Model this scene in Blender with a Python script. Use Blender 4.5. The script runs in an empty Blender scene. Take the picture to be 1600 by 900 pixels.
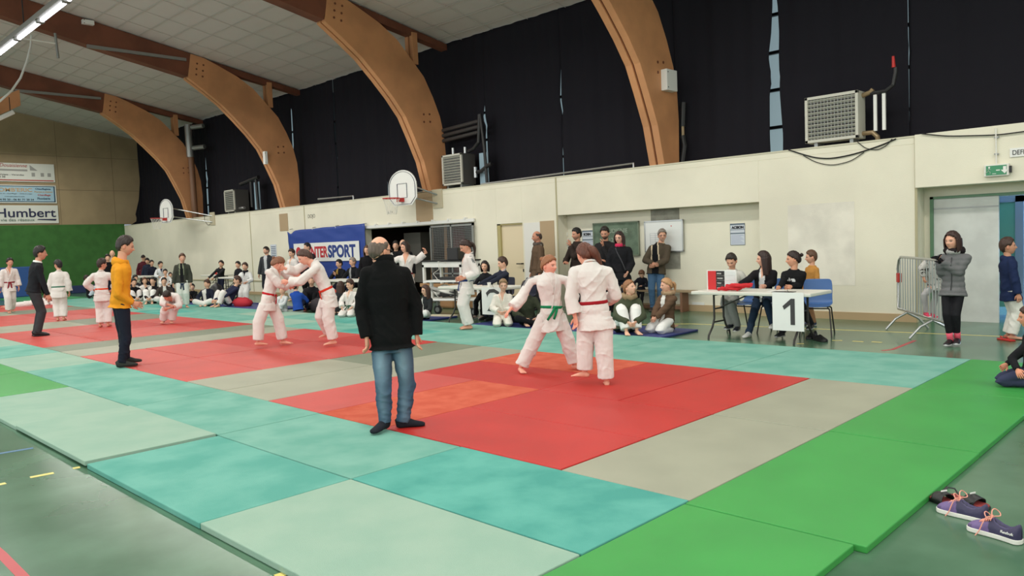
import bpy, math, random
import numpy as np
from mathutils import Vector, Matrix
from mathutils.bvhtree import BVHTree

# ------------------------------------------------------------------ camera, world, lights, exposure
SC = bpy.context.scene
COL = SC.collection
F0, YAW, PITCH, ROLL = 1208.95, -0.7754, -0.0620, -0.0400
CAM = np.array([3.4038, -3.8683, 1.5617])
def cam_axes():
    cy, sy, cp, sp = math.cos(YAW), math.sin(YAW), math.cos(PITCH), math.sin(PITCH)
    f = np.array([sy*cp, cy*cp, sp]); r = np.array([cy, -sy, 0.0]); u = np.cross(r, f)
    cr, sr = math.cos(ROLL), math.sin(ROLL)
    return f, r*cr+u*sr, u*cr-r*sr
FW, RT, UP = cam_axes()
cd = bpy.data.cameras.new('camera'); cam = bpy.data.objects.new('camera', cd); COL.objects.link(cam)
cd.sensor_width = 36.0; cd.lens = F0/1600*36.0; cd.clip_end = 200; cd.clip_start = .05
M = Matrix(((RT[0], UP[0], -FW[0], CAM[0]), (RT[1], UP[1], -FW[1], CAM[1]), (RT[2], UP[2], -FW[2], CAM[2]), (0, 0, 0, 1)))
cam.matrix_world = M
SC.camera = cam
SC.view_settings.view_transform = 'Standard'; SC.view_settings.look = 'None'
SC.view_settings.exposure = 0.0; SC.view_settings.gamma = 1.0; SC.view_settings.use_curve_mapping = False
wd = bpy.data.worlds.new('world'); SC.world = wd; wd.use_nodes = True
wd.node_tree.nodes['Background'].inputs[0].default_value = (.62, .74, .9, 1)
wd.node_tree.nodes['Background'].inputs[1].default_value = 0.6
def area(name, loc, sx, sy, power, rot=(0, 0, 0), col=(1, .97, .9), spread=180):
    l = bpy.data.lights.new(name, 'AREA'); l.shape = 'RECTANGLE'; l.size = sx; l.size_y = sy
    l.energy = power; l.color = col; l.spread = math.radians(spread)
    o = bpy.data.objects.new(name, l); COL.objects.link(o); o.location = loc; o.rotation_euler = rot
    return o
# the rows of fluorescent battens run along the hall; one long soft light hangs at each row
LROWS = (-7.6, -1.1, 5.4)
area('ceiling_row_light', (-13, LROWS[0], 6.25), 42, .5, 1150)
area('ceiling_row_light', (-13, LROWS[1], 6.25), 42, .5, 1150)
area('ceiling_row_light', (-13, LROWS[2], 6.25), 42, .5, 1050)
# daylight-tinted fill lights added on the unseen sides, behind and left of the viewer
area('side_fill', (-10, -11.3, 4.2), 36, 3.2, 900, rot=(math.radians(-68), 0, math.radians(180)), col=(.9, .97, 1))
area('side_fill', (7.6, 0, 4.2), 16, 3.0, 260, rot=(math.radians(-70), 0, math.radians(-90)), col=(.92, .97, 1))

# ------------------------------------------------------------------ geometry of the place
W = 9.666      # inner face of the long wall
WH = 2.96      # its height
FZ = -0.04     # the sports floor; the mats' top is z = 0
XB = -35.43    # back wall
def ray(px, py):
    return FW + RT*(px-800)/F0 - UP*(py-450)/F0
def un(px, py, ax, val):
    d = ray(px, py); return CAM + d*((val-CAM[ax])/d[ax])
def gp(px, py, z=0.0): return un(px, py, 2, z)
def wp(px, py, y=W):
    p = un(px, py, 1, y); return p[0], p[2]
def pix(P):
    d = np.asarray(P, float)-CAM; z = d@FW
    return 800+F0*(d@RT)/z, 450-F0*(d@UP)/z

# ------------------------------------------------------------------ small helpers
def lin(c):
    out = []
    for v in c[:3]:
        v = v/255.0
        out.append(v/12.92 if v <= .04045 else ((v+.055)/1.055)**2.4)
    return out
def C4(c): return tuple(lin(c))+(1.0,)
def tag(o, label=None, cat=None, group=None, kind=None):
    if label: o['label'] = label
    if cat: o['category'] = cat
    if group: o['group'] = group
    if kind: o['kind'] = kind
    return o
def empty(name, loc=(0, 0, 0), rz=0.0, label=None, cat=None, group=None):
    o = bpy.data.objects.new(name, None); COL.objects.link(o); o.location = loc; o.rotation_euler = (0, 0, rz)
    o.empty_display_size = .1
    return tag(o, label, cat, group)
def place(o, parent=None, loc=None, rz=None):
    COL.objects.link(o)
    if parent is not None: o.parent = parent
    if loc is not None: o.location = loc
    if rz is not None: o.rotation_euler = (0, 0, rz)
    return o
class MB:
    def __init__(s): s.v = []; s.f = []; s.m = []
    def add(s, v, f, m=0):
        b = len(s.v); s.v += [tuple(map(float, x)) for x in v]; s.f += [tuple(b+i for i in q) for q in f]; s.m += [m]*len(f); return s
    def box(s, x0, x1, y0, y1, z0, z1, m=0):
        v = [(x0, y0, z0), (x1, y0, z0), (x1, y1, z0), (x0, y1, z0), (x0, y0, z1), (x1, y0, z1), (x1, y1, z1), (x0, y1, z1)]
        return s.add(v, [(0, 3, 2, 1), (4, 5, 6, 7), (0, 1, 5, 4), (1, 2, 6, 5), (2, 3, 7, 6), (3, 0, 4, 7)], m)
    def obox(s, c, ax, ay, az, m=0):   # oriented box: centre and three half vectors
        c, ax, ay, az = map(lambda q: np.array(q, float), (c, ax, ay, az))
        v = [c+i*ax+j*ay+k*az for k in (-1, 1) for j, i in ((-1, -1), (-1, 1), (1, 1), (1, -1))]
        return s.add(v, [(0, 3, 2, 1), (4, 5, 6, 7), (0, 1, 5, 4), (1, 2, 6, 5), (2, 3, 7, 6), (3, 0, 4, 7)], m)
    def prism(s, poly, axis, a0, a1, m=0):   # polygon in the other two axes, extruded
        n = len(poly); o = [i for i in range(3) if i != axis]; v = []
        for a in (a0, a1):
            for p in poly:
                q = [0, 0, 0]; q[axis] = a; q[o[0]] = p[0]; q[o[1]] = p[1]; v.append(q)
        f = [tuple(range(n))[::-1], tuple(range(n, 2*n))]+[(i, (i+1) % n, n+(i+1) % n, n+i) for i in range(n)]
        return s.add(v, f, m)
    def sweep(s, path, rad, side=None, seg=10, m=0, closed=False):
        v, f = sweep(path, rad, side, seg, closed); return s.add(v, f, m)
    def cyl(s, a, b, r, seg=12, m=0, r2=None):
        return s.sweep([a, b], [(r, r), (r2 or r, r2 or r)], None, seg, m)
    def build(s, name, mats, parent=None, smooth=False, bevel=0, link=True):
        me = bpy.data.meshes.new(name); me.from_pydata(s.v, [], s.f)
        if not isinstance(mats, (list, tuple)): mats = [mats]
        for mm in mats: me.materials.append(mm)
        if len(mats) > 1: me.polygons.foreach_set('material_index', s.m)
        if smooth: me.polygons.foreach_set('use_smooth', [True]*len(s.f))
        me.update()
        import bmesh
        bm = bmesh.new(); bm.from_mesh(me); bmesh.ops.recalc_face_normals(bm, faces=bm.faces); bm.to_mesh(me); bm.free()
        o = bpy.data.objects.new(name, me)
        if link: COL.objects.link(o)
        if parent is not None: o.parent = parent
        if bevel:
            b = o.modifiers.new('bevel', 'BEVEL'); b.width = bevel; b.segments = 2; b.limit_method = 'ANGLE'
        return o
def sweep(path, rad, side=None, seg=12, closed=False):
    P = np.array(path, float); n = len(P)
    R = np.array([(r, r) if np.isscalar(r) else r for r in rad], float)
    T = np.zeros_like(P)
    for i in range(n):
        if closed: t = P[(i+1) % n]-P[i-1]
        else:
            a = P[i]-P[i-1] if i else P[1]-P[0]; b = P[i+1]-P[i] if i < n-1 else P[-1]-P[-2]
            a = a/(np.linalg.norm(a)+1e-9); b = b/(np.linalg.norm(b)+1e-9); t = a+b
        T[i] = t/(np.linalg.norm(t)+1e-9)
    if side is None:
        h = np.array([0, 0, 1.0]) if abs(T[0][2]) < .9 else np.array([1.0, 0, 0]); S = np.cross(T[0], h); sides = [S]
        prev = S/np.linalg.norm(S); sides = []
        for i in range(n):
            q = prev-T[i]*(prev@T[i]); q /= np.linalg.norm(q)+1e-9; sides.append(q); prev = q
    else:
        side = np.array(side, float); sides = []
        for i in range(n):
            q = side if side.ndim == 1 else side[i]
            q = q-T[i]*(q@T[i]); sides.append(q/(np.linalg.norm(q)+1e-9))
    v = []; f = []
    ang = np.linspace(0, 2*math.pi, seg, endpoint=False)
    for i in range(n):
        B = np.cross(T[i], sides[i])
        for a in ang: v.append(P[i]+sides[i]*R[i][0]*math.cos(a)+B*R[i][1]*math.sin(a))
    last = n if closed else n-1
    for i in range(last):
        j = (i+1) % n
        for k in range(seg):
            l = (k+1) % seg; f.append((i*seg+k, i*seg+l, j*seg+l, j*seg+k))
    if not closed:
        v.append(P[0]); v.append(P[-1]); a, b = len(v)-2, len(v)-1
        for k in range(seg):
            l = (k+1) % seg; f.append((a, l, k)); f.append((b, (n-1)*seg+k, (n-1)*seg+l))
    return v, f

# ------------------------------------------------------------------ materials
MATS = {}
def mat(name, col, rough=.6, spec=.5, metal=0.0, bump=0.0, bscale=40.0, var=0.0, vscale=3.0, emis=None, estr=0.0, trans=0.0, coat=0.0, vcol=None):
    if name in MATS: return MATS[name]
    m = bpy.data.materials.new(name); m.use_nodes = True; nt = m.node_tree; b = nt.nodes['Principled BSDF']
    b.inputs['Base Color'].default_value = C4(col); b.inputs['Roughness'].default_value = rough
    b.inputs['Specular IOR Level'].default_value = spec; b.inputs['Metallic'].default_value = metal
    if trans: b.inputs['Transmission Weight'].default_value = trans
    if coat: b.inputs['Coat Weight'].default_value = coat; b.inputs['Coat Roughness'].default_value = .12
    tc = nt.nodes.new('ShaderNodeNewGeometry')
    if var:
        nz = nt.nodes.new('ShaderNodeTexNoise'); nz.inputs['Scale'].default_value = vscale; nz.inputs['Detail'].default_value = 6
        nt.links.new(tc.outputs['Position'], nz.inputs['Vector'])
        mx = nt.nodes.new('ShaderNodeMix'); mx.data_type = 'RGBA'
        c2 = vcol if vcol else tuple(min(255, v*(1-var)) for v in col)
        c1 = col if vcol else tuple(min(255, v*(1+var*.6)) for v in col)
        mx.inputs[6].default_value = C4(c1); mx.inputs[7].default_value = C4(c2)
        mr = nt.nodes.new('ShaderNodeMapRange'); mr.inputs[1].default_value = .38; mr.inputs[2].default_value = .62
        nt.links.new(nz.outputs['Fac'], mr.inputs[0]); nt.links.new(mr.outputs[0], mx.inputs[0])
        nt.links.new(mx.outputs[2], b.inputs['Base Color'])
    if bump:
        nz = nt.nodes.new('ShaderNodeTexNoise'); nz.inputs['Scale'].default_value = bscale; nz.inputs['Detail'].default_value = 5
        nt.links.new(tc.outputs['Position'], nz.inputs['Vector'])
        bp = nt.nodes.new('ShaderNodeBump'); bp.inputs['Strength'].default_value = bump; bp.inputs['Distance'].default_value = .01
        nt.links.new(nz.outputs['Fac'], bp.inputs['Height']); nt.links.new(bp.outputs['Normal'], b.inputs['Normal'])
    if emis: b.inputs['Emission Color'].default_value = C4(emis); b.inputs['Emission Strength'].default_value = estr
    MATS[name] = m; return m
def attr_mat(name, rough, bump, bscale, sheen=0.0, spec=.4, stretch=None):
    m = bpy.data.materials.new(name); m.use_nodes = True; nt = m.node_tree; b = nt.nodes['Principled BSDF']
    at = nt.nodes.new('ShaderNodeAttribute'); at.attribute_name = 'Col'
    nt.links.new(at.outputs['Color'], b.inputs['Base Color'])
    b.inputs['Roughness'].default_value = rough; b.inputs['Specular IOR Level'].default_value = spec
    if sheen: b.inputs['Sheen Weight'].default_value = sheen
    tc = nt.nodes.new('ShaderNodeTexCoord'); nz = nt.nodes.new('ShaderNodeTexNoise'); nz.inputs['Scale'].default_value = bscale; nz.inputs['Detail'].default_value = 1.5
    mp = nt.nodes.new('ShaderNodeMapping'); mp.inputs['Scale'].default_value = stretch or (1, 1, 1)
    nt.links.new(tc.outputs['Object'], mp.inputs['Vector']); nt.links.new(mp.outputs['Vector'], nz.inputs['Vector'])
    bp = nt.nodes.new('ShaderNodeBump'); bp.inputs['Strength'].default_value = bump; bp.inputs['Distance'].default_value = .03 if name == 'cloth' else .01
    nt.links.new(nz.outputs['Fac'], bp.inputs['Height']); nt.links.new(bp.outputs['Normal'], b.inputs['Normal'])
    return m
MSKIN = attr_mat('skin', .55, .08, 60); MCLOTH = attr_mat('cloth', .92, .4, 13, .0, .2)
MHAIR = attr_mat('hair', .5, .9, 60, 0, .4, (1, 1, .12)); MLEATHER = attr_mat('shoe_leather', .45, .2, 50)
M_WALL = mat('wall_cream', (230, 225, 206), .75, .3, bump=.25, bscale=60, var=.03, vscale=.6)
M_WALL2 = mat('wall_pale', (228, 223, 210), .75, .3, bump=.2, bscale=60, var=.05, vscale=2)
M_TAN = mat('tan_panel', (176, 152, 120), .7)
M_BTAN = mat('back_wall_tan', (160, 142, 112), .85, .2, bump=.2, bscale=20, var=.05, vscale=1)
M_BGREEN = mat('back_wall_green', (66, 112, 58), .8, .2, bump=.2, bscale=30, var=.05)
M_CEIL = mat('ceiling_panel', (206, 200, 196), .95, .1, bump=.2, bscale=80)
M_WOOD = mat('glulam_light', (204, 146, 102), .55, .4, bump=.1, bscale=30, var=.06, vscale=1.2)
M_WOODD = mat('glulam_dark', (118, 72, 54), .6, .3, bump=.15, bscale=30, var=.08, vscale=1.5)
M_CURT = mat('curtain_black', (34, 33, 39), .95, .1, bump=.3, bscale=200)
M_FLOOR = mat('sports_floor', (86, 120, 96), .22, .45, bump=.02, bscale=6, var=.1, vscale=1.3, vcol=(68, 102, 78))
M_WHITE = mat('white_paint', (232, 232, 228), .5); M_GREY = mat('grey_metal', (150, 152, 150), .4, metal=.6)
M_GALV = mat('galvanised_steel', (188, 190, 190), .32, metal=.85); M_BLACK = mat('black_metal', (26, 26, 28), .45)
M_PLASTICW = mat('white_plastic', (228, 226, 218), .5); M_RED = mat('red_paint', (190, 40, 36), .5)
M_TXT = mat('print_black', (28, 28, 34), .7)
LN_Y = mat('line_yellow', (226, 208, 120), .4); LN_R = mat('line_red', (176, 48, 56), .4); LN_B = mat('line_blue', (70, 110, 150), .4)

TXT_CACHE = {}
def text_mesh(name, body, size, m, parent, loc, rot, bold=0.0, sx=1.0, align='LEFT', shear=0.0, depth=.002):
    cu = bpy.data.curves.new(name, 'FONT'); cu.body = body; cu.size = size; cu.align_x = align; cu.extrude = depth; cu.offset = bold; cu.shear = shear
    to = bpy.data.objects.new('tmp', cu); COL.objects.link(to)
    dg = bpy.context.evaluated_depsgraph_get(); me = bpy.data.meshes.new_from_object(to.evaluated_get(dg))
    bpy.data.objects.remove(to); me.name = name; me.materials.clear(); me.materials.append(m)
    o = bpy.data.objects.new(name, me); COL.objects.link(o); o.parent = parent; o.location = loc; o.rotation_euler = rot; o.scale = (sx, 1, 1)
    return o
RW = (math.pi/2, 0, 0)     # text that faces -Y (on the long wall)
RB = (math.pi/2, 0, math.pi/2)   # text that faces +X (on the back wall)
# ================================================================== THE SHELL
def struct(o): return tag(o, kind='structure')
def tag_s(o, label): o['label'] = label; o['kind'] = 'structure'; return o
XR, YB = 9.0, -11.8
YC = W+.88                      # curtain plane
def ceil_z(y): return 7.0+.186*(YC-y) if y > -1 else 7.0+.186*(YC+1)-.186*(-1-y)
struct(MB().box(XB-.2, XR+6, YB-.2, W+6, FZ-.2, FZ).build('floor', M_FLOOR))
mb = MB(); zr = ceil_z(-1)
mb.prism([(YC+.9, ceil_z(YC)-.13), (-1, zr), (YB, ceil_z(YB)), (YB, ceil_z(YB)+.2), (-1, zr+.2), (YC+.9, ceil_z(YC)+.1)], 0, XB-.2, XR+.2)
struct(mb.build('ceiling', M_CEIL))
# joints between the ceiling boards
mb = MB(); M_JOINT = mat('ceiling_joint', (194, 188, 182), .9)
for k in range(0, 37):
    x = XB+1.22*k
    mb.prism([(YC, ceil_z(YC)-.006), (-1, zr-.006), (-1, zr), (YC, ceil_z(YC))], 0, x, x+.016)
for k in range(0, 17):
    y = YC-.35-.62*k
    mb.prism([(y, ceil_z(y)-.006), (y-.016, ceil_z(y-.016)-.006), (y-.016, ceil_z(y-.016)), (y, ceil_z(y))], 0, XB, XR)
struct(mb.build('trim_2', M_JOINT))
# back wall: tan board above, green below
struct(MB().box(XB-.2, XB, YB, W+1.8, 3.03, 10.5).build('wall_back', M_BTAN))
struct(MB().box(XB-.2, XB+.03, YB, W, FZ, 3.05).build('wall_back_lower', M_BGREEN))
mb = MB()
for z in (4.6, 6.1): mb.box(XB, XB+.008, YB, W+1, z, z+.02)
for y in (-2, 1, 4, 7, 9.3): mb.box(XB, XB+.008, y, y+.015, 3.05, 9)
struct(mb.build('trim_3', mat('board_joint', (128, 112, 88), .9)))
struct(MB().box(XR, XR+.2, YB, W+6, FZ, 10).build('wall_right', M_WALL))
# far side wall with its window band opening
mb = MB(); mb.box(XB, XR, YB-.2, YB, FZ, 2.6); mb.box(XB, XR, YB-.2, YB, 5.6, 8.6)
struct(mb.build('wall_left', M_WALL))
mb = MB()
for k in range(24): mb.box(XB+k*1.85, XB+k*1.85+.08, YB-.15, YB-.05, 2.6, 5.6)
struct(mb.build('window_1', M_GREY))

# long wall -------------------------------------------------------
def wx(px, py, y=W): return wp(px, py, y)[0]
def wz(px, py, y=W): return wp(px, py, y)[1]
SX0, SX1 = wx(572, 380), wx(742, 380); SZ = wz(700, 350)      # storage opening
RX0, RX1 = wx(871, 340), wx(1186, 330); RZ = wz(1000, 328)     # recess
DX0 = wx(1431, 280); DZ = wz(1500, 289)                        # door recess on the right
CX0, CX1 = wx(778, 400), wx(818, 400); CZ = wz(800, 349)        # cream door
WT = 1.0
RD = .34
mb = MB()
TH = .22
mb.box(XB, SX0, W, W+TH, FZ, WH-.12); mb.box(SX0, SX1, W, W+TH, SZ, WH-.12); mb.box(SX1, CX0, W, W+TH, FZ, WH-.12)
mb.box(CX0, CX1, W, W+TH, CZ, WH-.12); mb.box(CX1, RX0, W, W+TH, FZ, WH-.12)
mb.box(RX0, RX1, W, W+WT, RZ, WH-.12); mb.box(RX0, RX1, W+RD, W+RD+TH, FZ, RZ); mb.box(RX0-TH, RX0, W+TH, W+RD+TH, FZ, RZ); mb.box(RX1, RX1+TH, W+TH, W+RD+TH, FZ, RZ); mb.box(RX1, DX0, W, W+TH, FZ, WH-.12)
mb.box(DX0, XR, W-.05, W+WT, DZ, WH+.02); mb.box(XB, DX0, W, W+WT, WH-.12, WH); mb.box(DX0-.2, DX0, W+TH, W+.62, FZ, WH-.12)
struct(mb.build('wall_front', M_WALL, bevel=.006))
DD = .42  # depth of the door recess
px_w0 = un(1460, 400, 1, W+DD)[0]; px_w1 = un(1561, 400, 1, W+DD)[0]
zdoor = un(1500, 309, 1, W+DD)[2]
mb = MB(); mb.box(DX0, px_w0-.02, W+DD, W+WT, FZ, DZ); mb.box(px_w0-.02, XR, W+DD, W+WT, zdoor, DZ)
struct(mb.build('wall_recess', M_WALL))
# vertical joints and edges on the long wall
M_SEAM = mat('panel_seam', (176, 168, 136), .7)
mb = MB()
for px, py in ((391, 331), (869, 279), (1431, 214), (476, 322)):
    x = wx(px, py+20); mb.box(x-.02, x+.02, W-.008, W, FZ, WH)
mb.box(XB, SX0, W-.025, W, .43, .47)
struct(mb.build('trim_4', M_SEAM))
mb = MB(); mb.box(XB, SX0, W-.02, W, FZ, .06); mb.box(SX1, CX0, W-.02, W, FZ, .08); mb.box(CX1, RX0, W-.02, W, FZ, .08)
mb.box(RX0, RX1, W+RD-.02, W+RD, FZ, .09); mb.box(RX1, DX0, W-.02, W, FZ, .09)
struct(mb.build('baseboard_front', mat('skirting', (186, 160, 124), .6)))
struct(MB().box(XB, XR, W-.012, W+.06, WH-.012, WH+.015).build('trim_5', mat('ledge_capping', (205, 200, 178), .6)))
# cream door + its frame
d = struct(MB().box(CX0+.1, CX1-.01, W+.07, W+.12, FZ, CZ-.03).build('door_1', mat('door_cream', (222, 206, 174), .5)))
mb = MB(); mb.box(CX0, CX0+.1, W+.02, W+.14, FZ, CZ); mb.box(CX0, CX1, W+.02, W+.14, CZ-.03, CZ); mb.build('door_frame', mat('door_frame_olive', (176, 164, 112), .5), d)
hx, hz = wx(815, 412), wz(815, 412)
mb = MB(); mb.box(hx-.16, hx+.02, W-.02, W+.0, hz-.012, hz+.012); mb.box(hx-.01, hx+.02, W-.01, W+.07, hz-.015, hz+.015); mb.box(hx-.012, hx+.022, W+.05, W+.07, hz-.2, hz-.13); mb.build('door_handle', M_BLACK, d)
# white and tan boards fixed beside the door
a, b, c = wx(820, 380), wx(845, 380), wx(867, 380); zt = wz(845, 347)
struct(MB().box(a, b, W-.012, W-.001, FZ+.05, zt).build('trim_6', mat('pale_board', (224, 222, 216), .6)))
struct(MB().box(b, c, W-.012, W-.001, 1.15, zt+.02).build('trim_7', M_TAN))
x0, x1 = wx(650, 320), wx(676, 320)
struct(MB().box(x0, x1, W-.012, W-.001, wz(660, 347), wz(660, 300)).build('trim_8', M_TAN))
x0, x1 = wx(437, 345), wx(450, 345)
struct(MB().box(x0, x1, W-.012, W-.001, wz(443, 361), wz(443, 333)-.02).build('trim_9', M_TAN))
mb = MB(); x0, x1 = wx(1232, 400), wx(1336, 400)
struct(MB().box(x0, x1, W-.004, W-.001, .55, wz(1280, 318)).build('trim_10', M_WALL2))
# storage room behind the opening
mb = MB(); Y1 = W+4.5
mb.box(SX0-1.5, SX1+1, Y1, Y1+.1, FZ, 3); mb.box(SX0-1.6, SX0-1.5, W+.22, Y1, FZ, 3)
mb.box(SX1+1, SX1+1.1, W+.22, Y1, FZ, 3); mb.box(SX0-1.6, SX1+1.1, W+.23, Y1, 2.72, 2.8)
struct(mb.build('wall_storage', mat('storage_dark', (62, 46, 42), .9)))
MB().box(CX0-.05, CX1+.05, W+.2, W+.22, FZ, CZ).build('trim_13', M_BLACK)['kind'] = 'structure'
# storage sliding rail
x0, x1 = wx(560, 362), wx(743, 344)
mb = MB(); mb.box(x0, x1, W-.07, W-.02, SZ+.02, SZ+.10)
for k in range(8): xx = x0+(x1-x0)*(k+.5)/8; mb.box(xx-.03, xx+.03, W-.09, W, SZ+.09, SZ+.14)
struct(mb.build('trim_11', M_WHITE))
# white sliding door and the blue lobby behind it
M_DOORW = mat('door_white', (206, 208, 204), .6, var=.04, vscale=3)
d = struct(MB().box(px_w0, px_w1, W+DD-.02, W+DD+.03, FZ, zdoor).build('door_2', M_DOORW))
mb = MB(); mb.box(px_w0-.05, px_w0, W+DD-.05, W+DD+.02, FZ, zdoor+.04); mb.box(px_w0-.05, XR, W+DD-.05, W+DD+.02, zdoor, zdoor+.04); mb.build('door_frame', mat('door_frame_green', (92, 128, 100), .5), d)
mb = MB(); mb.box(px_w0, px_w1, W+DD-.026, W+DD-.02, zdoor-.17, zdoor-.15); mb.build('door_panel_joint', M_GREY, d)
mb = MB(); L0, L1 = px_w1-.6, XR
mb.box(L0, L1, W+4.2, W+4.3, FZ, 3.0); mb.box(L0-.1, L0, W+WT, W+4.2, FZ, 3.0); mb.box(L0, L1, W+WT, W+4.3, 2.95, 3.05); mb.box(XR-.1, XR, W+WT, W+4.2, FZ, 3)
struct(mb.build('wall_lobby', mat('lobby_blue', (110, 150, 190), .6)))
mb = MB(); x0 = un(1563, 400, 1, W+1.6)[0]; x1 = un(1587, 400, 1, W+1.6)[0]; x2 = un(1592, 400, 1, W+1.6)[0]
zt = un(1575, 316, 1, W+1.6)[2]
d = struct(MB().box(x0-.5, x1, W+1.6, W+1.65, .1, zt).build('door_3', mat('lobby_green', (96, 164, 150), .4)))
mb = MB(); mb.box(x1, x1+.12, W+1.56, W+1.68, FZ, zt+.1); mb.box(x0-.5, x1+.12, W+1.56, W+1.68, zt, zt+.14); mb.box(x1+1.0, x1+1.1, W+1.56, W+1.68, FZ, zt+.1); mb.build('door_frame', mat('lobby_frame', (128, 150, 178), .4), d)
struct(MB().box(x1+.3, x1+1.0, W+1.8, W+1.82, 1.0, 2.3).build('window_2', mat('lobby_glazing', (150, 180, 235), .3, emis=(150, 185, 250), estr=1.2)))
area('lobby_fill', (px_w1+1.2, W+2.3, 2.85), 1.5, 1.5, 260, col=(.7, .85, 1))  # unseen lamp added to brighten the lobby and its green pane
# daylight band behind the blackout curtains
M_PANE = mat('frosted_pane', (190, 210, 215), .4, emis=(176, 202, 210), estr=.42)
struct(MB().box(XB, XR, W+1.72, W+1.76, WH-.2, 7.05).build('window_3', M_PANE))
mb = MB()
for k in range(38): mb.box(XB+k*1.2, XB+k*1.2+.05, W+1.66, W+1.72, WH-.2, 7.0)
for z in (3.6, 4.35, 5.1, 5.85): mb.box(XB, XR, W+1.64, W+1.72, z, z+.06)
struct(mb.build('window_4', M_BLACK))
struct(MB().box(XB, XR, W+WT, W+1.8, WH-.25, WH-.2).build('trim_12', M_WALL))
# blackout curtains, one object per drop, edges meeting at the gaps
def cx(px, py): return un(px, py, 1, YC)[0]
gaps = [  # (list of (z, x left edge, x right edge))
    [cx(217, 230)]*1, [cx(318, 200)], [cx(455, 180)], [cx(525, 240)], [cx(602, 210)], [cx(757, 130)], [cx(877, 150)], [cx(1055, 130)], [cx(1210, 120)], [cx(1420, 110)], [XR-.05]]
gx = [XB+.02]+[g[0] for g in gaps[1:]]
gap_shape = {8: [(2.9, .10, .14), (3.35, .11, .15), (4.2, .09, .10), (4.35, .05, .10), (4.9, .10, .09), (5.3, .04, .10), (5.8, .01, .08), (6.4, .0, .02), (7, 0, .0)],
             6: [(2.9, .01, .012), (3.6, .01, .02), (3.95, .0, .0), (4.6, .01, .05), (4.9, .05, .03), (5.6, .01, .05), (6.1, .0, .02), (7, 0, .0)],
             5: [(2.9, 0, 0), (3.9, .03, .0), (4.6, .02, .02), (4.8, .09, .0), (5.2, .0, .0), (6.5, .0, .02), (7, 0, 0)],
             3: [(2.9, .02, .03), (3.4, .02, .04), (4.3, .0, .02), (4.7, .02, .03), (5.5, .04, .03), (6.2, .0, .0), (7, 0, 0)],
             2: [(2.9, .0, .0), (4.8, .02, .0), (5.2, .04, .05), (6.4, .05, .05), (6.6, 0, .0), (7, 0, 0)]}
def edge(gi, side, z):
    t = gap_shape.get(gi)
    if not t: return 0.0
    return float(np.interp(z, [q[0] for q in t], [q[side] for q in t]))
names = ['beside the back wall', 'behind the farthest arch', 'between the two farthest arches', 'right of the second arch', 'left of the wide slit above the banner',
         'above the nearer basketball backboard', 'right of the middle heater', 'left of the nearest arch', 'between the nearest arch and the wide pale gap', 'right of the wide pale gap, behind the near heater', 'at the right end of the hall']
rnd = random.Random(3)
for i in range(len(gx)-1):
    x0, x1 = gx[i], gx[i+1]; n = max(8, int((x1-x0)/.05)); nzz = 34; v = []; f = []
    ph = [rnd.uniform(0, 6.28) for _ in range(6)]; am = rnd.uniform(.6, 1.3)
    for k in range(nzz+1):
        z = WH-.05+(7.02-WH+.05)*k/nzz
        e0 = x0+(edge(i, 2, z) if i else 0); e1 = x1-edge(i+1, 1, z)
        for j in range(n+1):
            t = j/n; x = e0+(e1-e0)*t
            y = YC+.018*am*math.sin(x*7+ph[0]+.3*math.sin(z+ph[1]))+.012*math.sin(x*15+ph[2])+.03*math.sin(x*1.3+ph[3])*math.sin(z*1.1+ph[4])
            y += .028*math.exp(-((z-(4.55+.1*math.sin(x+ph[5])))/.09)**2)
            v.append((x, y, z))
    for k in range(nzz):
        for j in range(n): a = k*(n+1)+j; f.append((a, a+1, a+n+2, a+n+1))
    mb = MB(); mb.add(v, f); o = mb.build('blackout_curtain', M_CURT, smooth=True)
    s = o.modifiers.new('thickness', 'SOLIDIFY'); s.thickness = .006
    tag(o, 'black blackout curtain drop '+names[i], 'curtain', 'blackout curtains above the long wall')
v = []; f = []; n = 24
for k in range(n+1):
    z = 3.0+(7.0-3.0)*k/n
    ye = np.interp(z, [3.0, 3.2, 3.5, 4.2, 5, 5.8, 7.0], [9.95, 10.27, 10.2, 10.4, 10.5, 10.53, 10.53])
    for j in range(9): v.append((XB+.03+.012*math.sin(j*1.9), YC+.02+(ye-YC-.02)*j/8, z))
for k in range(n):
    for j in range(8): a = k*9+j; f.append((a, a+1, a+10, a+9))
mb = MB(); mb.add(v, f); o = mb.build('curtain_return', M_CURT, smooth=True); s = o.modifiers.new('thickness', 'SOLIDIFY'); s.thickness = .01
tag(o, 'black curtain end with a curved free edge lying against the tan back wall', 'curtain')
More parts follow.
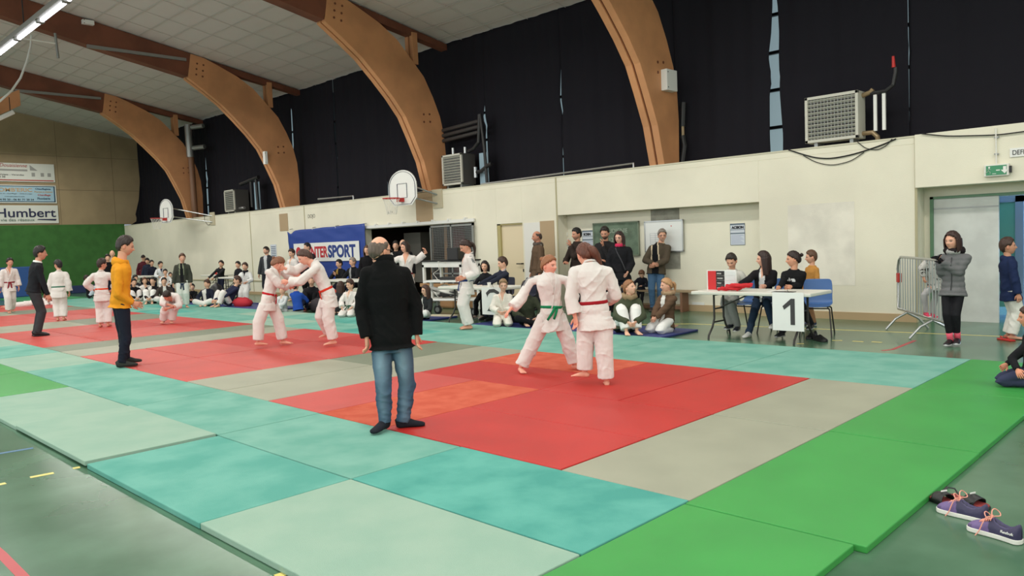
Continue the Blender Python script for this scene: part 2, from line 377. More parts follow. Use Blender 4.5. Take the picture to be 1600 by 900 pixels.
# ------------------------------------------------------------------ portal arches
ARX = [-5.41, -12.79, -20.51, -28.13]
inner = [(9.69, 2.97), (9.685, 3.0), (9.49, 3.75), (9.2, 4.38), (8.94, 4.9), (8.57, 5.35), (8.15, 5.78), (7.66, 6.24), (7.13, 6.62), (6.64, 6.95)]
outer = [(10.24, 2.97), (10.25, 3.0), (10.28, 3.9), (10.24, 4.5), (10.12, 5.0), (9.9, 5.5), (9.62, 6.0), (9.28, 6.35), (8.79, 6.84), (8.25, 7.18), (7.6, 7.46), (7.2, 7.62), (6.76, 7.7)]
an = ['nearest, with the white box', 'second from the viewer, by the nearer hoop', 'third from the viewer, above the blue banner', 'farthest, by the farther hoop']
for i, xa in enumerate(ARX):
    rt = empty('roof_arch', (xa, 0, 0), 0, 'curved timber arch with dark rafter, '+an[i], 'arch', 'laminated timber arches of the hall')
    T = .36
    poly = inner+outer[::-1]
    mb = MB(); mb.prism(poly, 0, -.155, 0); mb.prism(poly, 0, -T, -T+.155)
    o = mb.build('curved_leg', M_WOOD, rt, bevel=.008)
    pin = [(a+.05*(1 if a > 0 else 1), b+.02) for a, b in inner]; pout = [(a-.05, b-.03) for a, b in outer]
    MB().prism(pin+pout[::-1], 0, -T+.15, -.15).build('filler', M_WOODD, rt)
    mb = MB(); yr = -1
    bot = [(6.62, 6.99), (5.6, 7.19), (4.5, 7.39), (3.4, 7.63), (2.04, 7.93), (yr, 8.55)]; top = [(yr, ceil_z(yr)-.005), (6.8, ceil_z(6.8)-.005)]
    mb.prism(bot+top, 0, -T+.01, -.005)
    mb.build('rafter', M_WOODD, rt)
    MB().prism([(6.5, ceil_z(6.5)-.25), (YC, ceil_z(YC)-.16), (YC, ceil_z(YC)-.005), (6.5, ceil_z(6.5)-.005)], 0, -T+.06, -.06).build('purlin', M_WOODD, rt)
    mb = MB(); y0 = 9.30; mb.box(-.15, -.02, y0, y0+.17, 6.3, ceil_z(y0)-.1); mb.box(-T+.02, -T+.15, y0, y0+.17, 6.3, ceil_z(y0)-.1)
    mb.build('strut', M_WOOD, rt, bevel=.005)
    for (yy, zz) in ((6.95, 7.42), (7.15, 7.40), (6.92, 7.25), (7.12, 7.22), (6.9, 7.08), (7.1, 7.04), (9.55, 5.0), (9.75, 5.02), (9.55, 4.8), (9.76, 4.82)):
        MB().cyl((-.004, yy, zz), (.008, yy, zz), .03, 10).build('bolt_plug', M_WOODD, rt)
    mb = MB(); mb.box(-.001, .055, 3.8, 6.6, 7.44, 7.53); mb.build('cable_tray', M_GREY, rt)
    rt2 = rt.children[-1]; rt2.location = (0, 0, 0)
# electrical boxes on the arches
def ebox(px, py, arch, w, h, lab):
    p = un(px, py, 0, ARX[arch]); 
    o = MB().box(0, .14, -w/2, w/2, -h/2, h/2).build('electrical_box', M_WHITE, bevel=.008); o.location = (ARX[arch], p[1], p[2]); tag(o, lab, 'electrical box')
    for a in (-1, 1): MB().cyl((.14, -w*.38, a*h*.36), (.146, -w*.38, a*h*.36), .012, 8).build('screw', M_BLACK, o)
ebox(1041, 127, 0, .38, .42, 'white electrical box fixed to the side of the nearest arch')
ebox(413, 247, 2, .1, .42, 'small white box behind the inner edge of the third arch')
ebox(136, 36, 2, .3, .12, 'small white box on the dark rafter near the lamp row')
# ================================================================== JUDO MATS
TE1 = mat('mat_teal_pale', (156, 182, 165), .95, .15, bump=.5, bscale=250, var=.10, vscale=2.2, vcol=(147, 177, 160))
TE2 = mat('mat_teal', (128, 178, 163), .95, .15, bump=.5, bscale=250, var=.1, vscale=2.2, vcol=(108, 165, 150))
TE4 = mat('mat_teal_mid', (114, 176, 162), .95, .15, bump=.5, bscale=250, var=.1, vscale=2.2, vcol=(94, 162, 149))
TE3 = mat('mat_teal_deep', (102, 174, 161), .95, .15, bump=.5, bscale=250, var=.1, vscale=2.2, vcol=(80, 155, 144))
MR1 = mat('mat_red', (190, 46, 42), .42, .35, bump=.25, bscale=400, var=.03, vscale=2)
MR2 = mat('mat_red_light', (198, 74, 68), .42, .35, bump=.25, bscale=400, var=.03, vscale=2)
MOR = mat('mat_orange', (206, 102, 80), .95, .15, bump=.4, bscale=250, var=.08, vscale=5, vcol=(196, 88, 68))
MG1 = mat('mat_grey', (158, 159, 140), .42, .35, bump=.25, bscale=400, var=.03, vscale=2)
MG2 = mat('mat_grey_dark', (122, 130, 110), .42, .35, bump=.25, bscale=400, var=.03, vscale=2)
MGR = mat('mat_green', (60, 152, 70), .42, .4, bump=.25, bscale=400, var=.03, vscale=2)
MAT_SIDE = mat('mat_side_dark', (40, 60, 50), .8)
mrnd = random.Random(5)
def mat_piece(u0, u1, v0, v1, m, label, grp, colword, shim=None):
    cx_, cy_ = (u0+u1)/2, (v0+v1)/2; hx_, hy_ = (u1-u0)/2-.0055, (v1-v0)/2-.0055
    dz = mrnd.uniform(-.0025, .001) if shim is None else shim
    o = MB().box(-hx_, hx_, -hy_, hy_, FZ+.001, 0).build('judo_mat', m, bevel=.006)
    o.location = (cx_+mrnd.uniform(-.002, .002), cy_+mrnd.uniform(-.002, .002), dz); o.rotation_euler = (0, 0, mrnd.uniform(-.0012, .0012))
    tag(o, label, 'judo mat', grp)
    return o
ORD = ['first', 'second', 'third', 'fourth', 'fifth', 'sixth', 'seventh', 'eighth', 'ninth', 'tenth', 'eleventh', 'twelfth', 'thirteenth', 'fourteenth', 'fifteenth', 'sixteenth']
courts = ['nearest red square', 'second red square from the viewer', 'third red square from the viewer', 'fourth red square from the viewer', 'farthest red square']
tile1 = [(-4, -3, 0, 2, MR2, 'pale red mat, near left corner'), (-3, -2, 0, 2, MOR, 'orange suede mat crossing the near edge'), (-2, 0, 0, 1, MR1, 'deep red mat, near right corner'),
         (-2, 0, 1, 2, MR1, 'deep red mat, second row from the near right corner'), (-4, -2, 2, 3, MR1, 'deep red mat, left behind the orange one'), (-4, -2, 3, 4, MOR, 'orange suede mat, far left corner'),
         (-2, -1, 2, 4, MR1, 'deep red mat under the fighter with the red belt'), (-1, 0, 2, 4, MR1, 'deep red mat, far right corner')]
for a in tile1: mat_piece(*a[:5], a[5]+' of the '+courts[0], 'mats of the nearest red fighting square', '')
tile2 = [(-4, -2, 0, 1, MR2, 'near left'), (-2, 0, 0, 1, MR2, 'near right'), (-4, -2, 1, 2, MR2, 'second row left'), (-2, 0, 1, 2, MR2, 'second row right'),
         (-4, -2, 2, 3, MR1, 'third row left, darker red'), (-2, 0, 2, 3, MR2, 'third row right'), (-4, -2, 3, 4, MR2, 'far left'), (-2, 0, 3, 4, MR1, 'far right, darker red')]
for k in range(1, 5):
    for a in tile2: mat_piece(a[0]-6*k, a[1]-6*k, a[2], a[3], a[4], a[5]+' red mat of the '+courts[k], 'mats of the '+courts[k], '')
for j, (v0, nm) in enumerate(((0, 'near'), (2, 'far'))):
    mat_piece(0, 1, v0, v0+2, MG1, nm+' grey mat between the nearest red square and the bright green row', 'grey mats of the border', '')
cs = ['nearest', 'second', 'third', 'fourth', 'farthest']
for k in range(0, 4):
    for c in (0, 1):
        for j in (0, 1):
            m = MG2 if ((c, j) == (1, 1) or (c == 0 and j == 1 and k > 0)) else MG1
            if k == 1: m = MG1 if j == 1 and c == 0 else MG2 if c == 1 else MG1
            u = -5-c-6*k
            mat_piece(u, u+1, 2*j, 2*j+2, m, '%s grey mat, %s column, between %s and %s' % (('near', 'far')[j], ('right', 'left')[c], cs[k], cs[k+1]+' red square'), 'grey mats of the border', '')
c_in = [TE3, TE2, TE2, TE2, TE2, TE1, TE2, TE1, TE2, TE2, TE1, TE2, TE2, TE1, TE2]
for i in range(15):
    cw = {'mat_teal_pale': 'pale', 'mat_teal': 'plain', 'mat_teal_deep': 'deep'}[c_in[i].name]
    mat_piece(-1-2*i, 1-2*i, -1, 0, c_in[i], '%s teal mat, inner near row, %s from the green row' % (cw, ORD[i]), 'teal mats of the inner near row', '')
for i, m in enumerate([TE1, TE4, TE1, TE1]):
    cw = {'mat_teal_pale': 'pale', 'mat_teal': 'plain', 'mat_teal_deep': 'deep', 'mat_teal_mid': 'brighter'}[m.name]
    mat_piece(-1-2*i+(.02 if i == 1 else 0), 1-2*i-(.012 if i == 2 else 0), -2.04, -1, m, '%s teal mat, outer near edge, %s from the green row' % (cw, ORD[i]), 'teal mats of the outer near row', '', shim=(.012 if i == 2 else None))
for i in range(3):
    mat_piece(-9-2*i, -7-2*i, -2.0, -1, MGR, 'green mat at the left edge of the picture, %s from the pale teal mats' % ORD[i], 'green mats at the left', '')
    mat_piece(-9-2*i, -7-2*i, -3.0, -2.0, MGR, 'green mat at the left edge, outer row, %s from the pale teal mats' % ORD[i], 'green mats at the left', '')
for i in range(15):
    for r in (0, 1):
        if i == 15: continue
        m = [TE2, TE2, TE1, TE3, TE2][(i*2+r*3) % 5] if i > 2 else TE2
        if i in (1, 2) and r == 0: m = TE2
        mat_piece(-1-2*i, 1-2*i, 4+r, 5+r, m, 'teal mat on the far side, %s row, %s from the green row' % (('inner', 'outer')[r], ORD[i]), 'teal mats of the far rows', '')
for i, (v0, v1) in enumerate(((-4.1, -2.1), (-2.1, -.06), (-.06, 2), (2, 4), (4, 6))):
    mat_piece(1, 2.03 if i != 1 else 1.97, v0, v1, MGR, 'bright green judo mat of the right-hand row, %s from the near end' % ORD[i], 'bright green mats of the right-hand row', '')
MGD = mat('mat_green_far', (66, 150, 96), .5)
for i in range(3):
    mat_piece(-31-1.45*i, -29.55-1.45*i, 4, 6.0, MGD, 'green mat at the far end of the hall, %s behind the teal rows' % ORD[i], 'green mats at the far end', '')
# floor lines
def strip(pts, w, m, name):
    mb = MB()
    for (a, b) in zip(pts[:-1], pts[1:]):
        a = np.array(a, float); b = np.array(b, float); d = (b-a)/np.linalg.norm(b-a); n = np.array([-d[1], d[0]])*w/2
        z0, z1 = FZ, FZ+.0015
        q = [a-n, b-n, b+n, a+n]
        mb.add([(p[0], p[1], z0) for p in q]+[(p[0], p[1], z1) for p in q], [(0, 3, 2, 1), (4, 5, 6, 7), (0, 1, 5, 4), (1, 2, 6, 5), (2, 3, 7, 6), (3, 0, 4, 7)])
    o = mb.build('trim_20', m); o['kind'] = 'structure'; return o
def g2(px, py): return gp(px, py, FZ)[:2]
strip([g2(1080, 506), g2(1600, 527)], .05, LN_Y, 'a')
for a, b in (((1300, 532), (1316, 532)), ((1332, 533), (1349, 534)), ((1362, 534), (1378, 535)), ((1245, 537), (1256, 537))): strip([g2(*a), g2(*b)], .05, LN_Y, 'b')
strip([g2(1378, 548), g2(1395, 546), g2(1430, 532)], .05, LN_R, 'c')
for a, b in (((47, 746), (84, 739)), ((-14, 760), (9, 755)), ((114, 732), (125, 730)), ((431, 901), (446, 896))): strip([g2(*a), g2(*b)], .05, LN_Y, 'd')
strip([g2(-30, 838), g2(2, 866), g2(40, 905)], .05, LN_R, 'e')
strip([g2(-20, 712), g2(52, 700)], .05, LN_B, 'f')
strip([g2(740, 510), g2(1080, 506)], .05, LN_Y, 'g')
# ================================================================== FIXTURES AND FURNITURE
# lamp row with hanging rods
LY = .66
for i in range(12):
    x = -7.6-1.58*i
    t = empty('strip_light', (x, LY, 6.02), 0, 'lit white fluorescent batten in the long hanging lamp row, %s from the viewer' % ORD[i], 'ceiling light', 'lit battens of the hanging lamp row')
    MB().prism([(-.05, .14), (-.09, .0), (.09, .0), (.05, .14)], 0, -.79, .79).build('reflector', mat('reflector_grey', (110, 108, 104), .6), t)
    MB().sweep([(-.70, 0, -.02), (-.66, 0, -.025), (.66, 0, -.025), (.70, 0, -.02)], [.02, .038, .038, .02], None, 12).build('tube', mat('lit_tube', (255, 255, 255), emis=(245, 248, 255), estr=6), t)
    for s in (-1, 1): MB().box(s*.755-.03, s*.755+.03, -.06, .06, -.05, .01).build('end_cap', mat('reflector_grey', (110, 108, 104)), t)
    if i % 2 == 0: MB().cyl((-.78, .13, .1), (-.78, .13, 2.3), .012, 6).build('hanger_rod', M_BLACK, t)
# loose pipes, cable and beam end near the lamp row
def pt(px, py, x): return un(px, py, 0, x)
a, b = pt(36, 60, -20.4), pt(88, 68, -20.4)
tag(MB().sweep([a, b], [.02, .02]).build('pipe', M_WHITE), 'thin white horizontal pipe beside the lamp row', 'pipe')
a, b = pt(86, 52, -20.4), pt(91, 91, -20.4)
o = tag(MB().sweep([a, b], [.035, .035]).build('pipe', M_GREY), 'short grey pipe hanging below the dark rafter, right of the lamp row', 'pipe')
P = [pt(49, 55, -22), pt(48, 72, -22), pt(42, 96, -22), pt(32, 122, -22), pt(18, 142, -22), pt(0, 158, -22), pt(-20, 170, -22)]
tag(MB().sweep(P, [.03]*7, None, 8).build('cable', M_WHITE), 'white cable drooping down from the lamp row', 'cable')
a, b = pt(-40, 182, -26), pt(30, 153, -26)
d = (b-a)/np.linalg.norm(b-a)
tag(MB().obox((a+b)/2, (b-a)/2, np.array([.12, 0, 0]), np.array([0, 0, .26])).build('timber_beam', M_WOOD, bevel=.01), 'light timber beam end entering at the left edge below the rafters', 'beam')
a, b = pt(-40, 203, -25), pt(21, 175, -25)
t = empty('tube_light', tuple((a+b)/2), 0, 'small unlit tube light hanging under the timber beam end', 'ceiling light'); c = (a+b)/2
MB().sweep([a-c, b-c], [.07, .07], None, 10).build('housing', M_WHITE, t); MB().sweep([b-c-d*.1, b-c-d*.1+np.array([0, 0, .5])], [.012, .012]).build('hanger_rod', M_BLACK, t)
# duct standing before the farthest arch
x1 = ARX[3]+.35
a = un(305, 337, 0, x1); 
t = empty('flue_pipe', (x1, a[1], WH), 0, 'tall grey flue pipe beside the farthest arch', 'pipe')
zt = un(299, 195, 0, x1)[2]
MB().sweep([(0, 0, 0), (0, -.02, 2.4), (0, -.04, 2.5)], [.12, .12, .12], None, 16).build('lower_pipe', mat('pipe_brown', (120, 84, 60), .5), t)
MB().sweep([(0, -.04, 2.45), (0, -.06, zt-WH)], [.14, .14], None, 16).build('upper_pipe', M_GREY, t)
for z in (zt-WH-.12, zt-WH-.95): MB().sweep([(.0, 0, z), (.6, .3, z+.02)], [.09, .09], None, 12).build('branch', M_GREY, t)
# heaters
M_HEAT = mat('heater_body', (196, 194, 182), .5); M_HD = mat('heater_dark', (52, 52, 52), .7)
def heater(x0, x1, z0, z1, body_m, lab, depth=.34):
    t = empty('fan_heater', (x0, W+.1, z0), 0, lab, 'fan heater', 'fan heaters standing on the wall ledge'); w = x1-x0; h = z1-z0
    mb = MB(); mb.box(0, w, .05, depth, 0, h); mb.build('casing', body_m, t, bevel=.01)
    mb = MB(); r = .05
    for q in ((0, w, 0, r), (0, w, h-r, h), (0, r, 0, h), (w-r, w, 0, h)): mb.box(q[0], q[1], 0, .05, q[2], q[3])
    mb.build('front_frame', M_HEAT, t, bevel=.004)
    MB().box(r, w-r, .04, .052, r, h-r).build('coil', M_HD, t)
    mb = MB()
    for k in range(10):
        z = r+(h-2*r)*(k+.5)/10; mb.obox(((w)/2, .02, z), (w/2-r, 0, 0), (0, .022, -.016), (0, .002, .003))
    mb.build('louvre', M_HEAT, t)
    mb = MB()
    for k in range(1, 14): x = r+(w-2*r)*k/14; mb.box(x-.004, x+.004, .012, .02, r, h-r)
    mb.build('grille_bars', M_GREY, t)
    for s in (.15, .82): MB().box(w*s, w*s+.06, .06, depth, -.10, 0).build('foot', M_GREY, t)
    return t
h1 = heater(-2.52, -1.6, 3.06, 3.86, M_HEAT, 'large pale fan heater with a louvred grille, nearest the viewer on the ledge')
M_BR = mat('brass', (150, 130, 100), .4, metal=.5)
MB().sweep([(.92, .2, .08), (1.08, .2, .08), (1.16, .2, .0), (1.16, .22, -.1)], [.04]*4, None, 10).build('lower_pipe_connection', M_BR, h1); MB().sweep([(.92, .2, .72), (1.06, .2, .76), (1.1, .2, .8)], [.04]*3, None, 10).build('upper_pipe_connection', M_BR, h1)
MB().sweep([(1.06, .2, .74), (1.30, .2, .74), (1.42, .2, .82), (1.46, .2, 1.02), (1.46, .2, 1.1)], [.035]*5, None, 10).build('hose', M_BLACK, h1)
MB().sweep([(1.44, .17, 1.1), (1.44, .15, 1.28)], [.03, .02], None, 10).build('valve_handle', M_RED, h1)
for s in (0, 1): MB().box(1.1+.14*s, 1.15+.14*s, .2, .24, .1, .74).build('guide_bar', M_WHITE, h1)
h2 = heater(-12.4, -11.62, 3.07, 3.87, mat('heater_dark_case', (70, 68, 66), .5), 'dark fan heater with a light grille beside the second arch from the viewer', .5)
mb = MB(); mb.sweep([(.75, .3, .85), (.95, .3, .9), (1.15, .3, 1.05), (1.2, .3, 1.5), (1.22, .3, 1.75)], [.05]*5, None, 10); mb.sweep([(1.0, .3, .28), (1.2, .3, .3), (1.45, .3, .42), (1.6, .3, .45)], [.05]*4, None, 10); mb.sweep([(1.25, .3, 1.75), (1.35, .3, .9), (1.4, .3, -.05)], [.04]*3, None, 10)
mb.build('black_pipe', M_BLACK, h2)
for z in (1.28, 1.42, 1.56): MB().sweep([(-.35, .4, z-.02), (1.2, .4, z+.05)], [.05, .05], None, 10).build('rail_pipe', mat('pipe_dark', (60, 58, 58), .5), h2)
mb = MB(); mb.cyl((.62, .3, .8), (.62, .3, .98), .04); mb.cyl((1.0, .28, .15), (1.0, .28, .42), .045); mb.cyl((.2, .25, .8), (.2, .25, 1.0), .04); mb.build('valve', M_GALV, h2)
MB().box(.62, .70, -.004+.05, .055, .52, .60).build('warning_label', M_RED, h2); 
MB().box(1.02, 1.34, .42, .44, -.05, .78).build('back_plate', mat('pale_blue_plate', (150, 175, 190), .4), h2)
h3 = heater(-25.15, -24.35, 3.06, 3.87, mat('heater_dark_case', (70, 68, 66), .5), 'small distant fan heater beside the farthest arch', .6)
mb = MB(); mb.sweep([(.8, .3, 1.0), (2.2, .3, 1.15)], [.07, .07]); mb.sweep([(1.6, .3, 1.1), (1.6, .3, .1)], [.05]*2); mb.sweep([(2.0, .3, 1.1), (2.05, .3, .0)], [.05]*2); mb.build('black_pipe', M_BLACK, h3)
MB().box(1.7, 2.1, .36, .38, 0, 1.0).build('back_plate', mat('pale_blue_plate', (150, 175, 190), .4), h3)
MB().sweep([(.7, .2, .1), (1.2, .2, .1)], [.05, .05]).build('valve', M_GALV, h3)
# pipe insulation right of the near arch
a = un(1068, 160, 1, YC-.15); b = un(1067, 205, 1, YC-.15); c = un(1066, 252, 1, YC-.2)
t = empty('riser_pipe', tuple(c), 0, 'black insulated riser pipe beside the nearest arch', 'pipe')
MB().sweep([a-c, b-c+(0, 0, .1)], [.06, .06]).build('insulation', M_BLACK, t); MB().sweep([b-c+(0, 0, .1), b-c-(0, 0, .15)], [.035, .035]).build('valve', mat('brass', (150, 130, 100)), t)
MB().sweep([b-c-(0, 0, .1), (b-c)*.5+(.05, 0, 0), (0, 0, -.05)], [.06, .06, .06]).build('lower_insulation', M_BLACK, t)
# handrail-like pipe on the ledge
def ledge_pipe(p0, p1, lab):
    a = un(*p0, 1, W+.25); b = un(*p1, 1, W+.25); c = a*0+a
    tag(MB().sweep([a-c, b-c, b-c-(0, 0, .16)], [.025]*3, None, 8).build('ledge_pipe', M_GALV), lab, 'pipe').location = tuple(c)
ledge_pipe((752, 288), (990, 255), 'long thin galvanised pipe lying along the wall ledge left of the nearest arch')
ledge_pipe((497, 311), (552, 306), 'short galvanised pipe on the wall ledge between the second and third arches')
# basketball hoops
def hoop(cx_, cz_, y, w, h, lab, wallx, wallz, col_line):
    t = empty('basketball_hoop', (cx_, y, cz_), 0, lab, 'basketball hoop')
    pol = []
    for k in range(17):
        a = math.pi*k/16; pol.append((math.cos(a)*w/2, h*.04+math.sin(a)*h*.46))
    pol += [(-w/2, -h*.3), (-w*.32, -h*.5), (w*.32, -h*.5), (w/2, -h*.3)]
    MB().prism(pol, 1, 0, .025).build('backboard', M_WHITE, t, bevel=.003)
    pts = [(a*.92, -.006, b*.92) for a, b in pol]
    MB().sweep(pts, [(.012, .003)]*len(pts), [(0, -1, 0)]*len(pts), 6, closed=True).build('border_line', col_line, t)
    q = [(-w*.17, -.006, -h*.28), (w*.17, -.006, -h*.28), (w*.17, -.006, h*.12), (-w*.17, -.006, h*.12)]
    mb = MB()
    for a, b in zip(q, q[1:]+q[:1]): mb.sweep([a, b], [(.014, .003)]*2, [(0, 1, 0)]*2, 6)
    mb.build('target_square', col_line, t)
    r = .225; cy_ = -.15-r; zc = -h*.30
    ring = [(r*math.cos(a), cy_+r*math.sin(a), zc) for a in np.linspace(0, 2*math.pi, 25)[:-1]]
    mb = MB(); mb.sweep(ring, [.012]*24, None, 8, closed=True); mb.build('rim', M_RED, t)
    mb = MB(); mb.box(-.07, .07, -.16, -.0, zc-.09, zc+.01); mb.build('rim_bracket', M_RED, t)
    mb = MB(); n = 12
    for k in range(n):
        for s in (-1, 1):
            pp = []
            for j in range(7):
                u = j/6; rr = r*(1-.45*u**.7); a = 2*math.pi*(k+s*j*.5)/n; pp.append((rr*math.cos(a), cy_+rr*math.sin(a), zc-.42*u))
            mb.sweep(pp, [.004]*7, None, 4)
    mb.build('net', M_PLASTICW, t)
    dx = wallx-cx_; dy = W-y; dz = wallz-cz_
    mb = MB()
    for s in (-.2, .16): mb.sweep([(0, .02, s*h), (dx, dy-.02, dz+s*h*.7)], [.022, .022], None, 8)
    mb.sweep([(-w*.3, .03, h*.1), (w*.3, .03, h*.1)], [.02, .02]); mb.build('support_arm', M_GALV, t)
    MB().box(dx-.2, dx+.2, dy-.03, dy-.002, dz-.25, dz+.25).build('wall_plate', mat('plate_beige', (196, 186, 160), .5), t)
M_LINE = mat('line_navy', (54, 60, 84), .5)
hoop(-13.12, 3.06, W-.7, 1.2, .94, 'nearer basketball hoop on the wall by the second arch from the viewer', -12.5, 2.74, M_LINE)
hoop(-27.7, 3.24, W-1.1, 1.3, .94, 'farther basketball hoop by the farthest arch', -26.0, 2.85, M_LINE)
# wall cables
def cable(ptsx, r, lab, m=M_BLACK, y=W-.02):
    P = [np.array(un(a, b, 1, y)) for a, b in ptsx]; n = len(P); tt = np.linspace(0, n-1, n*4); P = np.array(P)
    Q = np.stack([np.interp(tt, range(n), P[:, a]) for a in range(3)], 1)
    for _ in range(3): Q[1:-1] = (Q[:-2]+2*Q[1:-1]+Q[2:])/4
    tag(MB().sweep(Q, [r]*len(Q), None, 6).build('cable', m), lab, 'cable')
cable([(1232, 234), (1250, 240), (1275, 247), (1300, 248), (1335, 241), (1375, 228), (1400, 217)], .012, 'thick dark cable sagging across the wall below the nearest heater')
cable([(1255, 243), (1275, 254), (1300, 259), (1330, 252), (1350, 238)], .007, 'thin cable loop sagging lowest under the nearest heater')
cable([(1340, 222), (1352, 232), (1370, 235), (1385, 228), (1394, 217)], .007, 'thin short cable loop at the right end of the sagging cable')
cable([(1440, 209), (1480, 213), (1520, 212), (1560, 211), (1604, 205)], .010, 'dark cable running along the top of the wall above the exit sign', y=W-.08)
cable([(320, 336), (319, 343), (324, 352), (329, 351), (329, 338)], .008, 'small hanging cable loop right of the farther hoop')
# conduit, exit sign, DEFENSE sign
YW = W-.05
a = un(1556, 200, 1, YW-.03); b = un(1557, 258, 1, YW-.03)
t = empty('conduit', tuple(b), 0, 'thin vertical conduit leading down to the exit sign', 'conduit')
MB().sweep([(0, 0, 0), tuple(a-b)], [.012, .012]).build('tube', M_PLASTICW, t)
for q in (.3, .75): MB().box(-.03, .03, -.01, .02, (a-b)[2]*q-.01, (a-b)[2]*q+.01).build('clip', M_GREY, t)
e0, e1 = un(1541, 265, 1, YW-.06), un(1573, 265, 1, YW-.06); zc = (un(1556, 266, 1, YW-.06))[2]; w2 = (e1[0]-e0[0])/2; cxs = (e0[0]+e1[0])/2
t = empty('exit_sign', (cxs, YW-.07, zc), 0, 'green running-man exit sign over the white sliding door', 'exit sign')
MB().box(-w2-.03, w2+.03, 0, .07, -.09, .09).build('housing', M_PLASTICW, t, bevel=.012)
MB().box(-w2, w2, -.008, 0, -.07, .07).build('panel', mat('exit_green', (60, 140, 100), .4), t)
pic = MB(); 
pic.cyl((-.09, -.012, .045), (-.09, -.008, .045), .013, 10)
for q in (((-.09, .03), (-.10, -.005)), ((-.10, -.005), (-.075, -.025)), ((-.075, -.025), (-.08, -.055)), ((-.10, -.005), (-.125, -.03)), ((-.125, -.03), (-.145, -.03)), ((-.09, .025), (-.065, .01)), ((-.09, .028), (-.12, .012))):
    pic.sweep([(q[0][0], -.011, q[0][1]), (q[1][0], -.011, q[1][1])], [(.007, .002)]*2, [(0, 1, 0)]*2, 6)
pic.box(-.05, -.0, -.012, -.008, -.055, -.048); pic.box(-.0, .05, -.012, -.008, -.008, .006)
pic.build('running_man', M_WHITE, t)
MB().prism([(.11, -.055), (.06, .0), (.09, .0), (.09, .05), (.13, .05), (.13, .0), (.16, .0)], 1, -.012, -.008).build('arrow', M_WHITE, t)
mb = MB(); mb.box(w2+.035, w2+.06, .0, .05, -.05, .05); mb.build('bracket', M_BLACK, t)
s0 = un(1578, 232, 1, YW-.012); s1 = un(1660, 229, 1, YW-.012); zs = s0[2]
t = empty('wall_sign', (s0[0], YW-.02, zs-.13), 0, 'white sign reading DEFENSE at the right edge of the picture', 'sign')
MB().box(0, .95, 0, .015, 0, .13).build('plate', M_WHITE, t); text_mesh('lettering', 'DEFENSE DE FUMER', .10, M_TXT, t, (.03, -.004, .03), RW, sx=.8)
# blue INTERSPORT banner
YBn = W-.14
def bp_(px, py): return un(px, py, 1, YBn)
c00, c10, c01, c11 = bp_(449, 361), bp_(570, 353), bp_(455, 440), bp_(573, 436)
xa, xb = c00[0], c10[0]; v = []; f = []; NX, NZ = 60, 24
t = empty('advertising_banner', (xa, YBn, .5), 0, 'blue fabric banner with a white INTERSPORT panel hanging on the wall', 'banner')
zt_, zb_ = (c00[2]+c10[2])/2+.02, .5
for k in range(NZ+1):
    for j in range(NX+1):
        u = j/NX; w_ = k/NZ; sag = .10*math.exp(-((u-.05)/.035)**2)*w_**6+.006*math.sin(u*22)*w_**8
        x = (xb-xa)*u+.10*(1-w_)*math.sin(u*3); z = (zt_-zb_)*w_-sag*1.0+(.07*u-.02)*w_
        y = (.025*math.sin(u*17+2*w_)+.03*math.sin(u*7+4*w_)*(1-w_*.6)+.015*math.sin((u+w_)*30)*w_**3)*(1-.75*w_**4)
        if .17 < w_ < .82 and .06 < u < .95: y *= .12
        v.append((x, y, z))
for k in range(NZ):
    for j in range(NX): a = k*(NX+1)+j; f.append((a, a+1, a+NX+2, a+NX+1))
mb = MB(); mb.add(v, f); o = mb.build('cloth', mat('banner_blue', (36, 66, 148), .6, bump=.2, bscale=8), t, smooth=True); o.modifiers.new('thickness', 'SOLIDIFY').thickness = .004
p0 = bp_(459, 383); p1 = bp_(562, 374); p2 = bp_(564, 407); px0, px1 = p0[0]-xa+.05, p1[0]-xa; pz1 = (p1[2]+p0[2])/2-.5; pz0 = bp_(563, 407)[2]-.5
MB().box(px0, px1, -.036, -.030, pz0, pz1).build('white_panel', M_WHITE, t)
M_IR = mat('sport_red', (190, 40, 52), .6); M_IB = mat('sport_blue', (40, 62, 130), .6)
ph_ = pz1-pz0; ts = ph_*.95
tx = text_mesh('lettering_red', 'INTER', ts, M_IR, t, (0, 0, 0), RW, bold=.018, sx=1.0); tb = text_mesh('lettering_blue', 'SPORT', ts, M_IB, t, (0, 0, 0), RW, bold=.022)
def fitx(o, x0, x1, z0, y):
    co = mverts_(o.data); w_ = co[:, 0].max()-co[:, 0].min(); h_ = co[:, 1].max()-co[:, 1].min(); s = (x1-x0)/w_; o.scale = (s, (ph_*.60)/h_, 1); o.location = (x0-co[:, 0].min()*s, y, z0-co[:, 1].min()*(ph_*.60)/h_)
def mverts_(me):
    a = np.empty(len(me.vertices)*3); me.vertices.foreach_get('co', a); return a.reshape(-1, 3)
pw = px1-px0; fitx(tx, px0+pw*.26, px0+pw*.545, pz0+ph_*.2, -.040); fitx(tb, px0+pw*.55, px0+pw*.95, pz0+ph_*.18, -.040); tb.scale[1] *= 1.12
for q_ in (.03, .35, .65, .98): MB().cyl(((xb-xa)*q_, 0, zt_-zb_+.03), ((xb-xa)*q_, .125, zt_-zb_+.05), .012, 8).build('hook', M_GREY, t); MB().cyl(((xb-xa)*q_, 0, zt_-zb_-.03), ((xb-xa)*q_, 0, zt_-zb_+.04), .008, 6).build('tie', M_WHITE, t)
mb = MB(); mb.prism([(px0+pw*.08+.16*math.cos(a), pz0+ph_*.52+.17*math.sin(a)) for a in np.linspace(0, 6.28, 25)[:-1]], 1, -.042, -.038); mb.build('logo_dot', M_IR, t)
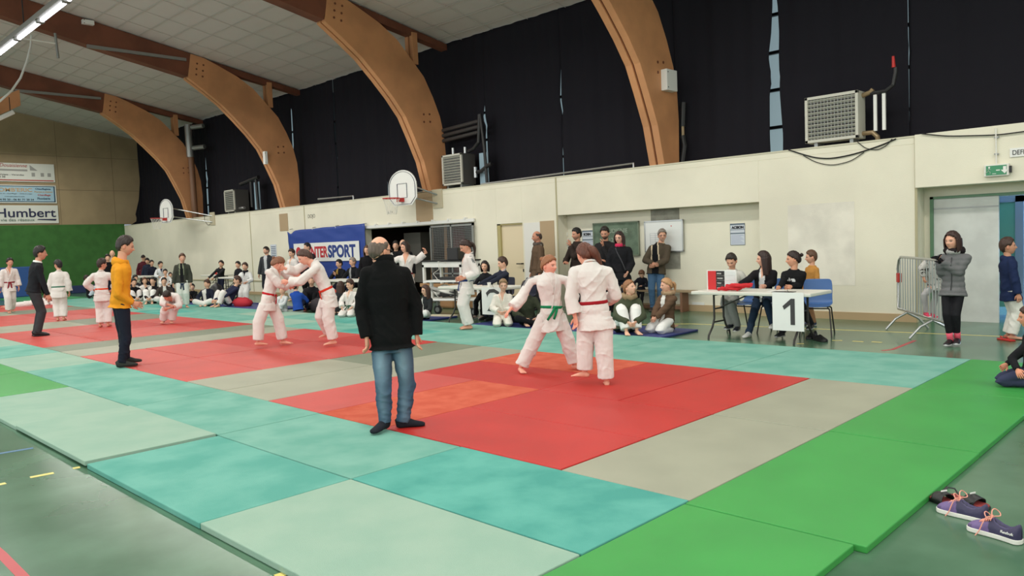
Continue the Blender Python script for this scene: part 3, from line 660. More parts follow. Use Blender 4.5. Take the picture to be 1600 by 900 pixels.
mb = MB(); mb.sweep([(px0+pw*.13, -.041, pz0+ph_*.25), (px0+pw*.19, -.041, pz0+ph_*.78), (px0+pw*.245, -.041, pz0+ph_*.25)], [(.09, .003)]*3, [(1, 0, 0)]*3, 8); mb.build('logo_arch', M_IB, t)
# back wall sponsor boards
XS = XB+.06
def board(px0_, py0, px1_, py1, lab, m):
    a = un(px1_, py0, 0, XS); b = un(px1_, py1, 0, XS); w_ = 5.2
    t = empty('sponsor_board', (XS, a[1]-w_, b[2]), 0, lab, 'sponsor board'); h = a[2]-b[2]
    MB().box(-.04, 0, 0, w_, 0, h).build('panel', m, t); return t, w_, h
M_BW = mat('board_white', (214, 216, 208), .5)
def btext(nm, body, m, t, yr, w_, z, h_, align='R', **k):
    o = text_mesh(nm, body, 1.0, m, t, (0, 0, 0), RB, depth=.002, **k); co = mverts_(o.data); a, b = co[:, 0].min(), co[:, 0].max(); c_, d_ = co[:, 1].min(), co[:, 1].max()
    sx = w_/(b-a); sy = h_/(d_-c_); o.scale = (sx, sy, 1); o.location = (.014, yr-w_-a*sx if align == 'R' else yr-w_/2-a*sx, z-c_*sy)
t, bw, bh = board(0, 257, 84, 285, 'top sponsor board with red script lettering', M_BW)
msr = mat('script_red', (170, 70, 62), .6); mgy = mat('print_grey', (150, 150, 146), .6)
btext('lettering_red', 'Menuiserie Construction Douaisienne', msr, t, bw-1.05, 3.2, bh*.78, bh*.19, shear=.25)
MB().box(0, .006, bw-3.6, bw-1.05, bh*.57, bh*.67).build('grey_band', mgy, t)
MB().box(0, .006, 0, bw-.05, bh*.05, bh*.11).build('red_line', msr, t)
btext('small_print', 'Portes - Fenetres - Volets - Verandas', M_TXT, t, bw-1.2, 1.9, bh*.33, bh*.08); btext('phone_number', '03 27 88 88 20', M_TXT, t, bw-1.9, .8, bh*.2, bh*.09)
mb = MB(); mb.prism([(bw-.95, bh*.92), (bw-.95, bh*.62), (bw-.66, bh*.62)], 0, 0, .006); mb.build('house_drawing', mgy, t)
for q in (.9, .55, .28): MB().box(0, .006, bw-q, bw-q+.13, bh*.3, bh*.5).build('window_drawing', mgy, t)
t, bw, bh = board(0, 290, 87, 317.6, 'middle sponsor board, pale blue with a dark frame', M_BW)
bl = mat('board_blue', (160, 192, 208), .5); bd = mat('board_navy', (40, 76, 100), .5)
MB().box(0, .006, 0, bw-.05, bh*.06, bh*.95).build('blue_field', bl, t)
mb = MB(); mb.box(.004, .012, 0, bw-.05, bh*.91, bh*.95); mb.box(.004, .012, 0, bw-.05, bh*.06, bh*.10); mb.box(.004, .012, bw-.10, bw-.05, bh*.06, bh*.95); mb.build('frame_line', bd, t)
btext('lettering_gold', "PLOMB'ERIC", mat('print_gold', (190, 160, 120), .6), t, bw-.94, 1.55, bh*.62, bh*.22, bold=.02)
btext('small_print', 'Installation en chauffage - Depannage', M_TXT, t, bw-.95, 1.6, bh*.48, bh*.06); btext('web_address', 'www.plomberic.com', M_TXT, t, bw-1.25, .75, bh*.32, bh*.07); btext('phone_number', '06 84 95 20 - 06 81 71 20 24', M_TXT, t, bw-.9, 1.5, bh*.14, bh*.10, bold=.02)
for k, (wd_, cc) in enumerate((('Chauffagiste', bd), ('Pompe a chaleur', mat('print_gold', (190, 160, 120))), ('Chauffage', msr), ('Plomberie', bd))):
    btext('slogan', wd_, cc, t, bw-(.22, .14, .24, .26)[k], (.6, .72, .5, .5)[k], bh*(.72, .56, .38, .20)[k], bh*.12, bold=.02)
t, bw, bh = board(0, 321, 90, 348.6, 'bottom sponsor board with large dark blue Humbert lettering', M_BW)
hb = mat('humbert_navy', (28, 34, 70), .6)
btext('lettering', 'Humbert', hb, t, bw-.10, 2.28, bh*.34, bh*.49, bold=.012); btext('slogan', 'La vie des réseaux', mat('print_green', (84, 110, 100), .6), t, bw-.95, 1.5, bh*.13, bh*.15)
MB().prism([(bw-.85, bh*.19), (bw-.12, bh*.14), (bw-.08, bh*.24), (bw-.8, bh*.24)], 0, 0, .008).build('underline', hb, t)
# posters and boards of the recess
YR = W+RD
def rect(px0_, py0, px1_, py1, y): a = un(px0_, (py0+py1)/2, 1, y); b = un(px1_, (py0+py1)/2, 1, y); c0 = un((px0_+px1_)/2, py0, 1, y)[2]; c1 = un((px0_+px1_)/2, py1, 1, y)[2]; return a[0], b[0], c1, c0
x0, x1, z0, z1 = rect(928, 348, 998, 399, YR-.03)
t = empty('chalkboard', (x0, YR-.04, z0), 0, 'green chalkboard with faint chalk writing in the recess', 'chalkboard')
MB().box(0, x1-x0, 0, .03, 0, z1-z0).build('panel', mat('chalk_green', (100, 118, 100), .85, var=.12, vscale=6), t)
mb = MB(); w_, h_ = x1-x0, z1-z0
for q in ((-.015, w_+.015, -.015, .01), (-.015, w_+.015, h_-.01, h_+.015), (-.015, .01, 0, h_), (w_-.01, w_+.015, 0, h_)): mb.box(q[0], q[1], -.008, .03, q[2], q[3])
mb.build('frame', mat('chalk_frame', (120, 132, 112), .6), t); mc = mat('chalk_mark', (160, 172, 156), .9)
text_mesh('chalk_writing', 'AUDIGNIE', .13, mc, t, (.28*w_, -.004, h_-.22), RW); text_mesh('chalk_writing', '12:30', .13, mc, t, (.35*w_, -.004, h_-.42), RW)
x0, x1, z0, z1 = rect(1018, 325, 1062, 420, YR-.008)
tag(MB().box(x0, x1, YR-.014, YR-.002, z0, z1).build('backing_board', mat('grey_board', (150, 148, 136), .8, var=.1, vscale=5)), 'grey board fixed behind the whiteboard', 'board')
x0, x1, z0, z1 = rect(1008, 345, 1067, 393, YR-.05)
t = empty('whiteboard', (x0, YR-.055, z0), 0, 'white marker board with a small bracket chart in the recess', 'whiteboard'); w_, h_ = x1-x0, z1-z0
MB().box(0, w_, 0, .03, 0, h_).build('panel', mat('board_gloss', (226, 228, 226), .12), t)
mb = MB()
for q in ((-.01, w_+.01, -.01, .012), (-.01, w_+.01, h_-.012, h_+.01), (-.01, .012, 0, h_), (w_-.012, w_+.01, 0, h_)): mb.box(q[0], q[1], -.01, .03, q[2], q[3])
mb.build('frame', M_GALV, t); mb = MB()
for k in range(6): mb.box(.14*w_, .42*w_, -.003, 0, h_*(.25+.07*k), h_*(.25+.07*k)+.004)
for k in range(3): mb.box((.14+.14*k)*w_, (.14+.14*k)*w_+.004, -.003, 0, h_*.25, h_*.6)
mb.build('chart_lines', mat('marker_grey', (140, 144, 160)), t); MB().box(.7*w_, .72*w_, -.003, 0, .8*h_, .84*h_).build('red_mark', M_RED, t)
def poster(q, lab, y, kind=0):
    x0, x1, z0, z1 = rect(*q, y); w_, h_ = x1-x0, z1-z0
    t = empty('poster', (x0, y, z0), 0, lab, 'poster'); MB().box(0, w_, 0, .008, 0, h_).build('sheet', mat('paper', (206, 212, 222), .6), t)
    mb = MB(); mb.box(0, w_, -.003, 0, h_*.93, h_); mb.box(0, w_*.02, -.003, 0, 0, h_); mb.box(w_*.98, w_, -.003, 0, 0, h_); mb.box(0, w_, -.003, 0, 0, h_*.02); mb.box(0, w_, -.003, 0, h_*.52, h_*.57); mb.box(0, w_, -.003, 0, h_*.70, h_*.72)
    mb.build('frame_print', mat('poster_grey', (96, 110, 124), .6), t)
    text_mesh('heading', 'ACSION' if kind == 0 else 'SCRIN', h_*.16, M_TXT, t, (w_*.12, -.003, h_*.76), RW, bold=.004); mb = MB()
    for k in range(7): mb.box(w_*.08, w_*(.92-.1*(k % 3)), -.003, 0, h_*(.08+.06*k), h_*(.08+.06*k)+h_*.015)
    mb.build('text_lines', mat('print_faint', (150, 160, 190), .6), t)
poster((1141, 349, 1164, 383), 'pale blue notice with a black heading on the recess wall above table 1', YR-.01)
poster((910, 360, 928, 392), 'pale notice beside the chalkboard, partly behind heads', YR-.01, 1)
x0, x1, z0, z1 = rect(423, 382, 432, 405, W-.012)
t = empty('poster', (x0, W-.012, z0), 0, 'small printed notice on the wall left of the blue banner', 'poster'); w_, h_ = x1-x0, z1-z0
MB().box(0, w_, 0, .008, 0, h_).build('sheet', mat('paper', (206, 212, 222)), t); mb = MB()
for k in range(7): mb.box(w_*.1, w_*.9, -.003, 0, h_*(.1+.12*k), h_*(.1+.12*k)+h_*.05)
mb.build('text_lines', mat('poster_grey', (96, 110, 124)), t)
x0, x1, z0, z1 = rect(1361, 471, 1368, 476, W); 
a = un(1081, 470, 1, YR-.02); b = un(1102, 478, 1, YR-.02)
a0 = un(1362, 474, 1, W-.02); 
xq0, xq1 = un(1362, 474, 1, YR-.01)[0], un(1380, 478, 1, YR-.01)[0]
o = MB().box(0, .28, -.012, 0, 0, .08).build('white_label', M_WHITE); p_ = un(1082, 478, 1, YR-.003); o.location = (p_[0], YR-.003, p_[2]); tag(o, 'small blank white strip stuck low on the recess wall', 'label')
# wall switch and intercom on the reveal
for nm, q, w_, h_, lab in (('light_switch', (884, 366), .09, .09, 'small square light switch on the recess wall'), ('intercom', (886, 386), .14, .40, 'beige intercom panel below the light switch')):
    p_ = un(*q, 1, YR-.03); t = empty(nm, (p_[0], YR-.03, p_[2]), 0, lab, nm.replace('_', ' '))
    MB().box(-w_/2, w_/2, 0, .028, -h_/2, h_/2).build('housing', M_PLASTICW, t, bevel=.006)
    mb = MB()
    if nm == 'intercom':
        for i in range(3):
            for j in range(4): mb.box(-.045+.035*i, -.022+.035*i, -.006, 0, .02+.035*j, .04+.035*j)
    else: mb.cyl((0, -.006, 0), (0, 0, 0), .022)
    mb.build('buttons', mat('button_grey', (150, 146, 130)), t)
# letters painted on wall, small
t = tag(text_mesh('wall_lettering', 'DOJO', .17, mat('stencil_grey', (120, 118, 110), .8), None, tuple(un(481, 341, 1, W-.004)), RW), 'small grey stencilled word on the wall above the banner', 'lettering')
t = tag(text_mesh('wall_lettering', 'A 11', .12, mat('stencil_grey', (120, 118, 110)), None, tuple(un(606, 334, 1, W-.004)), RW), 'tiny grey stencilled code on the wall below the nearer hoop', 'lettering')
# ================================================================== PEOPLE
def nrm(v):
    v = np.array(v, float); return v/(np.linalg.norm(v)+1e-9)
def ik(a, c, l1, l2, pole):
    a = np.array(a, float); c = np.array(c, float); d = c-a; L = np.linalg.norm(d); L2 = min(L, (l1+l2)*.999)
    if L > L2: l1 *= L/L2; l2 *= L/L2
    dn = d/(L+1e-9); x = (l1*l1-l2*l2+L*L)/(2*L+1e-9); h = math.sqrt(max(l1*l1-x*x, 0))
    p = np.array(pole, float); p = p-dn*(p@dn); p = nrm(p)
    return a+dn*x+p*h
def fold(P, sc, seed):
    r = np.random.RandomState(seed); v = np.zeros(len(P)); amp = 1.0
    for k in range(5):
        d1 = r.normal(size=3); d1 /= np.linalg.norm(d1); d2 = r.normal(size=3); d2 /= np.linalg.norm(d2)
        f = sc*1.55**k
        v += amp*np.sin(P@d1*f+1.7*np.sin(P@d2*f*.55+r.uniform(0, 6))+r.uniform(0, 6)); amp *= .72
    v = v/2.0
    a = r.normal(size=3); a /= np.linalg.norm(a); n = np.sin(P@a*sc*1.3+1.5*np.sin(P@np.roll(a, 1)*sc*.9+r.uniform(0, 6)))
    n2 = np.sin(P@np.roll(a, 2)*sc*2.1+1.5*np.sin(P@a*sc*1.1+r.uniform(0, 6)))
    return np.clip(.7*v+.9*(1-2*np.sqrt(np.abs(n)))*.6+.5*(1-2*np.sqrt(np.abs(n2)))*.5, -.55, 1.6)
def remesh(v, f, vox, smooth=3, sf=.5):
    me = bpy.data.meshes.new('tmp'); me.from_pydata([tuple(x) for x in v], [], f)
    import bmesh
    bm = bmesh.new(); bm.from_mesh(me); bmesh.ops.recalc_face_normals(bm, faces=bm.faces); bm.to_mesh(me); bm.free()
    o = bpy.data.objects.new('tmp', me); COL.objects.link(o)
    m = o.modifiers.new('r', 'REMESH'); m.mode = 'VOXEL'; m.voxel_size = vox; m.use_smooth_shade = True
    if smooth:
        s = o.modifiers.new('s', 'SMOOTH'); s.factor = sf; s.iterations = smooth
    dg = bpy.context.evaluated_depsgraph_get(); out = bpy.data.meshes.new_from_object(o.evaluated_get(dg))
    bpy.data.objects.remove(o); bpy.data.meshes.remove(me)
    return out
def mverts(me):
    a = np.empty(len(me.vertices)*3); me.vertices.foreach_get('co', a); return a.reshape(-1, 3)
def mnorms(me):
    a = np.empty(len(me.vertices)*3); me.vertices.foreach_get('normal', a); return a.reshape(-1, 3)
def setv(me, a): me.vertices.foreach_set('co', a.ravel()); me.update()
def setcol(me, c):
    at = me.color_attributes.new('Col', 'FLOAT_COLOR', 'POINT'); c4 = np.ones((len(me.vertices), 4)); c4[:, :3] = c
    at.data.foreach_set('color', c4.ravel())
def meshobj(name, me, m, parent):
    me.name = name; me.materials.clear(); me.materials.append(m)
    me.polygons.foreach_set('use_smooth', [True]*len(me.polygons))
    o = bpy.data.objects.new(name, me); COL.objects.link(o); o.parent = parent; return o
def joined(parts):
    v = []; f = []; c = []
    for (pv, pf, pc) in parts:
        b = len(v); v += [tuple(x) for x in pv]; f += [tuple(b+i for i in q) for q in pf]
        pc = np.array(pc, float); c.append(np.tile(pc, (len(pv), 1)) if pc.ndim == 1 else pc)
    me = bpy.data.meshes.new('m'); me.from_pydata(v, [], f); me.update(); setcol(me, np.vstack(c)); return me
def sstep(a, b, x):
    t = np.clip((x-a)/(b-a), 0, 1); return t*t*(3-2*t)

# head: unit head, half height 1 (=.115 m on an adult)
def head_grid(nlat, nlon):
    th = np.linspace(0, math.pi, nlat+1); ph = np.linspace(0, 2*math.pi, nlon, endpoint=False)
    V = [(0, 0, 1)]
    for t in th[1:-1]:
        for p in ph: V.append((math.sin(t)*math.sin(p), math.sin(t)*math.cos(p), math.cos(t)))
    V.append((0, 0, -1)); V = np.array(V); F = []
    for k in range(nlon): F.append((0, 1+(k+1) % nlon, 1+k))
    for i in range(nlat-2):
        for k in range(nlon):
            a = 1+i*nlon+k; b = 1+i*nlon+(k+1) % nlon; F.append((a, b, b+nlon, a+nlon))
    o = 1+(nlat-2)*nlon; L = len(V)-1
    for k in range(nlon): F.append((L, o+k, o+(k+1) % nlon))
    return V, F
def head_shape(D, hair=0.0, fem=0.0):
    x = D[:, 0]*.076; y = D[:, 1]*.096; z = D[:, 2]*.117
    low = np.clip(-D[:, 2], 0, 1); front = np.clip(D[:, 1], 0, 1); back = np.clip(-D[:, 1], 0, 1)
    x = x*(1-(.20+.05*fem)*low**1.3); x = x*(1+.03*back)
    y = np.where(D[:, 1] > 0, y*(1-.03*low), y*(1-.42*sstep(.15, .95, low)))
    y = y+.012*low*front
    xa = np.abs(x)
    fm = sstep(.2, .6, D[:, 1])*(1 if hair == 0 else 0)
    y = y-fm*.006*sstep(.02, .06, xa)*0
    nose = np.exp(-(x/.0115)**2)*np.where(z > -.026, sstep(.028, -.022, z)*1.0, np.exp(-((z+.026)/.0075)**2))
    nose = nose*np.where(z > -.01, .75, 1.0)
    y = y+fm*.023*nose
    y = y+fm*.006*np.exp(-((xa-.011)/.007)**2-((z+.028)/.008)**2)
    y = y-fm*.009*np.exp(-((xa-.031)/.016)**2-((z-.004)/.012)**2)
    y = y+fm*.004*np.exp(-((z-.026)/.010)**2)
    y = y+fm*.0055*np.exp(-(x/.022)**2-((z+.054)/.0075)**2)-fm*.003*np.exp(-(x/.022)**2-((z+.0545)/.002)**2)
    y = y-fm*.004*np.exp(-(x/.03)**2-((z+.072)/.008)**2)
    y = y+fm*.007*np.exp(-(x/.022)**2-((z+.095)/.014)**2)
    y = y+fm*.004*np.exp(-((xa-.038)/.014)**2-((z+.02)/.014)**2)
    return np.stack([x, y, z], 1)
class Frame:
    def __init__(s, c, R, k): s.c = np.array(c, float); s.R = np.array(R, float); s.k = k     # columns x,y,z
    def to(s, P): return s.c+(np.array(P)*s.k)@s.R.T
def rotm(yaw, pitch, roll):
    cy, sy = math.cos(yaw), math.sin(yaw); cp, sp = math.cos(pitch), math.sin(pitch); cr, sr = math.cos(roll), math.sin(roll)
    Rz = np.array([[cy, sy, 0], [-sy, cy, 0], [0, 0, 1]])    # yaw>0 turns to the person's right
    Rx = np.array([[1, 0, 0], [0, cp, -sp], [0, sp, cp]])      # pitch>0 looks up
    Ry = np.array([[cr, 0, sr], [0, 1, 0], [-sr, 0, cr]])
    return Rz@Rx@Ry
def build_head(fr, skin, browc, lod, beard=None, fem=0):
    n = (56, 84) if lod == 0 else (44, 64) if lod == 1 else (26, 36)
    D, F = head_grid(*n); P = head_shape(D, 0, fem); c = np.tile(np.array(skin), (len(P), 1))
    x, y, z = P.T; fm = (D[:, 1] > .25); xa = np.abs(x)
    lip = fm*np.exp(-(x/.021)**4-((z+.054)/.0068)**4); c = c*(1-lip[:, None]*.7)+np.array(skin)*np.array([.82, .45, .45])*lip[:, None]*.7
    scl = fm*np.exp(-((xa-.031)/.0140)**4-((z-.003)/.0056)**4); c = c*(1-scl[:, None]*.8)+np.array([.50, .42, .38])*scl[:, None]*.8
    eye = fm*np.exp(-((xa-.031)/.0072)**4-((z-.003)/.0062)**4); c = c*(1-eye[:, None]*.95)+np.array([.03, .02, .018])*eye[:, None]*.95
    lid = fm*np.exp(-((xa-.031)/.0165)**4-((z-.0095)/.0026)**2); c = c*(1-lid[:, None]*.75)+np.array([.05, .03, .025])*lid[:, None]*.75
    brow = fm*np.exp(-((xa-.032)/.019)**4-((z-.0225)/.0048)**4); c = c*(1-brow[:, None]*.75)+np.array(browc)*brow[:, None]*.75
    chk = fm*np.exp(-((xa-.042)/.018)**2-((z+.03)/.02)**2); c = c*(1-chk[:, None]*np.array([0, .10, .08]))
    nst = fm*np.exp(-((xa-.008)/.005)**2-((z+.034)/.004)**2); c = c*(1-nst[:, None]*.5)
    if beard is not None:
        b = sstep(-.03, -.055, z)*sstep(-.3, .15, D[:, 1]); b = b*(1-lip*.9); c = c*(1-b[:, None]*beard[3])+np.array(beard[:3])*b[:, None]*beard[3]
    parts = [(fr.to(P), F, c)]
    for s in (-1, 1):   # ears
        E, EF = head_grid(8, 10); E = E*np.array([.010, .020, .033]); E[:, 0] += s*.074; E[:, 1] += -.008+.2*np.abs(E[:, 0]-s*.074); E[:, 2] += -.006
        E[:, 0] += s*.35*np.clip(-.008-E[:, 1], 0, 1)
        parts.append((fr.to(E), EF, np.array(skin)*np.array([1, .86, .84])))
    return parts
def hairline(D, style):
    az = np.abs(np.arctan2(D[:, 0], D[:, 1]))   # 0 front .. pi back
    zc = np.interp(az, [0, .5, .95, 1.25, 1.45, 1.75, 2.1, 3.2], {
        'short': [.60, .57, .42, .02, .10, .12, -.50, -.74], 'long': [.62, .56, .38, -.1, -.45, -.8, -.85, -.9],
        'tied': [.58, .52, .36, .22, .12, -.10, -.42, -.60], 'bald': [2, 2, .9, .30, .02, -.05, -.40, -.62]}.get(style, [.60, .57, .42, .02, .10, .12, -.50, -.74]))
    return D[:, 2]-zc
def build_hair(fr, style, hc, lod, parent, fem, seed, rear=None, longz=None, o_r=1.0):
    n = (44, 60) if lod == 0 else (32, 44) if lod == 1 else (22, 30)
    D, F = head_grid(*n); base = {'pony': 'tied', 'bun': 'tied', 'braid': 'tied', 'long': 'long', 'bald': 'bald'}.get(style, 'short')
    h = hairline(D, base); P = head_shape(D, 1.0, fem)
    if base == 'bald': h = np.minimum(h, .66-D[:, 2]-.12*(D[:, 1] < 0))
    h = h+.035*np.sin(D[:, 0]*31)*np.cos(D[:, 1]*23)+.03*np.sin(D[:, 0]*67+D[:, 1]*43)
    t = {'short': .019, 'long': .022, 'tied': .018, 'bald': .006}[base]
    if style == 'curly': t = .03
    if style == 'thick': t = .024
    if style == 'buzz': t = .007
    r = np.linalg.norm(P, axis=1, keepdims=True)
    if base == 'short': t = t*(.45+.55*sstep(-.15, .45, D[:, 2]))
    inf = t*sstep(-.02, .15, h)+.002
    tex = .0022*np.sin(D[:, 0]*40+3*D[:, 2])*np.cos(D[:, 1]*37)+.003*np.sin(D[:, 0]*13+4*D[:, 2]+seed)*np.cos(D[:, 1]*11+seed) if style != 'curly' else .008*fold(D, 9, seed)
    top = t*.5*sstep(.3, 1, D[:, 2])*(base == 'short')
    P = P*(1+(inf+tex+top)[:, None]/r)
    keep = h > -.015
    c = np.tile(np.array(hc), (len(P), 1)); c *= (1+.18*np.sin(D[:, 0:1]*55+np.cos(D[:, 1:2]*18)*3))
    idx = -np.ones(len(P), int); idx[keep] = np.arange(keep.sum())
    F2 = [tuple(idx[list(q)]) for q in F if all(keep[i] for i in q)]
    parts = [(fr.to(P[keep]), F2, c[keep])]
    me = joined(parts); o = meshobj('hair', me, MHAIR, parent)
    so = o.modifiers.new('thickness', 'SOLIDIFY'); so.thickness = .006*fr.k; so.offset = -1
    k = fr.k
    hcv = np.array(hc)
    if style in ('pony', 'bun', 'braid'):
        if rear is None: rear = [(0, -.105, .035), (0, -.14, .02), (0, -.15, -.05), (0, -.13, -.13)] if style == 'pony' else [(0, -.10, .02), (0, -.115, -.05), (0, -.10, -.12), (.01, -.09, -.2)] if style == 'braid' else [(0, -.10, .045), (0, -.125, .05), (0, -.15, .055)]
        Q = fr.to(np.array(rear)); m = len(Q)
        # smooth the path
        ts = np.linspace(0, m-1, 12); Qs = np.stack([np.interp(ts, range(m), Q[:, a]) for a in range(3)], 1)
        for _ in range(2): Qs[1:-1] = (Qs[:-2]+2*Qs[1:-1]+Qs[2:])/4
        u = np.linspace(0, 1, 12)
        rr = (.016+.020*np.sin(np.pi*np.clip(u*1.15, 0, 1)**.7)) if style == 'pony' else np.full(12, .017)+.003*np.sin(u*30) if style == 'braid' else .036*np.sqrt(np.clip(1-(2*u-1)**2, .05, 1))
        v, f = sweep(Qs, [(a*k*o_r, a*k*.8*o_r) for a in rr], None, 16); v = np.array(v)
        v = v+(nrm(np.ones(3))*0)+.003*k*np.sin(v@np.array([210., 170., 30.]))[:, None]
        cc = np.tile(hcv, (len(v), 1))*(1+.2*np.sin(v@np.array([260., 190., 20.]))[:, None])
        meshobj({'pony': 'ponytail', 'bun': 'hair_bun', 'braid': 'hair_braid'}[style], joined([(v, f, cc)]), MHAIR, parent)
    if style == 'long':
        zl = longz if longz else -.24
        # curtain of hair around the back and sides of the neck
        nA, nZ = 25, 14; v = []; f = []
        for i in range(nZ):
            t = i/(nZ-1); z = .03+(zl-.03)*t
            for j in range(nA):
                a = -2.15+4.3*j/(nA-1)
                rx = .088+.014*math.sin(t*2.4)-.018*t; ry = .10-.022*t+.012*math.sin(a*9)*.3
                w = .0035*math.sin(a*17+t*2)
                v.append(((rx+w)*math.sin(a), -(ry+w)*math.cos(a)-.004, z-.02*t*math.cos(a*5)*.5))
        for i in range(nZ-1):
            for j in range(nA-1): a = i*nA+j; f.append((a, a+1, a+nA+1, a+nA))
        v = fr.to(np.array(v)); cc = np.tile(hcv, (len(v), 1))*(1+.2*np.sin(np.arange(len(v)) % nA*2.1))[:, None]
        o = meshobj('long_hair', joined([(v, f, cc)]), MHAIR, parent); s = o.modifiers.new('thickness', 'SOLIDIFY'); s.thickness = .018*k; s.offset = -1

def hand_parts(wr, d, nrmal, k, skin, curl=.5, side=1, lod=0):
    d = nrm(d); n = nrmal-d*(nrmal@d); n = nrm(n); s = np.cross(d, n)*side   # s points to the thumb side
    seg = 8 if lod == 0 else 6
    parts = []
    pal = [wr-d*.025*k, wr, wr+d*.03*k, wr+d*.065*k, wr+d*.088*k]
    parts.append((*sweep(pal, [(.022*k, .020*k), (.026*k, .018*k), (.036*k, .017*k), (.041*k, .015*k), (.036*k, .011*k)], s, 12), skin))
    L = [.066, .074, .070, .054]; O = [.030, .010, -.011, -.031]
    for i in range(4):
        b = wr+d*(.082-.003*abs(i-1))*k+s*O[i]*k; a = 0; pts = [b]; l = L[i]*k
        for sgm in (.45, .3, .25):
            a += curl*(.5+.5*sgm)+.05*i; dd = d*math.cos(a)-n*math.sin(a)+s*(1.5-i)*.05; pts.append(pts[-1]+dd*l*sgm)
        parts.append((*sweep(pts, [.0098*k, .0090*k, .0080*k, .0062*k], None, seg), skin))
    b = wr+d*.018*k+s*.026*k; t1 = nrm(d*.62+s*.62-n*.35*(.4+curl)); t2 = nrm(d*.85+s*.2-n*.5*(.3+curl))
    parts.append((*sweep([b, b+t1*.034*k, b+t1*.034*k+t2*.026*k, b+t1*.034*k+t2*.048*k], [.0135*k, .0115*k, .0100*k, .0070*k], None, seg), skin))
    return parts
def foot_parts(an, fwd, k, skin, pitch=0, lod=0, upv=(0, 0, 1)):
    up = np.array(upv, float); f = nrm(fwd); f = f-up*(f@up); f = nrm(f); s = np.cross(f, up)
    if pitch:
        c, q = math.cos(pitch), math.sin(pitch); f, up = f*c+up*q, up*c-f*q
    h = .062*k
    P = lambda a, b: an+f*a*k+up*(b*k-h+0)
    path = [P(-.055, .028), P(-.03, .036), P(.0, .042), (P(.05, .034)), P(.10, .024), P(.145, .017), P(.165, .013)]
    rad = [(.018, .02), (.031, .034), (.033, .042), (.036, .033), (.043, .024), (.046, .016), (.040, .011)]
    parts = [(*sweep(path, [(a*k, b*k) for a, b in rad], s, 14), skin)]
    for i in range(5):
        o = (-.034+.017*i)*k; l = (.030-.004*i)*k; b = P(.150-.006*i, .012)+s*o
        parts.append((*sweep([b, b+f*l*.6, b+f*l-up*.004*k], [(.0095 if i else .013)*k, .009*k if i else .012*k, .006*k], None, 7), skin))
    return parts
def shoe_obj(an, fwd, k, col, sole, parent, pitch=0, name='shoe', upv=(0, 0, 1)):
    up = np.array(upv, float); f = nrm(fwd); f = f-up*(f@up); f = nrm(f); s = np.cross(f, up)
    if pitch:
        c, q = math.cos(pitch), math.sin(pitch); f, up = f*c+up*q, up*c-f*q
    h = .066*k; P = lambda a, b: an+f*a*k+up*(b*k-h)
    parts = []
    up1 = [P(-.07, .05), P(-.045, .055), P(-.01, .06), P(.05, .048), P(.11, .034), P(.17, .026), P(.195, .022)]
    rad = [(.018, .035), (.036, .05), (.040, .058), (.043, .042), (.049, .030), (.045, .022), (.025, .015)]
    parts.append((*sweep(up1, [(a*k, b*k) for a, b in rad], s, 16), col))
    if name == 'shoe':
        v, f2 = sweep([P(-.076, .012), P(-.05, .012), P(.0, .012), P(.1, .012), P(.17, .012), P(.203, .014)], [(a*k, .013*k) for a in (.02, .042, .043, .053, .048, .022)], s, 14)
        parts.append((v, f2, sole))
    return meshobj(name, joined(parts), MLEATHER if name == 'shoe' else MCLOTH, parent)

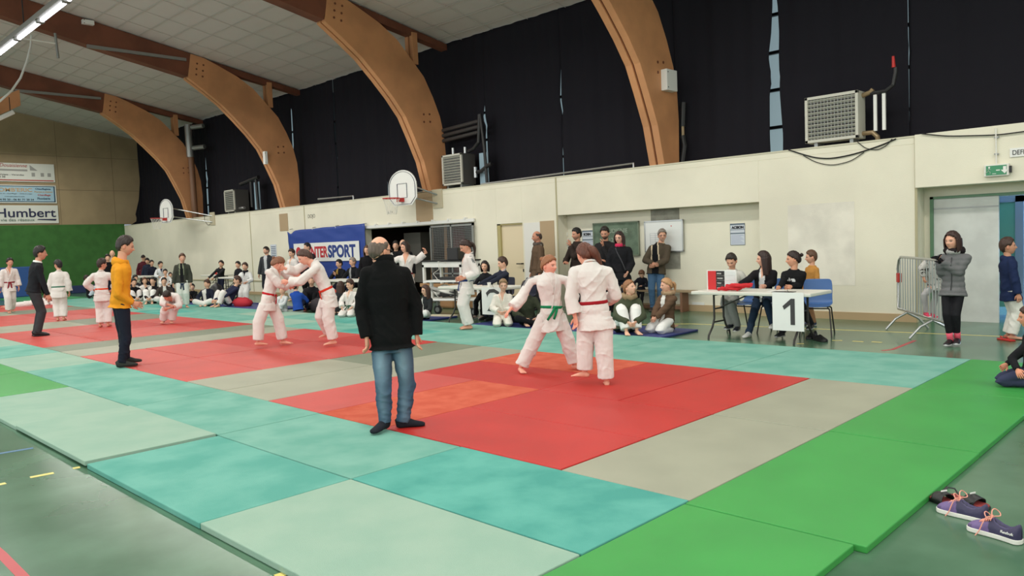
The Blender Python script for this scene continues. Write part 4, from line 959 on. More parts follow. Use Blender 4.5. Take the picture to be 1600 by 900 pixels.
DEF_A = dict(sh=.105)
def joints(pose, H, o):
    """joint positions in the person's own frame (x right, y forward), metres"""
    J = {}; kn = {}; el = {}; g = lambda *a: np.array(a, float)*H
    lean = math.radians(o.get('lean', {'sit': 8, 'cross': 12, 'kneesup': 15, 'lean_table': 40}.get(pose, 2))); side = math.radians(o.get('side', 0)); tw = math.radians(o.get('twist', 0))
    sp = o.get('spread', .055)
    if pose == 'stand':
        P = g(0, 0, .53); an = [g(-sp, .0, .04), g(sp, .0, .04)]; pol = [g(0, 1, 0)]*2; wr = [g(-.155, .03, .47), g(.155, .03, .47)]; ep = [g(-.6, -1, 0), g(.6, -1, 0)]
    elif pose == 'sit':
        z = o.get('seat', .46)+.075*H; P = np.array([0, 0, z]); an = [g(-.07, .23, .04), g(.07, .23, .04)]; pol = [g(0, 1, 1)]*2; wr = [g(-.09, .2, .06)+P, g(.09, .2, .06)+P]; ep = [g(-1, -.6, -.4), g(1, -.6, -.4)]
    elif pose == 'cross':
        P = g(0, 0, .075); an = [g(.06, .17, .045), g(-.06, .20, .045)]; pol = [g(-1, .5, .35), g(1, .5, .35)]; wr = [g(-.08, .19, .11), g(.08, .19, .11)]; ep = [g(-1, -.5, -.2), g(1, -.5, -.2)]
    elif pose == 'kneel':
        P = g(0, -.03, .15); an = [g(-.05, -.05, .035), g(.05, -.05, .035)]; pol = [g(-.2, 1, 0), g(.2, 1, 0)]; wr = [g(-.03, .15, .17), g(.03, .15, .17)]; ep = [g(-1, -.5, -.3), g(1, -.5, -.3)]
    elif pose == 'kneesup':
        P = g(0, 0, .075); an = [g(-.055, .25, .04), g(.055, .25, .04)]; pol = [g(-.1, .3, 1), g(.1, .3, 1)]; wr = [g(-.04, .27, .13), g(.04, .27, .13)]; ep = [g(-1, -.3, -.2), g(1, -.3, -.2)]
    an = [np.array(a) for a in an]; wr = [np.array(a) for a in wr]
    if 'pel' in o: P = np.array(o['pel'], float)*H
    if 'feet' in o: an = [np.array(a, float)*H for a in o['feet']]
    if 'kpole' in o: pol = [np.array(a, float) for a in o['kpole']]
    if 'epole' in o: ep = [np.array(a, float) for a in o['epole']]
    if 'hands' in o: wr = [np.array(a, float)*H if a is not None else w for a, w in zip(o['hands'], wr)]
    U = nrm((math.sin(side), math.sin(lean)*math.cos(side), math.cos(lean)*math.cos(side)))
    hipR = nrm((math.cos(tw*.3), -math.sin(tw*.3), 0)); R = np.array((math.cos(tw), -math.sin(tw), 0)); R = nrm(R-U*(R@U)); Fd = np.cross(U, R)
    hw = .052*H; shw = o.get('sh', .102)*H
    J['P'] = P; J['U'] = U; J['R'] = R; J['F'] = Fd
    N = P+U*.30*H; J['N'] = N
    J['hip'] = [P-hipR*hw-g(0, 0, .01), P+hipR*hw-g(0, 0, .01)]
    J['sho'] = [N-R*shw-U*.045*H, N+R*shw-U*.045*H]
    J['ank'] = an; J['wri'] = wr
    J['kne'] = [ik(J['hip'][i], an[i], .25*H, .245*H, pol[i]) for i in (0, 1)]
    if pose == 'kneel' and 'pel' not in o: J['kne'] = [g(-.085, .195, .048), g(.085, .195, .048)]
    J['elb'] = [ik(J['sho'][i], wr[i], .172*H, .150*H, ep[i]) for i in (0, 1)]
    J['epole'] = ep; J['kpole'] = pol
    hs = o.get('hs', 1.13*(1.0 if H > 1.62 else 1.0+.22*(1.62-H)/.5))
    yaw = math.radians(o.get('hyaw', 0)); pit = math.radians(o.get('hpitch', -5)); rol = math.radians(o.get('hroll', 0))
    Rh = rotm(yaw, pit, rol); k = .130*H*hs/.234; J['hk'] = k
    up2 = nrm(U*.5+Rh[:, 2]*.5)
    J['C'] = N+U*.018*H+up2*.016*H+Rh[:, 2]*.117*k+Rh[:, 1]*.012*k*1.5; J['HR'] = Rh
    return J

PEOPLE = []
def person(label, base, top, face, pose='stand', J_=('gi',), T_=('gi',), belt=None, shoe=None, hair=('short', (40, 30, 25)), skin=(226, 178, 150), lod=None, grp=None, gz=0.0, pix_=None, H=None, extra=(), **o):
    seed = len(PEOPLE)+11; o['_pose'] = pose
    if pose == 'kneel' and 'fup' not in o: o['fup'] = ((0, 0, -1), (0, 0, -1))
    if len(base) == 3 and base[0] is None: b_ = un(top[0], top[1], 1, base[1]); base = (b_[0], base[1], base[2])
    if len(base) == 2: B = gp(base[0], base[1], gz)
    else: B = np.array(base, float)
    B = np.array([B[0], B[1], gz if len(base) == 2 else B[2]])
    L = nrm((B-CAM)*np.array([1, 1, 0])); Rr = np.array([L[1], -L[0], 0]); dist = np.linalg.norm((B-CAM)[:2])
    a = math.radians(face); F = L*math.cos(a)+Rr*math.sin(a); X = np.cross(F, (0, 0, 1))
    if lod is None: lod = 0 if dist < 10.5 else 1 if dist < 17.5 else 2
    if 'look' in o: o['hyaw'] = o['look']-face
    def loc(Pw): d = np.asarray(Pw)-B; return np.array([d@X, d@F, d[2]])
    def wld(P): return B+X*P[0]+F*P[1]+np.array([0, 0, P[2]])
    def px(q, dd=0):   # point seen at pixel q, at the person's distance plus dd
        r = ray(q[0], q[1]); t = (dist+dd)/np.linalg.norm(r[:2]); return loc(CAM+r*t)
    for kx in ('lhand', 'rhand'): pass
    def topz(h):
        J = joints(pose, h, o); return wld(J['C']+J['HR'][:, 2]*.117*J['hk']*1.06)
    if H is None:
        H = 1.5
        for _ in range(5):
            y0 = pix(topz(H))[1]; y1 = pix(topz(H+.05))[1]; H = min(2.1, max(.8, H+.05*(top[1]-y0)/(y1-y0)))
    J = joints(pose, H, o)
    # lateral shear so the head comes where the photo has it
    if top is not None:
        tx = pix(topz(H))[0]; wpp = dist/F0; dx = (top[0]-tx)*wpp; sh = loc(B+Rr)*dx
        C = J['C']; zr = C[2]-J['P'][2]
        def shear(P, lim=1): return P+sh*np.clip((P[2]-J['P'][2])/max(zr, .2), 0, 1)
        if not o.get('noshear'):
            for kk in ('C', 'N'): J[kk] = shear(J[kk])
            J['U'] = nrm(J['N']-J['P']); J['sho'] = [shear(s) for s in J['sho']]
            J['elb'] = [ik(J['sho'][i], J['wri'][i], .172*H, .15*H, J['epole'][i]) for i in (0, 1)]
    # explicit joints given as image points
    if pix_:
        for kk, val in pix_.items():
            if kk in ('P', 'N', 'C'): J[kk] = px(val[:2], val[2] if len(val) > 2 else 0)
            else:
                nm, i = kk[:-1], {'l': 0, 'r': 1}[kk[-1]]; J[nm][i] = px(val[:2], val[2] if len(val) > 2 else 0)
        if 'P' in pix_ and 'hipl' not in pix_:
            pass
        J['U'] = nrm(J['N']-J['P']); R = J['R']; R = nrm(R-J['U']*(R@J['U'])); J['R'] = R; J['F'] = np.cross(J['U'], R)
        if 'N' in pix_ or 'P' in pix_:
            shw = o.get('sh', .102)*H
            for i, s in ((0, -1), (1, 1)):
                if 'sho'+'lr'[i] not in pix_: J['sho'][i] = J['N']+R*s*shw-J['U']*.045*H
                if 'hip'+'lr'[i] not in pix_: J['hip'][i] = J['P']+np.array([s*.052*H, 0, -.01*H])
            if 'C' not in pix_: J['C'] = J['N']+J['U']*.045*H+J['HR'][:, 2]*.117*J['hk']+J['HR'][:, 1]*.015
        for i in (0, 1):
            if 'elb'+'lr'[i] not in pix_: J['elb'][i] = ik(J['sho'][i], J['wri'][i], .172*H, .15*H, J['epole'][i])
            if 'kne'+'lr'[i] not in pix_ and pose != 'kneel': J['kne'][i] = ik(J['hip'][i], J['ank'][i], .25*H, .245*H, J['kpole'][i])
    root = empty('person', tuple(B), math.atan2(-F[0], F[1]), label, 'person', grp)
    PEOPLE.append((root, H, dist))
    body(root, J, H, o, lod, J_, T_, belt, shoe, hair, skin, seed, extra)
    return root

def torso_path(J, H, prof, t=0.0):
    P, N, U = J['P'], J['N'], J['U']; L = np.linalg.norm(N-P)
    return [P+U*s*L/.30 for s, a, b in prof], [((a*H+t), (b*H+t)) for s, a, b in prof]
BODY = [(-.055, .060, .052), (-.03, .088, .060), (0, .092, .064), (.05, .082, .056), (.10, .078, .054), (.16, .088, .060), (.22, .100, .064), (.255, .090, .058), (.28, .062, .048), (.30, .040, .038)]
def limbpath(a, b, c):
    a, b, c = map(np.array, (a, b, c)); return [a, a+(b-a)*.35, a+(b-a)*.7, a*.06+b*.94, b, b*.92+c*.08, b+(c-b)*.35, b+(c-b)*.7, c]
def limb(a, b, c, r, fr=1.0):
    p = limbpath(a, b, c); r = list(r); rr = [r[0], r[0]*.6+r[1]*.4, r[0]*.25+r[1]*.75, r[1], r[1]*1.02, r[1], r[1]*.7+r[2]*.3, r[1]*.3+r[2]*.7, r[2]]
    if fr < 1:
        q = b+(np.array(c)-b)*fr; p = p[:6]+[b+(q-b)*.35, b+(q-b)*.7, q]
    return p, rr
def ball(c, r, ax=(0, 0, 1)):
    a = nrm(ax); c = np.array(c, float); q = [-.97, -.8, -.4, 0, .4, .8, .97]
    return sweep([c+a*r*t for t in q], [r*math.sqrt(max(1-t*t, .03)) for t in q], None, 14)
def body(root, J, H, o, lod, J_, T_, belt, shoe, hair, skin, seed, extra):
    vox = {0: .0085, 1: .0115, 2: .016}[lod]; fem = o.get('fem', 0)
    sk = np.array(lin(skin)); hc = np.array(lin(hair[1])); k = J['hk']; fr = Frame(J['C'], J['HR'], k)
    fat = o.get('fat', 1.0); hk = H/1.72
    # ---- bare body
    V = []; F = []
    def add(vf):
        b = len(V); V.extend([tuple(x) for x in vf[0]]); F.extend([tuple(b+i for i in q) for q in vf[1]])
    prof = [(s, a*fat*.86, b*fat*.86) if s < .27 else (s, a*.93, b*.93) for s, a, b in BODY]
    p, r = torso_path(J, H, prof); add(sweep(p, r, J['R'], 20))
    nb = J['N']-J['U']*.02*H; hb = J['C']-J['HR'][:, 2]*.055*k-J['HR'][:, 1]*.012*k
    add(sweep([nb, nb*.5+hb*.5, hb], [.038*H, .034*H, .036*H], None, 14))
    for i in (0, 1):
        s = J['sho'][i]; add(sweep([J['N']-J['U']*.030*H, s*.85+J['N']*.15-J['U']*.004*H], [.030*H, .025*H], None, 12)); add(ball(s, .026*H))
        pl, rl = limb(s, J['elb'][i], J['wri'][i], (.026*H, .021*H, .0155*H)); add(sweep(pl, rl, None, 12))
        pl, rl = limb(J['hip'][i], J['kne'][i], J['ank'][i], (.042*H, .030*H, .0205*H)); add(sweep(pl, rl, None, 14))
    me = remesh(V, F, vox*1.15, 4)
    parts = [(mverts(me), [tuple(q.vertices) for q in me.polygons], sk)]; bpy.data.meshes.remove(me)
    parts += build_head(fr, sk, hc*.8, lod, beard=o.get('beard'), fem=fem)
    curl = o.get('curl', (.45, .45))
    for i in (0, 1):
        d = J['wri'][i]-J['elb'][i]; hd = o.get('hdir', (None, None))[i]
        d = nrm(d) if hd is None else nrm(nrm(d)*.3+nrm(hd))
        nr = o.get('palm', (None, None))[i]; side = -1 if i == 0 else 1
        if nr is None: nr = np.array([-side*-1.0, 0, 0]) if abs(d[0]) < .8 else np.array([0, 0, 1.0])
        hp = hand_parts(J['wri'][i]-d*.005, d, np.array(nr, float), hk*1.02, sk*np.array([1, .93, .92]), curl[i], side if o.get('flip', 0) == 0 else -side, lod)
        if o.get('glove'): gl = joined([(a, b, np.array(lin(o['glove']))) for a, b, c in hand_parts(J['wri'][i]-d*.005, d, np.array(nr, float), hk*1.15, sk, curl[i], side, lod)]); meshobj('glove', gl, MCLOTH, root)
        parts += hp
    ft = o.get('fdir'); fp = o.get('fpitch', (0, 0)); fu = o.get('fup', ((0, 0, 1), (0, 0, 1)))
    fds = []
    for i in (0, 1):
        if ft is not None and ft[i] is not None: fd = np.array(ft[i], float)
        else:
            fd = np.array([(-.12, .12)[i], 1.0, 0])
            if o.get('_pose') == 'kneel': fd = np.array([0, -1, 0])
        fds.append(fd)
        if shoe is None:
            parts += foot_parts(J['ank'][i], fd, hk, sk, fp[i], lod, fu[i])
    meshobj('body', joined(parts), MSKIN, root)
    if shoe is not None:
        for i in (0, 1): shoe_obj(J['ank'][i], fds[i], hk, lin(shoe[1]), lin(shoe[2]) if len(shoe) > 2 else lin(shoe[1]), root, fp[i], {'shoe': 'shoe', 'sock': 'sock'}[shoe[0]], fu[i])
    # ---- trousers
    kind, tc = T_[0], np.array(lin(T_[1])) if len(T_) > 1 else np.array(lin((236, 232, 228)))
    rr = {'gi': (.068, .062, .055), 'jeans': (.056, .043, .036), 'slim': (.052, .038, .029), 'suit': (.057, .045, .038)}[kind]
    end = {'gi': .90, 'jeans': 1.0, 'slim': .93, 'suit': .99}[kind]; end = o.get('tend', end)
    V.clear(); F.clear()
    pr = [(-.06, .070, .062), (-.03, .093, .067), (0, .094, .067), (.04, .085, .059), (.06, .080, .056)]
    p, r = torso_path(J, H, [(a, b*fat, c*fat) for a, b, c in pr]); add(sweep(p, r, J['R'], 18))
    for i in (0, 1):
        pl, rl = limb(J['hip'][i], J['kne'][i], J['ank'][i], [x*H*(.5+.5*fat) for x in rr], end); add(sweep(pl, rl, None, 16))
    me = remesh(V, F, vox, 2); Pv = mverts(me); Nv = mnorms(me)
    amp = {'gi': .0115, 'jeans': .014, 'slim': .004, 'suit': .007}[kind]
    w = fold(Pv*np.array([1, 1, .75]), 20, seed); w = np.where(w > 0, w, w*.6)
    legz = np.clip((J['P'][2]-Pv[:, 2])/(.3*H), .35, 1)
    if kind == 'jeans': w = w+.7*fold(Pv*np.array([.5, .5, 2.2]), 17, seed+3)*sstep(.35*H, .05*H, Pv[:, 2])
    sT = ((Pv-J['P'])@J['U'])/(np.linalg.norm(J['N']-J['P'])/.30); hm_ = o.get('hem', {'gi': -.135, 'coat': -.16, 'jacket': -.07}.get(J_[0], -.048)); hid = sstep(hm_-.012, hm_+.012, sT); dax = Pv-J['P']; dax = dax-np.outer(dax@J['U'], J['U']); hid = hid*(np.linalg.norm(dax, axis=1) < .125*H)*(sT > -.06)
    setv(me, Pv+Nv*(w*amp*legz*(1-hid)-.014*hid)[:, None])
    cc = np.tile(tc, (len(Pv), 1))
    if kind == 'jeans' and o.get('fade', .0):
        fd_ = o['fade']
        for i in (0, 1):
            for (a, b, wd, am) in ((J['hip'][i], J['kne'][i], .055, 1.0), (J['kne'][i], J['ank'][i], .04, .5)):
                c = a+(b-a)*.5; d = np.linalg.norm((Pv-c)/np.array([wd, .2, .18]), axis=1); m = np.exp(-d**2)*am*fd_
                cc = cc+(np.array(lin((150, 175, 190)))-cc)*m[:, None]
    setcol(me, cc)
    tr = meshobj('trousers', me, MCLOTH, root)
    if kind == 'jeans' and lod == 0:      # back pockets
        bvt = BVHTree.FromPolygons([tuple(x) for x in mverts(me)], [tuple(q.vertices) for q in me.polygons])
        for s in (-1, 1):
            pts = []
            for (a, b) in ((-.075, .0), (-.025, .0), (-.025, -.07), (-.05, -.085), (-.075, -.07), (-.075, .0)):
                q = J['P']+J['R']*(-s*a)*hk*1.1+np.array([0, 0, b*hk*1.1+.0]); hit = bvt.ray_cast(Vector(q-J['F']*.5), Vector(J['F']))
                if hit[0] is not None: pts.append(np.array(hit[0])-J['F']*.002)
            if len(pts) > 3: meshobj('pocket', joined([(*sweep(pts, [.0035]*len(pts), None, 6), tc*.45)]), MCLOTH, root)
    # ---- jacket or top
    jk, jc = J_[0], np.array(lin(J_[1])) if len(J_) > 1 else np.array(lin((240, 236, 232)))
    K = {'gi': dict(t=.013, hem=-.135, fl=.020, sl=(.048, .050, .053), se=.80, amp=.0125), 'sweater': dict(t=.016, hem=-.050, fl=.0, sl=(.040, .035, .025), se=.97, amp=.008),
         'fleece': dict(t=.020, hem=-.045, fl=.004, sl=(.047, .042, .034), se=1.0, amp=.010), 'jacket': dict(t=.022, hem=-.07, fl=.006, sl=(.048, .043, .034), se=.98, amp=.010),
         'coat': dict(t=.026, hem=-.16, fl=.016, sl=(.050, .046, .038), se=.97, amp=.010), 'shirt': dict(t=.008, hem=-.04, fl=0, sl=(.038, .034, .026), se=.97, amp=.005)}[jk]
    V.clear(); F.clear(); t = K['t']*H/1.6; hem = o.get('hem', K['hem'])
    bp = [(a, b*fat, c*fat) for a, b, c in BODY if a > -.04]
    ex = []
    if hem < -.055: ex = [(hem, .098+K['fl'], .070+K['fl']), ((hem-.04)/2, .097+K['fl']*.6, .068+K['fl']*.6)]
    else: ex = [(hem, .107, .080)]
    bp = [(a, b*fat, c*fat) for a, b, c in ex]+[q for q in bp if q[0] > max(a for a, _, _ in ex)+.01]
    if jk in ('fleece', 'jacket', 'coat', 'sweater'): bp = [(a, b*(1.04 if .02 < a < .2 else 1), c) for a, b, c in bp]
    neck = [(.312, .040, .040)] if jk not in ('fleece', 'coat', 'jacket') else [(.312, .044, .044), (.322, .040, .040)]
    bp = [q for q in bp if q[0] < .30]+neck
    p, r = torso_path(J, H, bp, t)
    # skirt follows the thighs when seated or bent
    if hem < -.055:
        th = nrm((J['kne'][0]+J['kne'][1])/2-J['P']); bendk = max(0.0, 1-(-th@J['U'])) 
        if bendk > .55:
            dn = nrm(-J['U']*.55+th*.45+np.array([0, 0, -.3])); L = abs(hem)*H*.75
            p[0] = J['P']+dn*L; p[1] = J['P']+dn*L*.45; r[0] = (r[0][0]*1.05, r[0][1]*1.15)
        elif bendk > .02:
            dn = nrm(-J['U']*.4+th*.6+np.array([0, 0, -.2])); L_ = abs(hem)*H; p[0] = J['P']+dn*L_; p[1] = J['P']+dn*L_*.5
    if o.get('hump'): pass
    add(sweep(p, r, J['R'], 22)); se = o.get('send', K['se'])
    for i in (0, 1):
        s = J['sho'][i]; add(sweep([J['N']-J['U']*.032*H, s*.5+(J['N']-J['U']*.030*H)*.5, s], [.036*H+t*.4, .036*H+t*.4, K['sl'][0]*H*.84], None, 14)); add(ball(s, K['sl'][0]*H*.86))
        pl, rl = limb(s, J['elb'][i], J['wri'][i], [x*H*(.92+.08*fat)*q_ for x, q_ in zip(K['sl'], (.86, .96, 1))], se); add(sweep(pl, rl, None, 16))
    me = remesh(V, F, vox, 2); Pv = mverts(me); Nv = mnorms(me)
    w = fold(Pv*np.array([1, 1, .8]), 18, seed+5); w = np.where(w > 0, w, w*.7)
    if jk in ('coat',) and o.get('quilt'):
        w = w*.35+.7*np.abs(np.sin((Pv@J['U'])*math.pi/.07))-.35
    D = Pv-J['P']; L = np.linalg.norm(J['N']-J['P'])/.30; s_ = D@J['U']/L; x_ = D@J['R']/H; y_ = D@J['F']/H
    arm = np.zeros(len(Pv))
    for i in (0, 1):
        for a, b in ((J['sho'][i], J['elb'][i]), (J['elb'][i], J['wri'][i])):
            ab = b-a; tt = np.clip(((Pv-a)@ab)/(ab@ab), 0, 1); dd = np.linalg.norm(Pv-a-tt[:, None]*ab, axis=1); arm = np.maximum(arm, (dd < K['sl'][1]*H*1.12)*(tt > .18 if a is J['sho'][i] else 1))
    fr_ = (y_ > .012)*(1-arm)
    disp = w*K['amp']*(.35+.65*sstep(.31, .22, s_))
    cc = np.tile(jc, (len(Pv), 1))
    inner = o.get('inner')       # colour shown in the neck opening / open front
    if jk == 'gi':
        vx = .044*np.clip((s_-.15)/.16, 0, 1.2); inV = fr_*(s_ > .15)*(np.abs(x_) < vx)
        ic = np.array(lin(inner)) if inner else sk
        cc = np.where(inV[:, None] > 0, ic, cc); disp = disp-inV*.006
    elif o.get('open'):
        wd_ = o['open']; v0 = o.get('openlo', -.5)
        vx = np.interp(s_, [-.2, 0, .15, .3], [wd_[0], wd_[1], wd_[2], wd_[3]]); inV = fr_*(s_ > v0)*(np.abs(x_) < vx)
        ic = np.array(lin(inner)) if inner else sk
        cc = np.where(inV[:, None] > 0, ic, cc); disp = disp*(1-inV*.6)-inV*.008
        if o.get('lining'):
            m = fr_*(s_ > v0)*(np.abs(x_) >= vx)*(np.abs(x_) < vx+.014)*(s_ > .10); cc = np.where(m[:, None] > 0, np.array(lin(o['lining'])), cc)
        if o.get('neckskin'):
            m = fr_*(s_ > .22)*(np.abs(x_) < .022*(s_-.22)/.08+.004); cc = np.where(m[:, None] > 0, sk, cc)
    pat = o.get('pattern')
    if pat == 'leopard': cc = np.where((fold(Pv, 60, 5) > .15)[:, None], np.array([.02, .02, .02]), np.array([.55, .53, .5]))
    if o.get('print'):
        pc = np.array(lin(o['print'])); m = (y_ > .02)*(y_ < .10)*(1-arm)*(np.abs(x_-.005) < .055)*(np.abs(s_-.212) < .015)*(np.sin(x_*520)+np.sin(s_*700+x_*200) > -.5); cc = np.where(m[:, None] > 0, pc, cc)
    setv(me, Pv+Nv*disp[:, None]); setcol(me, cc)
    jo = meshobj({'gi': 'judo_jacket', 'sweater': 'sweater', 'fleece': 'jacket', 'jacket': 'jacket', 'coat': 'coat', 'shirt': 'shirt'}[jk], me, MCLOTH, root)
    bv = BVHTree.FromPolygons([tuple(x) for x in mverts(me)], [tuple(q.vertices) for q in me.polygons])
    def surf(s, x, y=1.0, off=.004, mx=.2):   # point on the front/back of the torso at height s, lateral x
        q = J['P']+J['U']*s*L+J['R']*x*H; dr = J['F']*y; hit = bv.ray_cast(Vector(q), Vector(dr), mx*H)
        return (np.array(hit[0])+dr*off) if hit[0] is not None else q+dr*(.075*H+t)
    if jk == 'gi':
        pts = [surf(.04, .035), surf(.09, .012), surf(.155, .0)]+[surf(.155+.14*q, -.044*q) for q in (.3, .6, .85)]
        tail = [J['N']+J['U']*.012*H-J['R']*.046*H+J['F']*.012*H, J['N']+J['U']*.022*H-J['R']*.034*H-J['F']*.030*H, J['N']+J['U']*.026*H-J['F']*.042*H]
        tail2 = [a-2*J['R']*((a-J['N'])@J['R']) for a in tail]
        pts2 = [surf(.145, .012)]+[surf(.155+.14*q, .044*q) for q in (.3, .6, .85)]
        pth = pts+tail; pth2 = pts2+tail2
        for q in (pth, pth2):
            n = len(q); sd = [J['R']*.8+J['U']*.2]*(n-2)+[J['U']]*2
            q = np.array(q); tt = np.linspace(0, n-1, 20); qs = np.stack([np.interp(tt, range(n), q[:, a]) for a in range(3)], 1)
            for _ in range(2): qs[1:-1] = (qs[:-2]+2*qs[1:-1]+qs[2:])/4
            sds = [sd[int(round(x))] for x in tt]
            meshobj('lapel', joined([(*sweep(qs, [(.013*hk, .0055)]*20, sds, 8), jc)]), MCLOTH, root)
    if belt:
        bc = np.array(lin(belt)); s0 = o.get('belts', .045); ring = []; nb_ = 40; tilt = o.get('btilt', 0)
        for j in range(nb_):
            a = 2*math.pi*j/nb_; dr = J['R']*math.sin(a)+J['F']*math.cos(a); exr = (math.hypot(.092*math.sin(a), .066*math.cos(a))*H*fat+t)
            q = J['P']+J['U']*(s0*L+tilt*math.sin(a)*.01)
            hit = bv.ray_cast(Vector(q), Vector(dr), exr*1.25); d_ = (hit[3] if hit[0] is not None else exr)
            ring.append((dr, min(d_, exr*1.15), q))
        dsm = np.array([x[1] for x in ring]); dsm = (np.roll(dsm, 1)+dsm+np.roll(dsm, -1))/3
        pts = [x[2]+x[0]*(d_+.002) for x, d_ in zip(ring, dsm)]
        bo = meshobj('belt', joined([(*sweep(pts, [(.021*hk, .0055)]*nb_, [J['U']]*nb_, 8, True), bc)]), MCLOTH, root)
        c = pts[0]+J['F']*.012; dn = nrm(-J['U']+J['F']*.12)
        if th_ := (J['kne'][0][2] > J['P'][2]-.2*H): dn = nrm(J['F']*.8-J['U']*.5)
        kp = [(*sweep([c-J['R']*.03*hk, c-J['R']*.012*hk, c+J['R']*.012*hk, c+J['R']*.03*hk], [(.014*hk, .008), (.022*hk, .014), (.022*hk, .014), (.014*hk, .008)], J['U'], 8), bc)]
        for s in (-1, 1):
            sw = o.get('bswing', (0, 0, 0)); ln = .20*hk
            q = [c+J['R']*s*.02*hk]
            for z in (.35, .7, 1): q.append(c+J['R']*s*(.02+.035*z)*hk+dn*ln*z+np.array(sw)*z+J['F']*.01*math.sin(z*3))
            kp.append((*sweep(q, [(.020*hk, .005)]*4, J['R'], 8), bc))
        meshobj('belt_knot', joined(kp), MCLOTH, root)
    # ---- collars, hoods, scarves
    def necktube(name, col, r0, th_, s=.315, fwd=.0, m=MCLOTH, lump=0, arc=None, down=.0):
        c = J['P']+J['U']*s*L+J['F']*fwd*H; pts = []; n = 24
        for j in range(n):
            a = 2*math.pi*j/n; pts.append(c+J['R']*math.sin(a)*r0*H+J['F']*math.cos(a)*r0*H*.92-J['U']*(.5+.5*math.cos(a))*down*H)
        rad = [(th_[0]*H*(1+lump*math.sin(j*2.7)), th_[1]*H*(1+lump*math.cos(j*1.9))) for j in range(n)]
        return meshobj(name, joined([(*sweep(pts, rad, [J['U']]*n, 10, True), np.array(lin(col)))]), m, root)
    for e in extra:
        if e[0] == 'collar': necktube('collar', e[1], .044, (.018, .007), .318, 0, down=.02)
        if e[0] == 'standcollar': necktube('collar', e[1], .047, (.024, .009), .325, 0, down=.01)
        if e[0] == 'scarf': necktube('scarf', e[1], .046, (.022, .019), .318, .01, lump=.25)
        if e[0] == 'hood': 
            c = J['N']-J['F']*.034*H-J['U']*.010*H; pts = [c-J['R']*.045*H+J['F']*.065*H, c-J['R']*.055*H+J['F']*.02*H, c-J['F']*.015*H+J['U']*.004*H, c+J['R']*.055*H+J['F']*.02*H, c+J['R']*.045*H+J['F']*.065*H]
            meshobj('hood', joined([(*sweep(pts, [(.016*H, .014*H), (.026*H, .020*H), (.040*H, .026*H), (.026*H, .020*H), (.016*H, .014*H)], [J['U']]*5, 14), np.array(lin(e[1])))]), MCLOTH, root)
        if e[0] == 'fur':
            ob = necktube('fur_trim', e[1], .060, (.030, .026), .325, -.014, lump=.35); 
        if e[0] == 'glasses':
            g = []
            for s in (-1, 1):
                ring = [fr.to(np.array([s*.032+.022*math.cos(a), .094-.1*abs(.0+.022*math.cos(a)), .003+.017*math.sin(a)])) for a in np.linspace(0, 6.28, 14)[:-1]]
                g.append((*sweep(ring, [.0022*k]*13, None, 6, True), (.01, .01, .01)))
                g.append((*sweep([fr.to(np.array([s*.055, .088, .008])), fr.to(np.array([s*.079, .03, .010])), fr.to(np.array([s*.080, -.012, .006]))], [.0022*k]*3, None, 6), (.01, .01, .01)))
            g.append((*sweep([fr.to(np.array([-.01, .098, .006])), fr.to(np.array([.01, .098, .006]))], [.0022*k]*2, None, 6), (.01, .01, .01)))
            meshobj('glasses', joined(g), MLEATHER, root)
        if e[0] == 'cap':
            D, FF = head_grid(20, 28); P = head_shape(D, 1)*1.14; kp_ = D[:, 2] > .28; idx = -np.ones(len(P), int); idx[kp_] = np.arange(kp_.sum())
            pr_ = [(fr.to(P[kp_]), [tuple(idx[list(q)]) for q in FF if all(kp_[i] for i in q)], np.array(lin(e[1])))]
            pr_.append((*sweep([fr.to(np.array([0, .08, .045])), fr.to(np.array([0, .12, .04])), fr.to(np.array([0, .16, .03]))], [(.06*k, .006), (.06*k, .006), (.035*k, .004)], J['R'], 14), np.array(lin(e[1]))))
            meshobj('cap', joined(pr_), MCLOTH, root)
        if e[0] == 'hem':   # ribbed hem band and cuffs
            pass
        if e[0] == 'cuffs':
            for i in (0, 1):
                d = nrm(J['wri'][i]-J['elb'][i]); q = J['wri'][i]-d*.02
                meshobj('cuff', joined([(*sweep([q-d*.03, q, q+d*.012], [K['sl'][2]*H*.8]*3, None, 14), np.array(lin(e[1])))]), MCLOTH, root)
        if e[0] == 'ankle_socks':
            for i in (0, 1):
                d = nrm(J['kne'][i]-J['ank'][i]); meshobj('ankle_sock', joined([(*sweep([J['ank'][i]-d*.02, J['ank'][i]+d*.04*H, J['ank'][i]+d*.075*H], [.027*H, .026*H, .028*H], None, 14), np.array(lin(e[1])))]), MCLOTH, root)
        if e[0] == 'bagstrap':
            pts = [surf(.29, .05, 1, .008), surf(.22, .02, 1, .008), surf(.12, -.03, 1, .008), surf(.02, -.075, 1, .008)]
            meshobj('bag_strap', joined([(*sweep(pts, [(.012, .004)]*4, [J['R']]*4, 8), np.array(lin(e[1])))]), MCLOTH, root)
        if e[0] == 'zipper':
            pts = [surf(s, .0, 1, .003) for s in (-.02, .05, .12, .2, .27)]
            meshobj('zipper', joined([(*sweep(pts, [(.006, .003)]*5, [J['R']]*5, 6), np.array(lin(e[1])))]), MCLOTH, root)
        if e[0] == 'shoulderstripe':
            for i in (0, 1):
                for q in (-.018, 0, .018):
                    a = J['sho'][i]; b = J['elb'][i]; nn = nrm(J['U']*.8+J['R']*(-.6, .6)[i]); pts = []
                    for tt in (-.25, 0, .25, .5):
                        s = a+(b-a)*tt if tt >= 0 else a+(J['N']-a)*(-tt*1.2); st = s+J['F']*q+nn*.15*H; hit = bv.ray_cast(Vector(st), Vector(-nn), .2*H)
                        if hit[0] is not None: pts.append(np.array(hit[0])+nn*.002)
                    if len(pts) > 1: meshobj('shoulder_stripe', joined([(*sweep(pts, [(.005, .0025)]*len(pts), [J['F']]*len(pts), 6), np.array(lin(e[1])))]), MCLOTH, root)
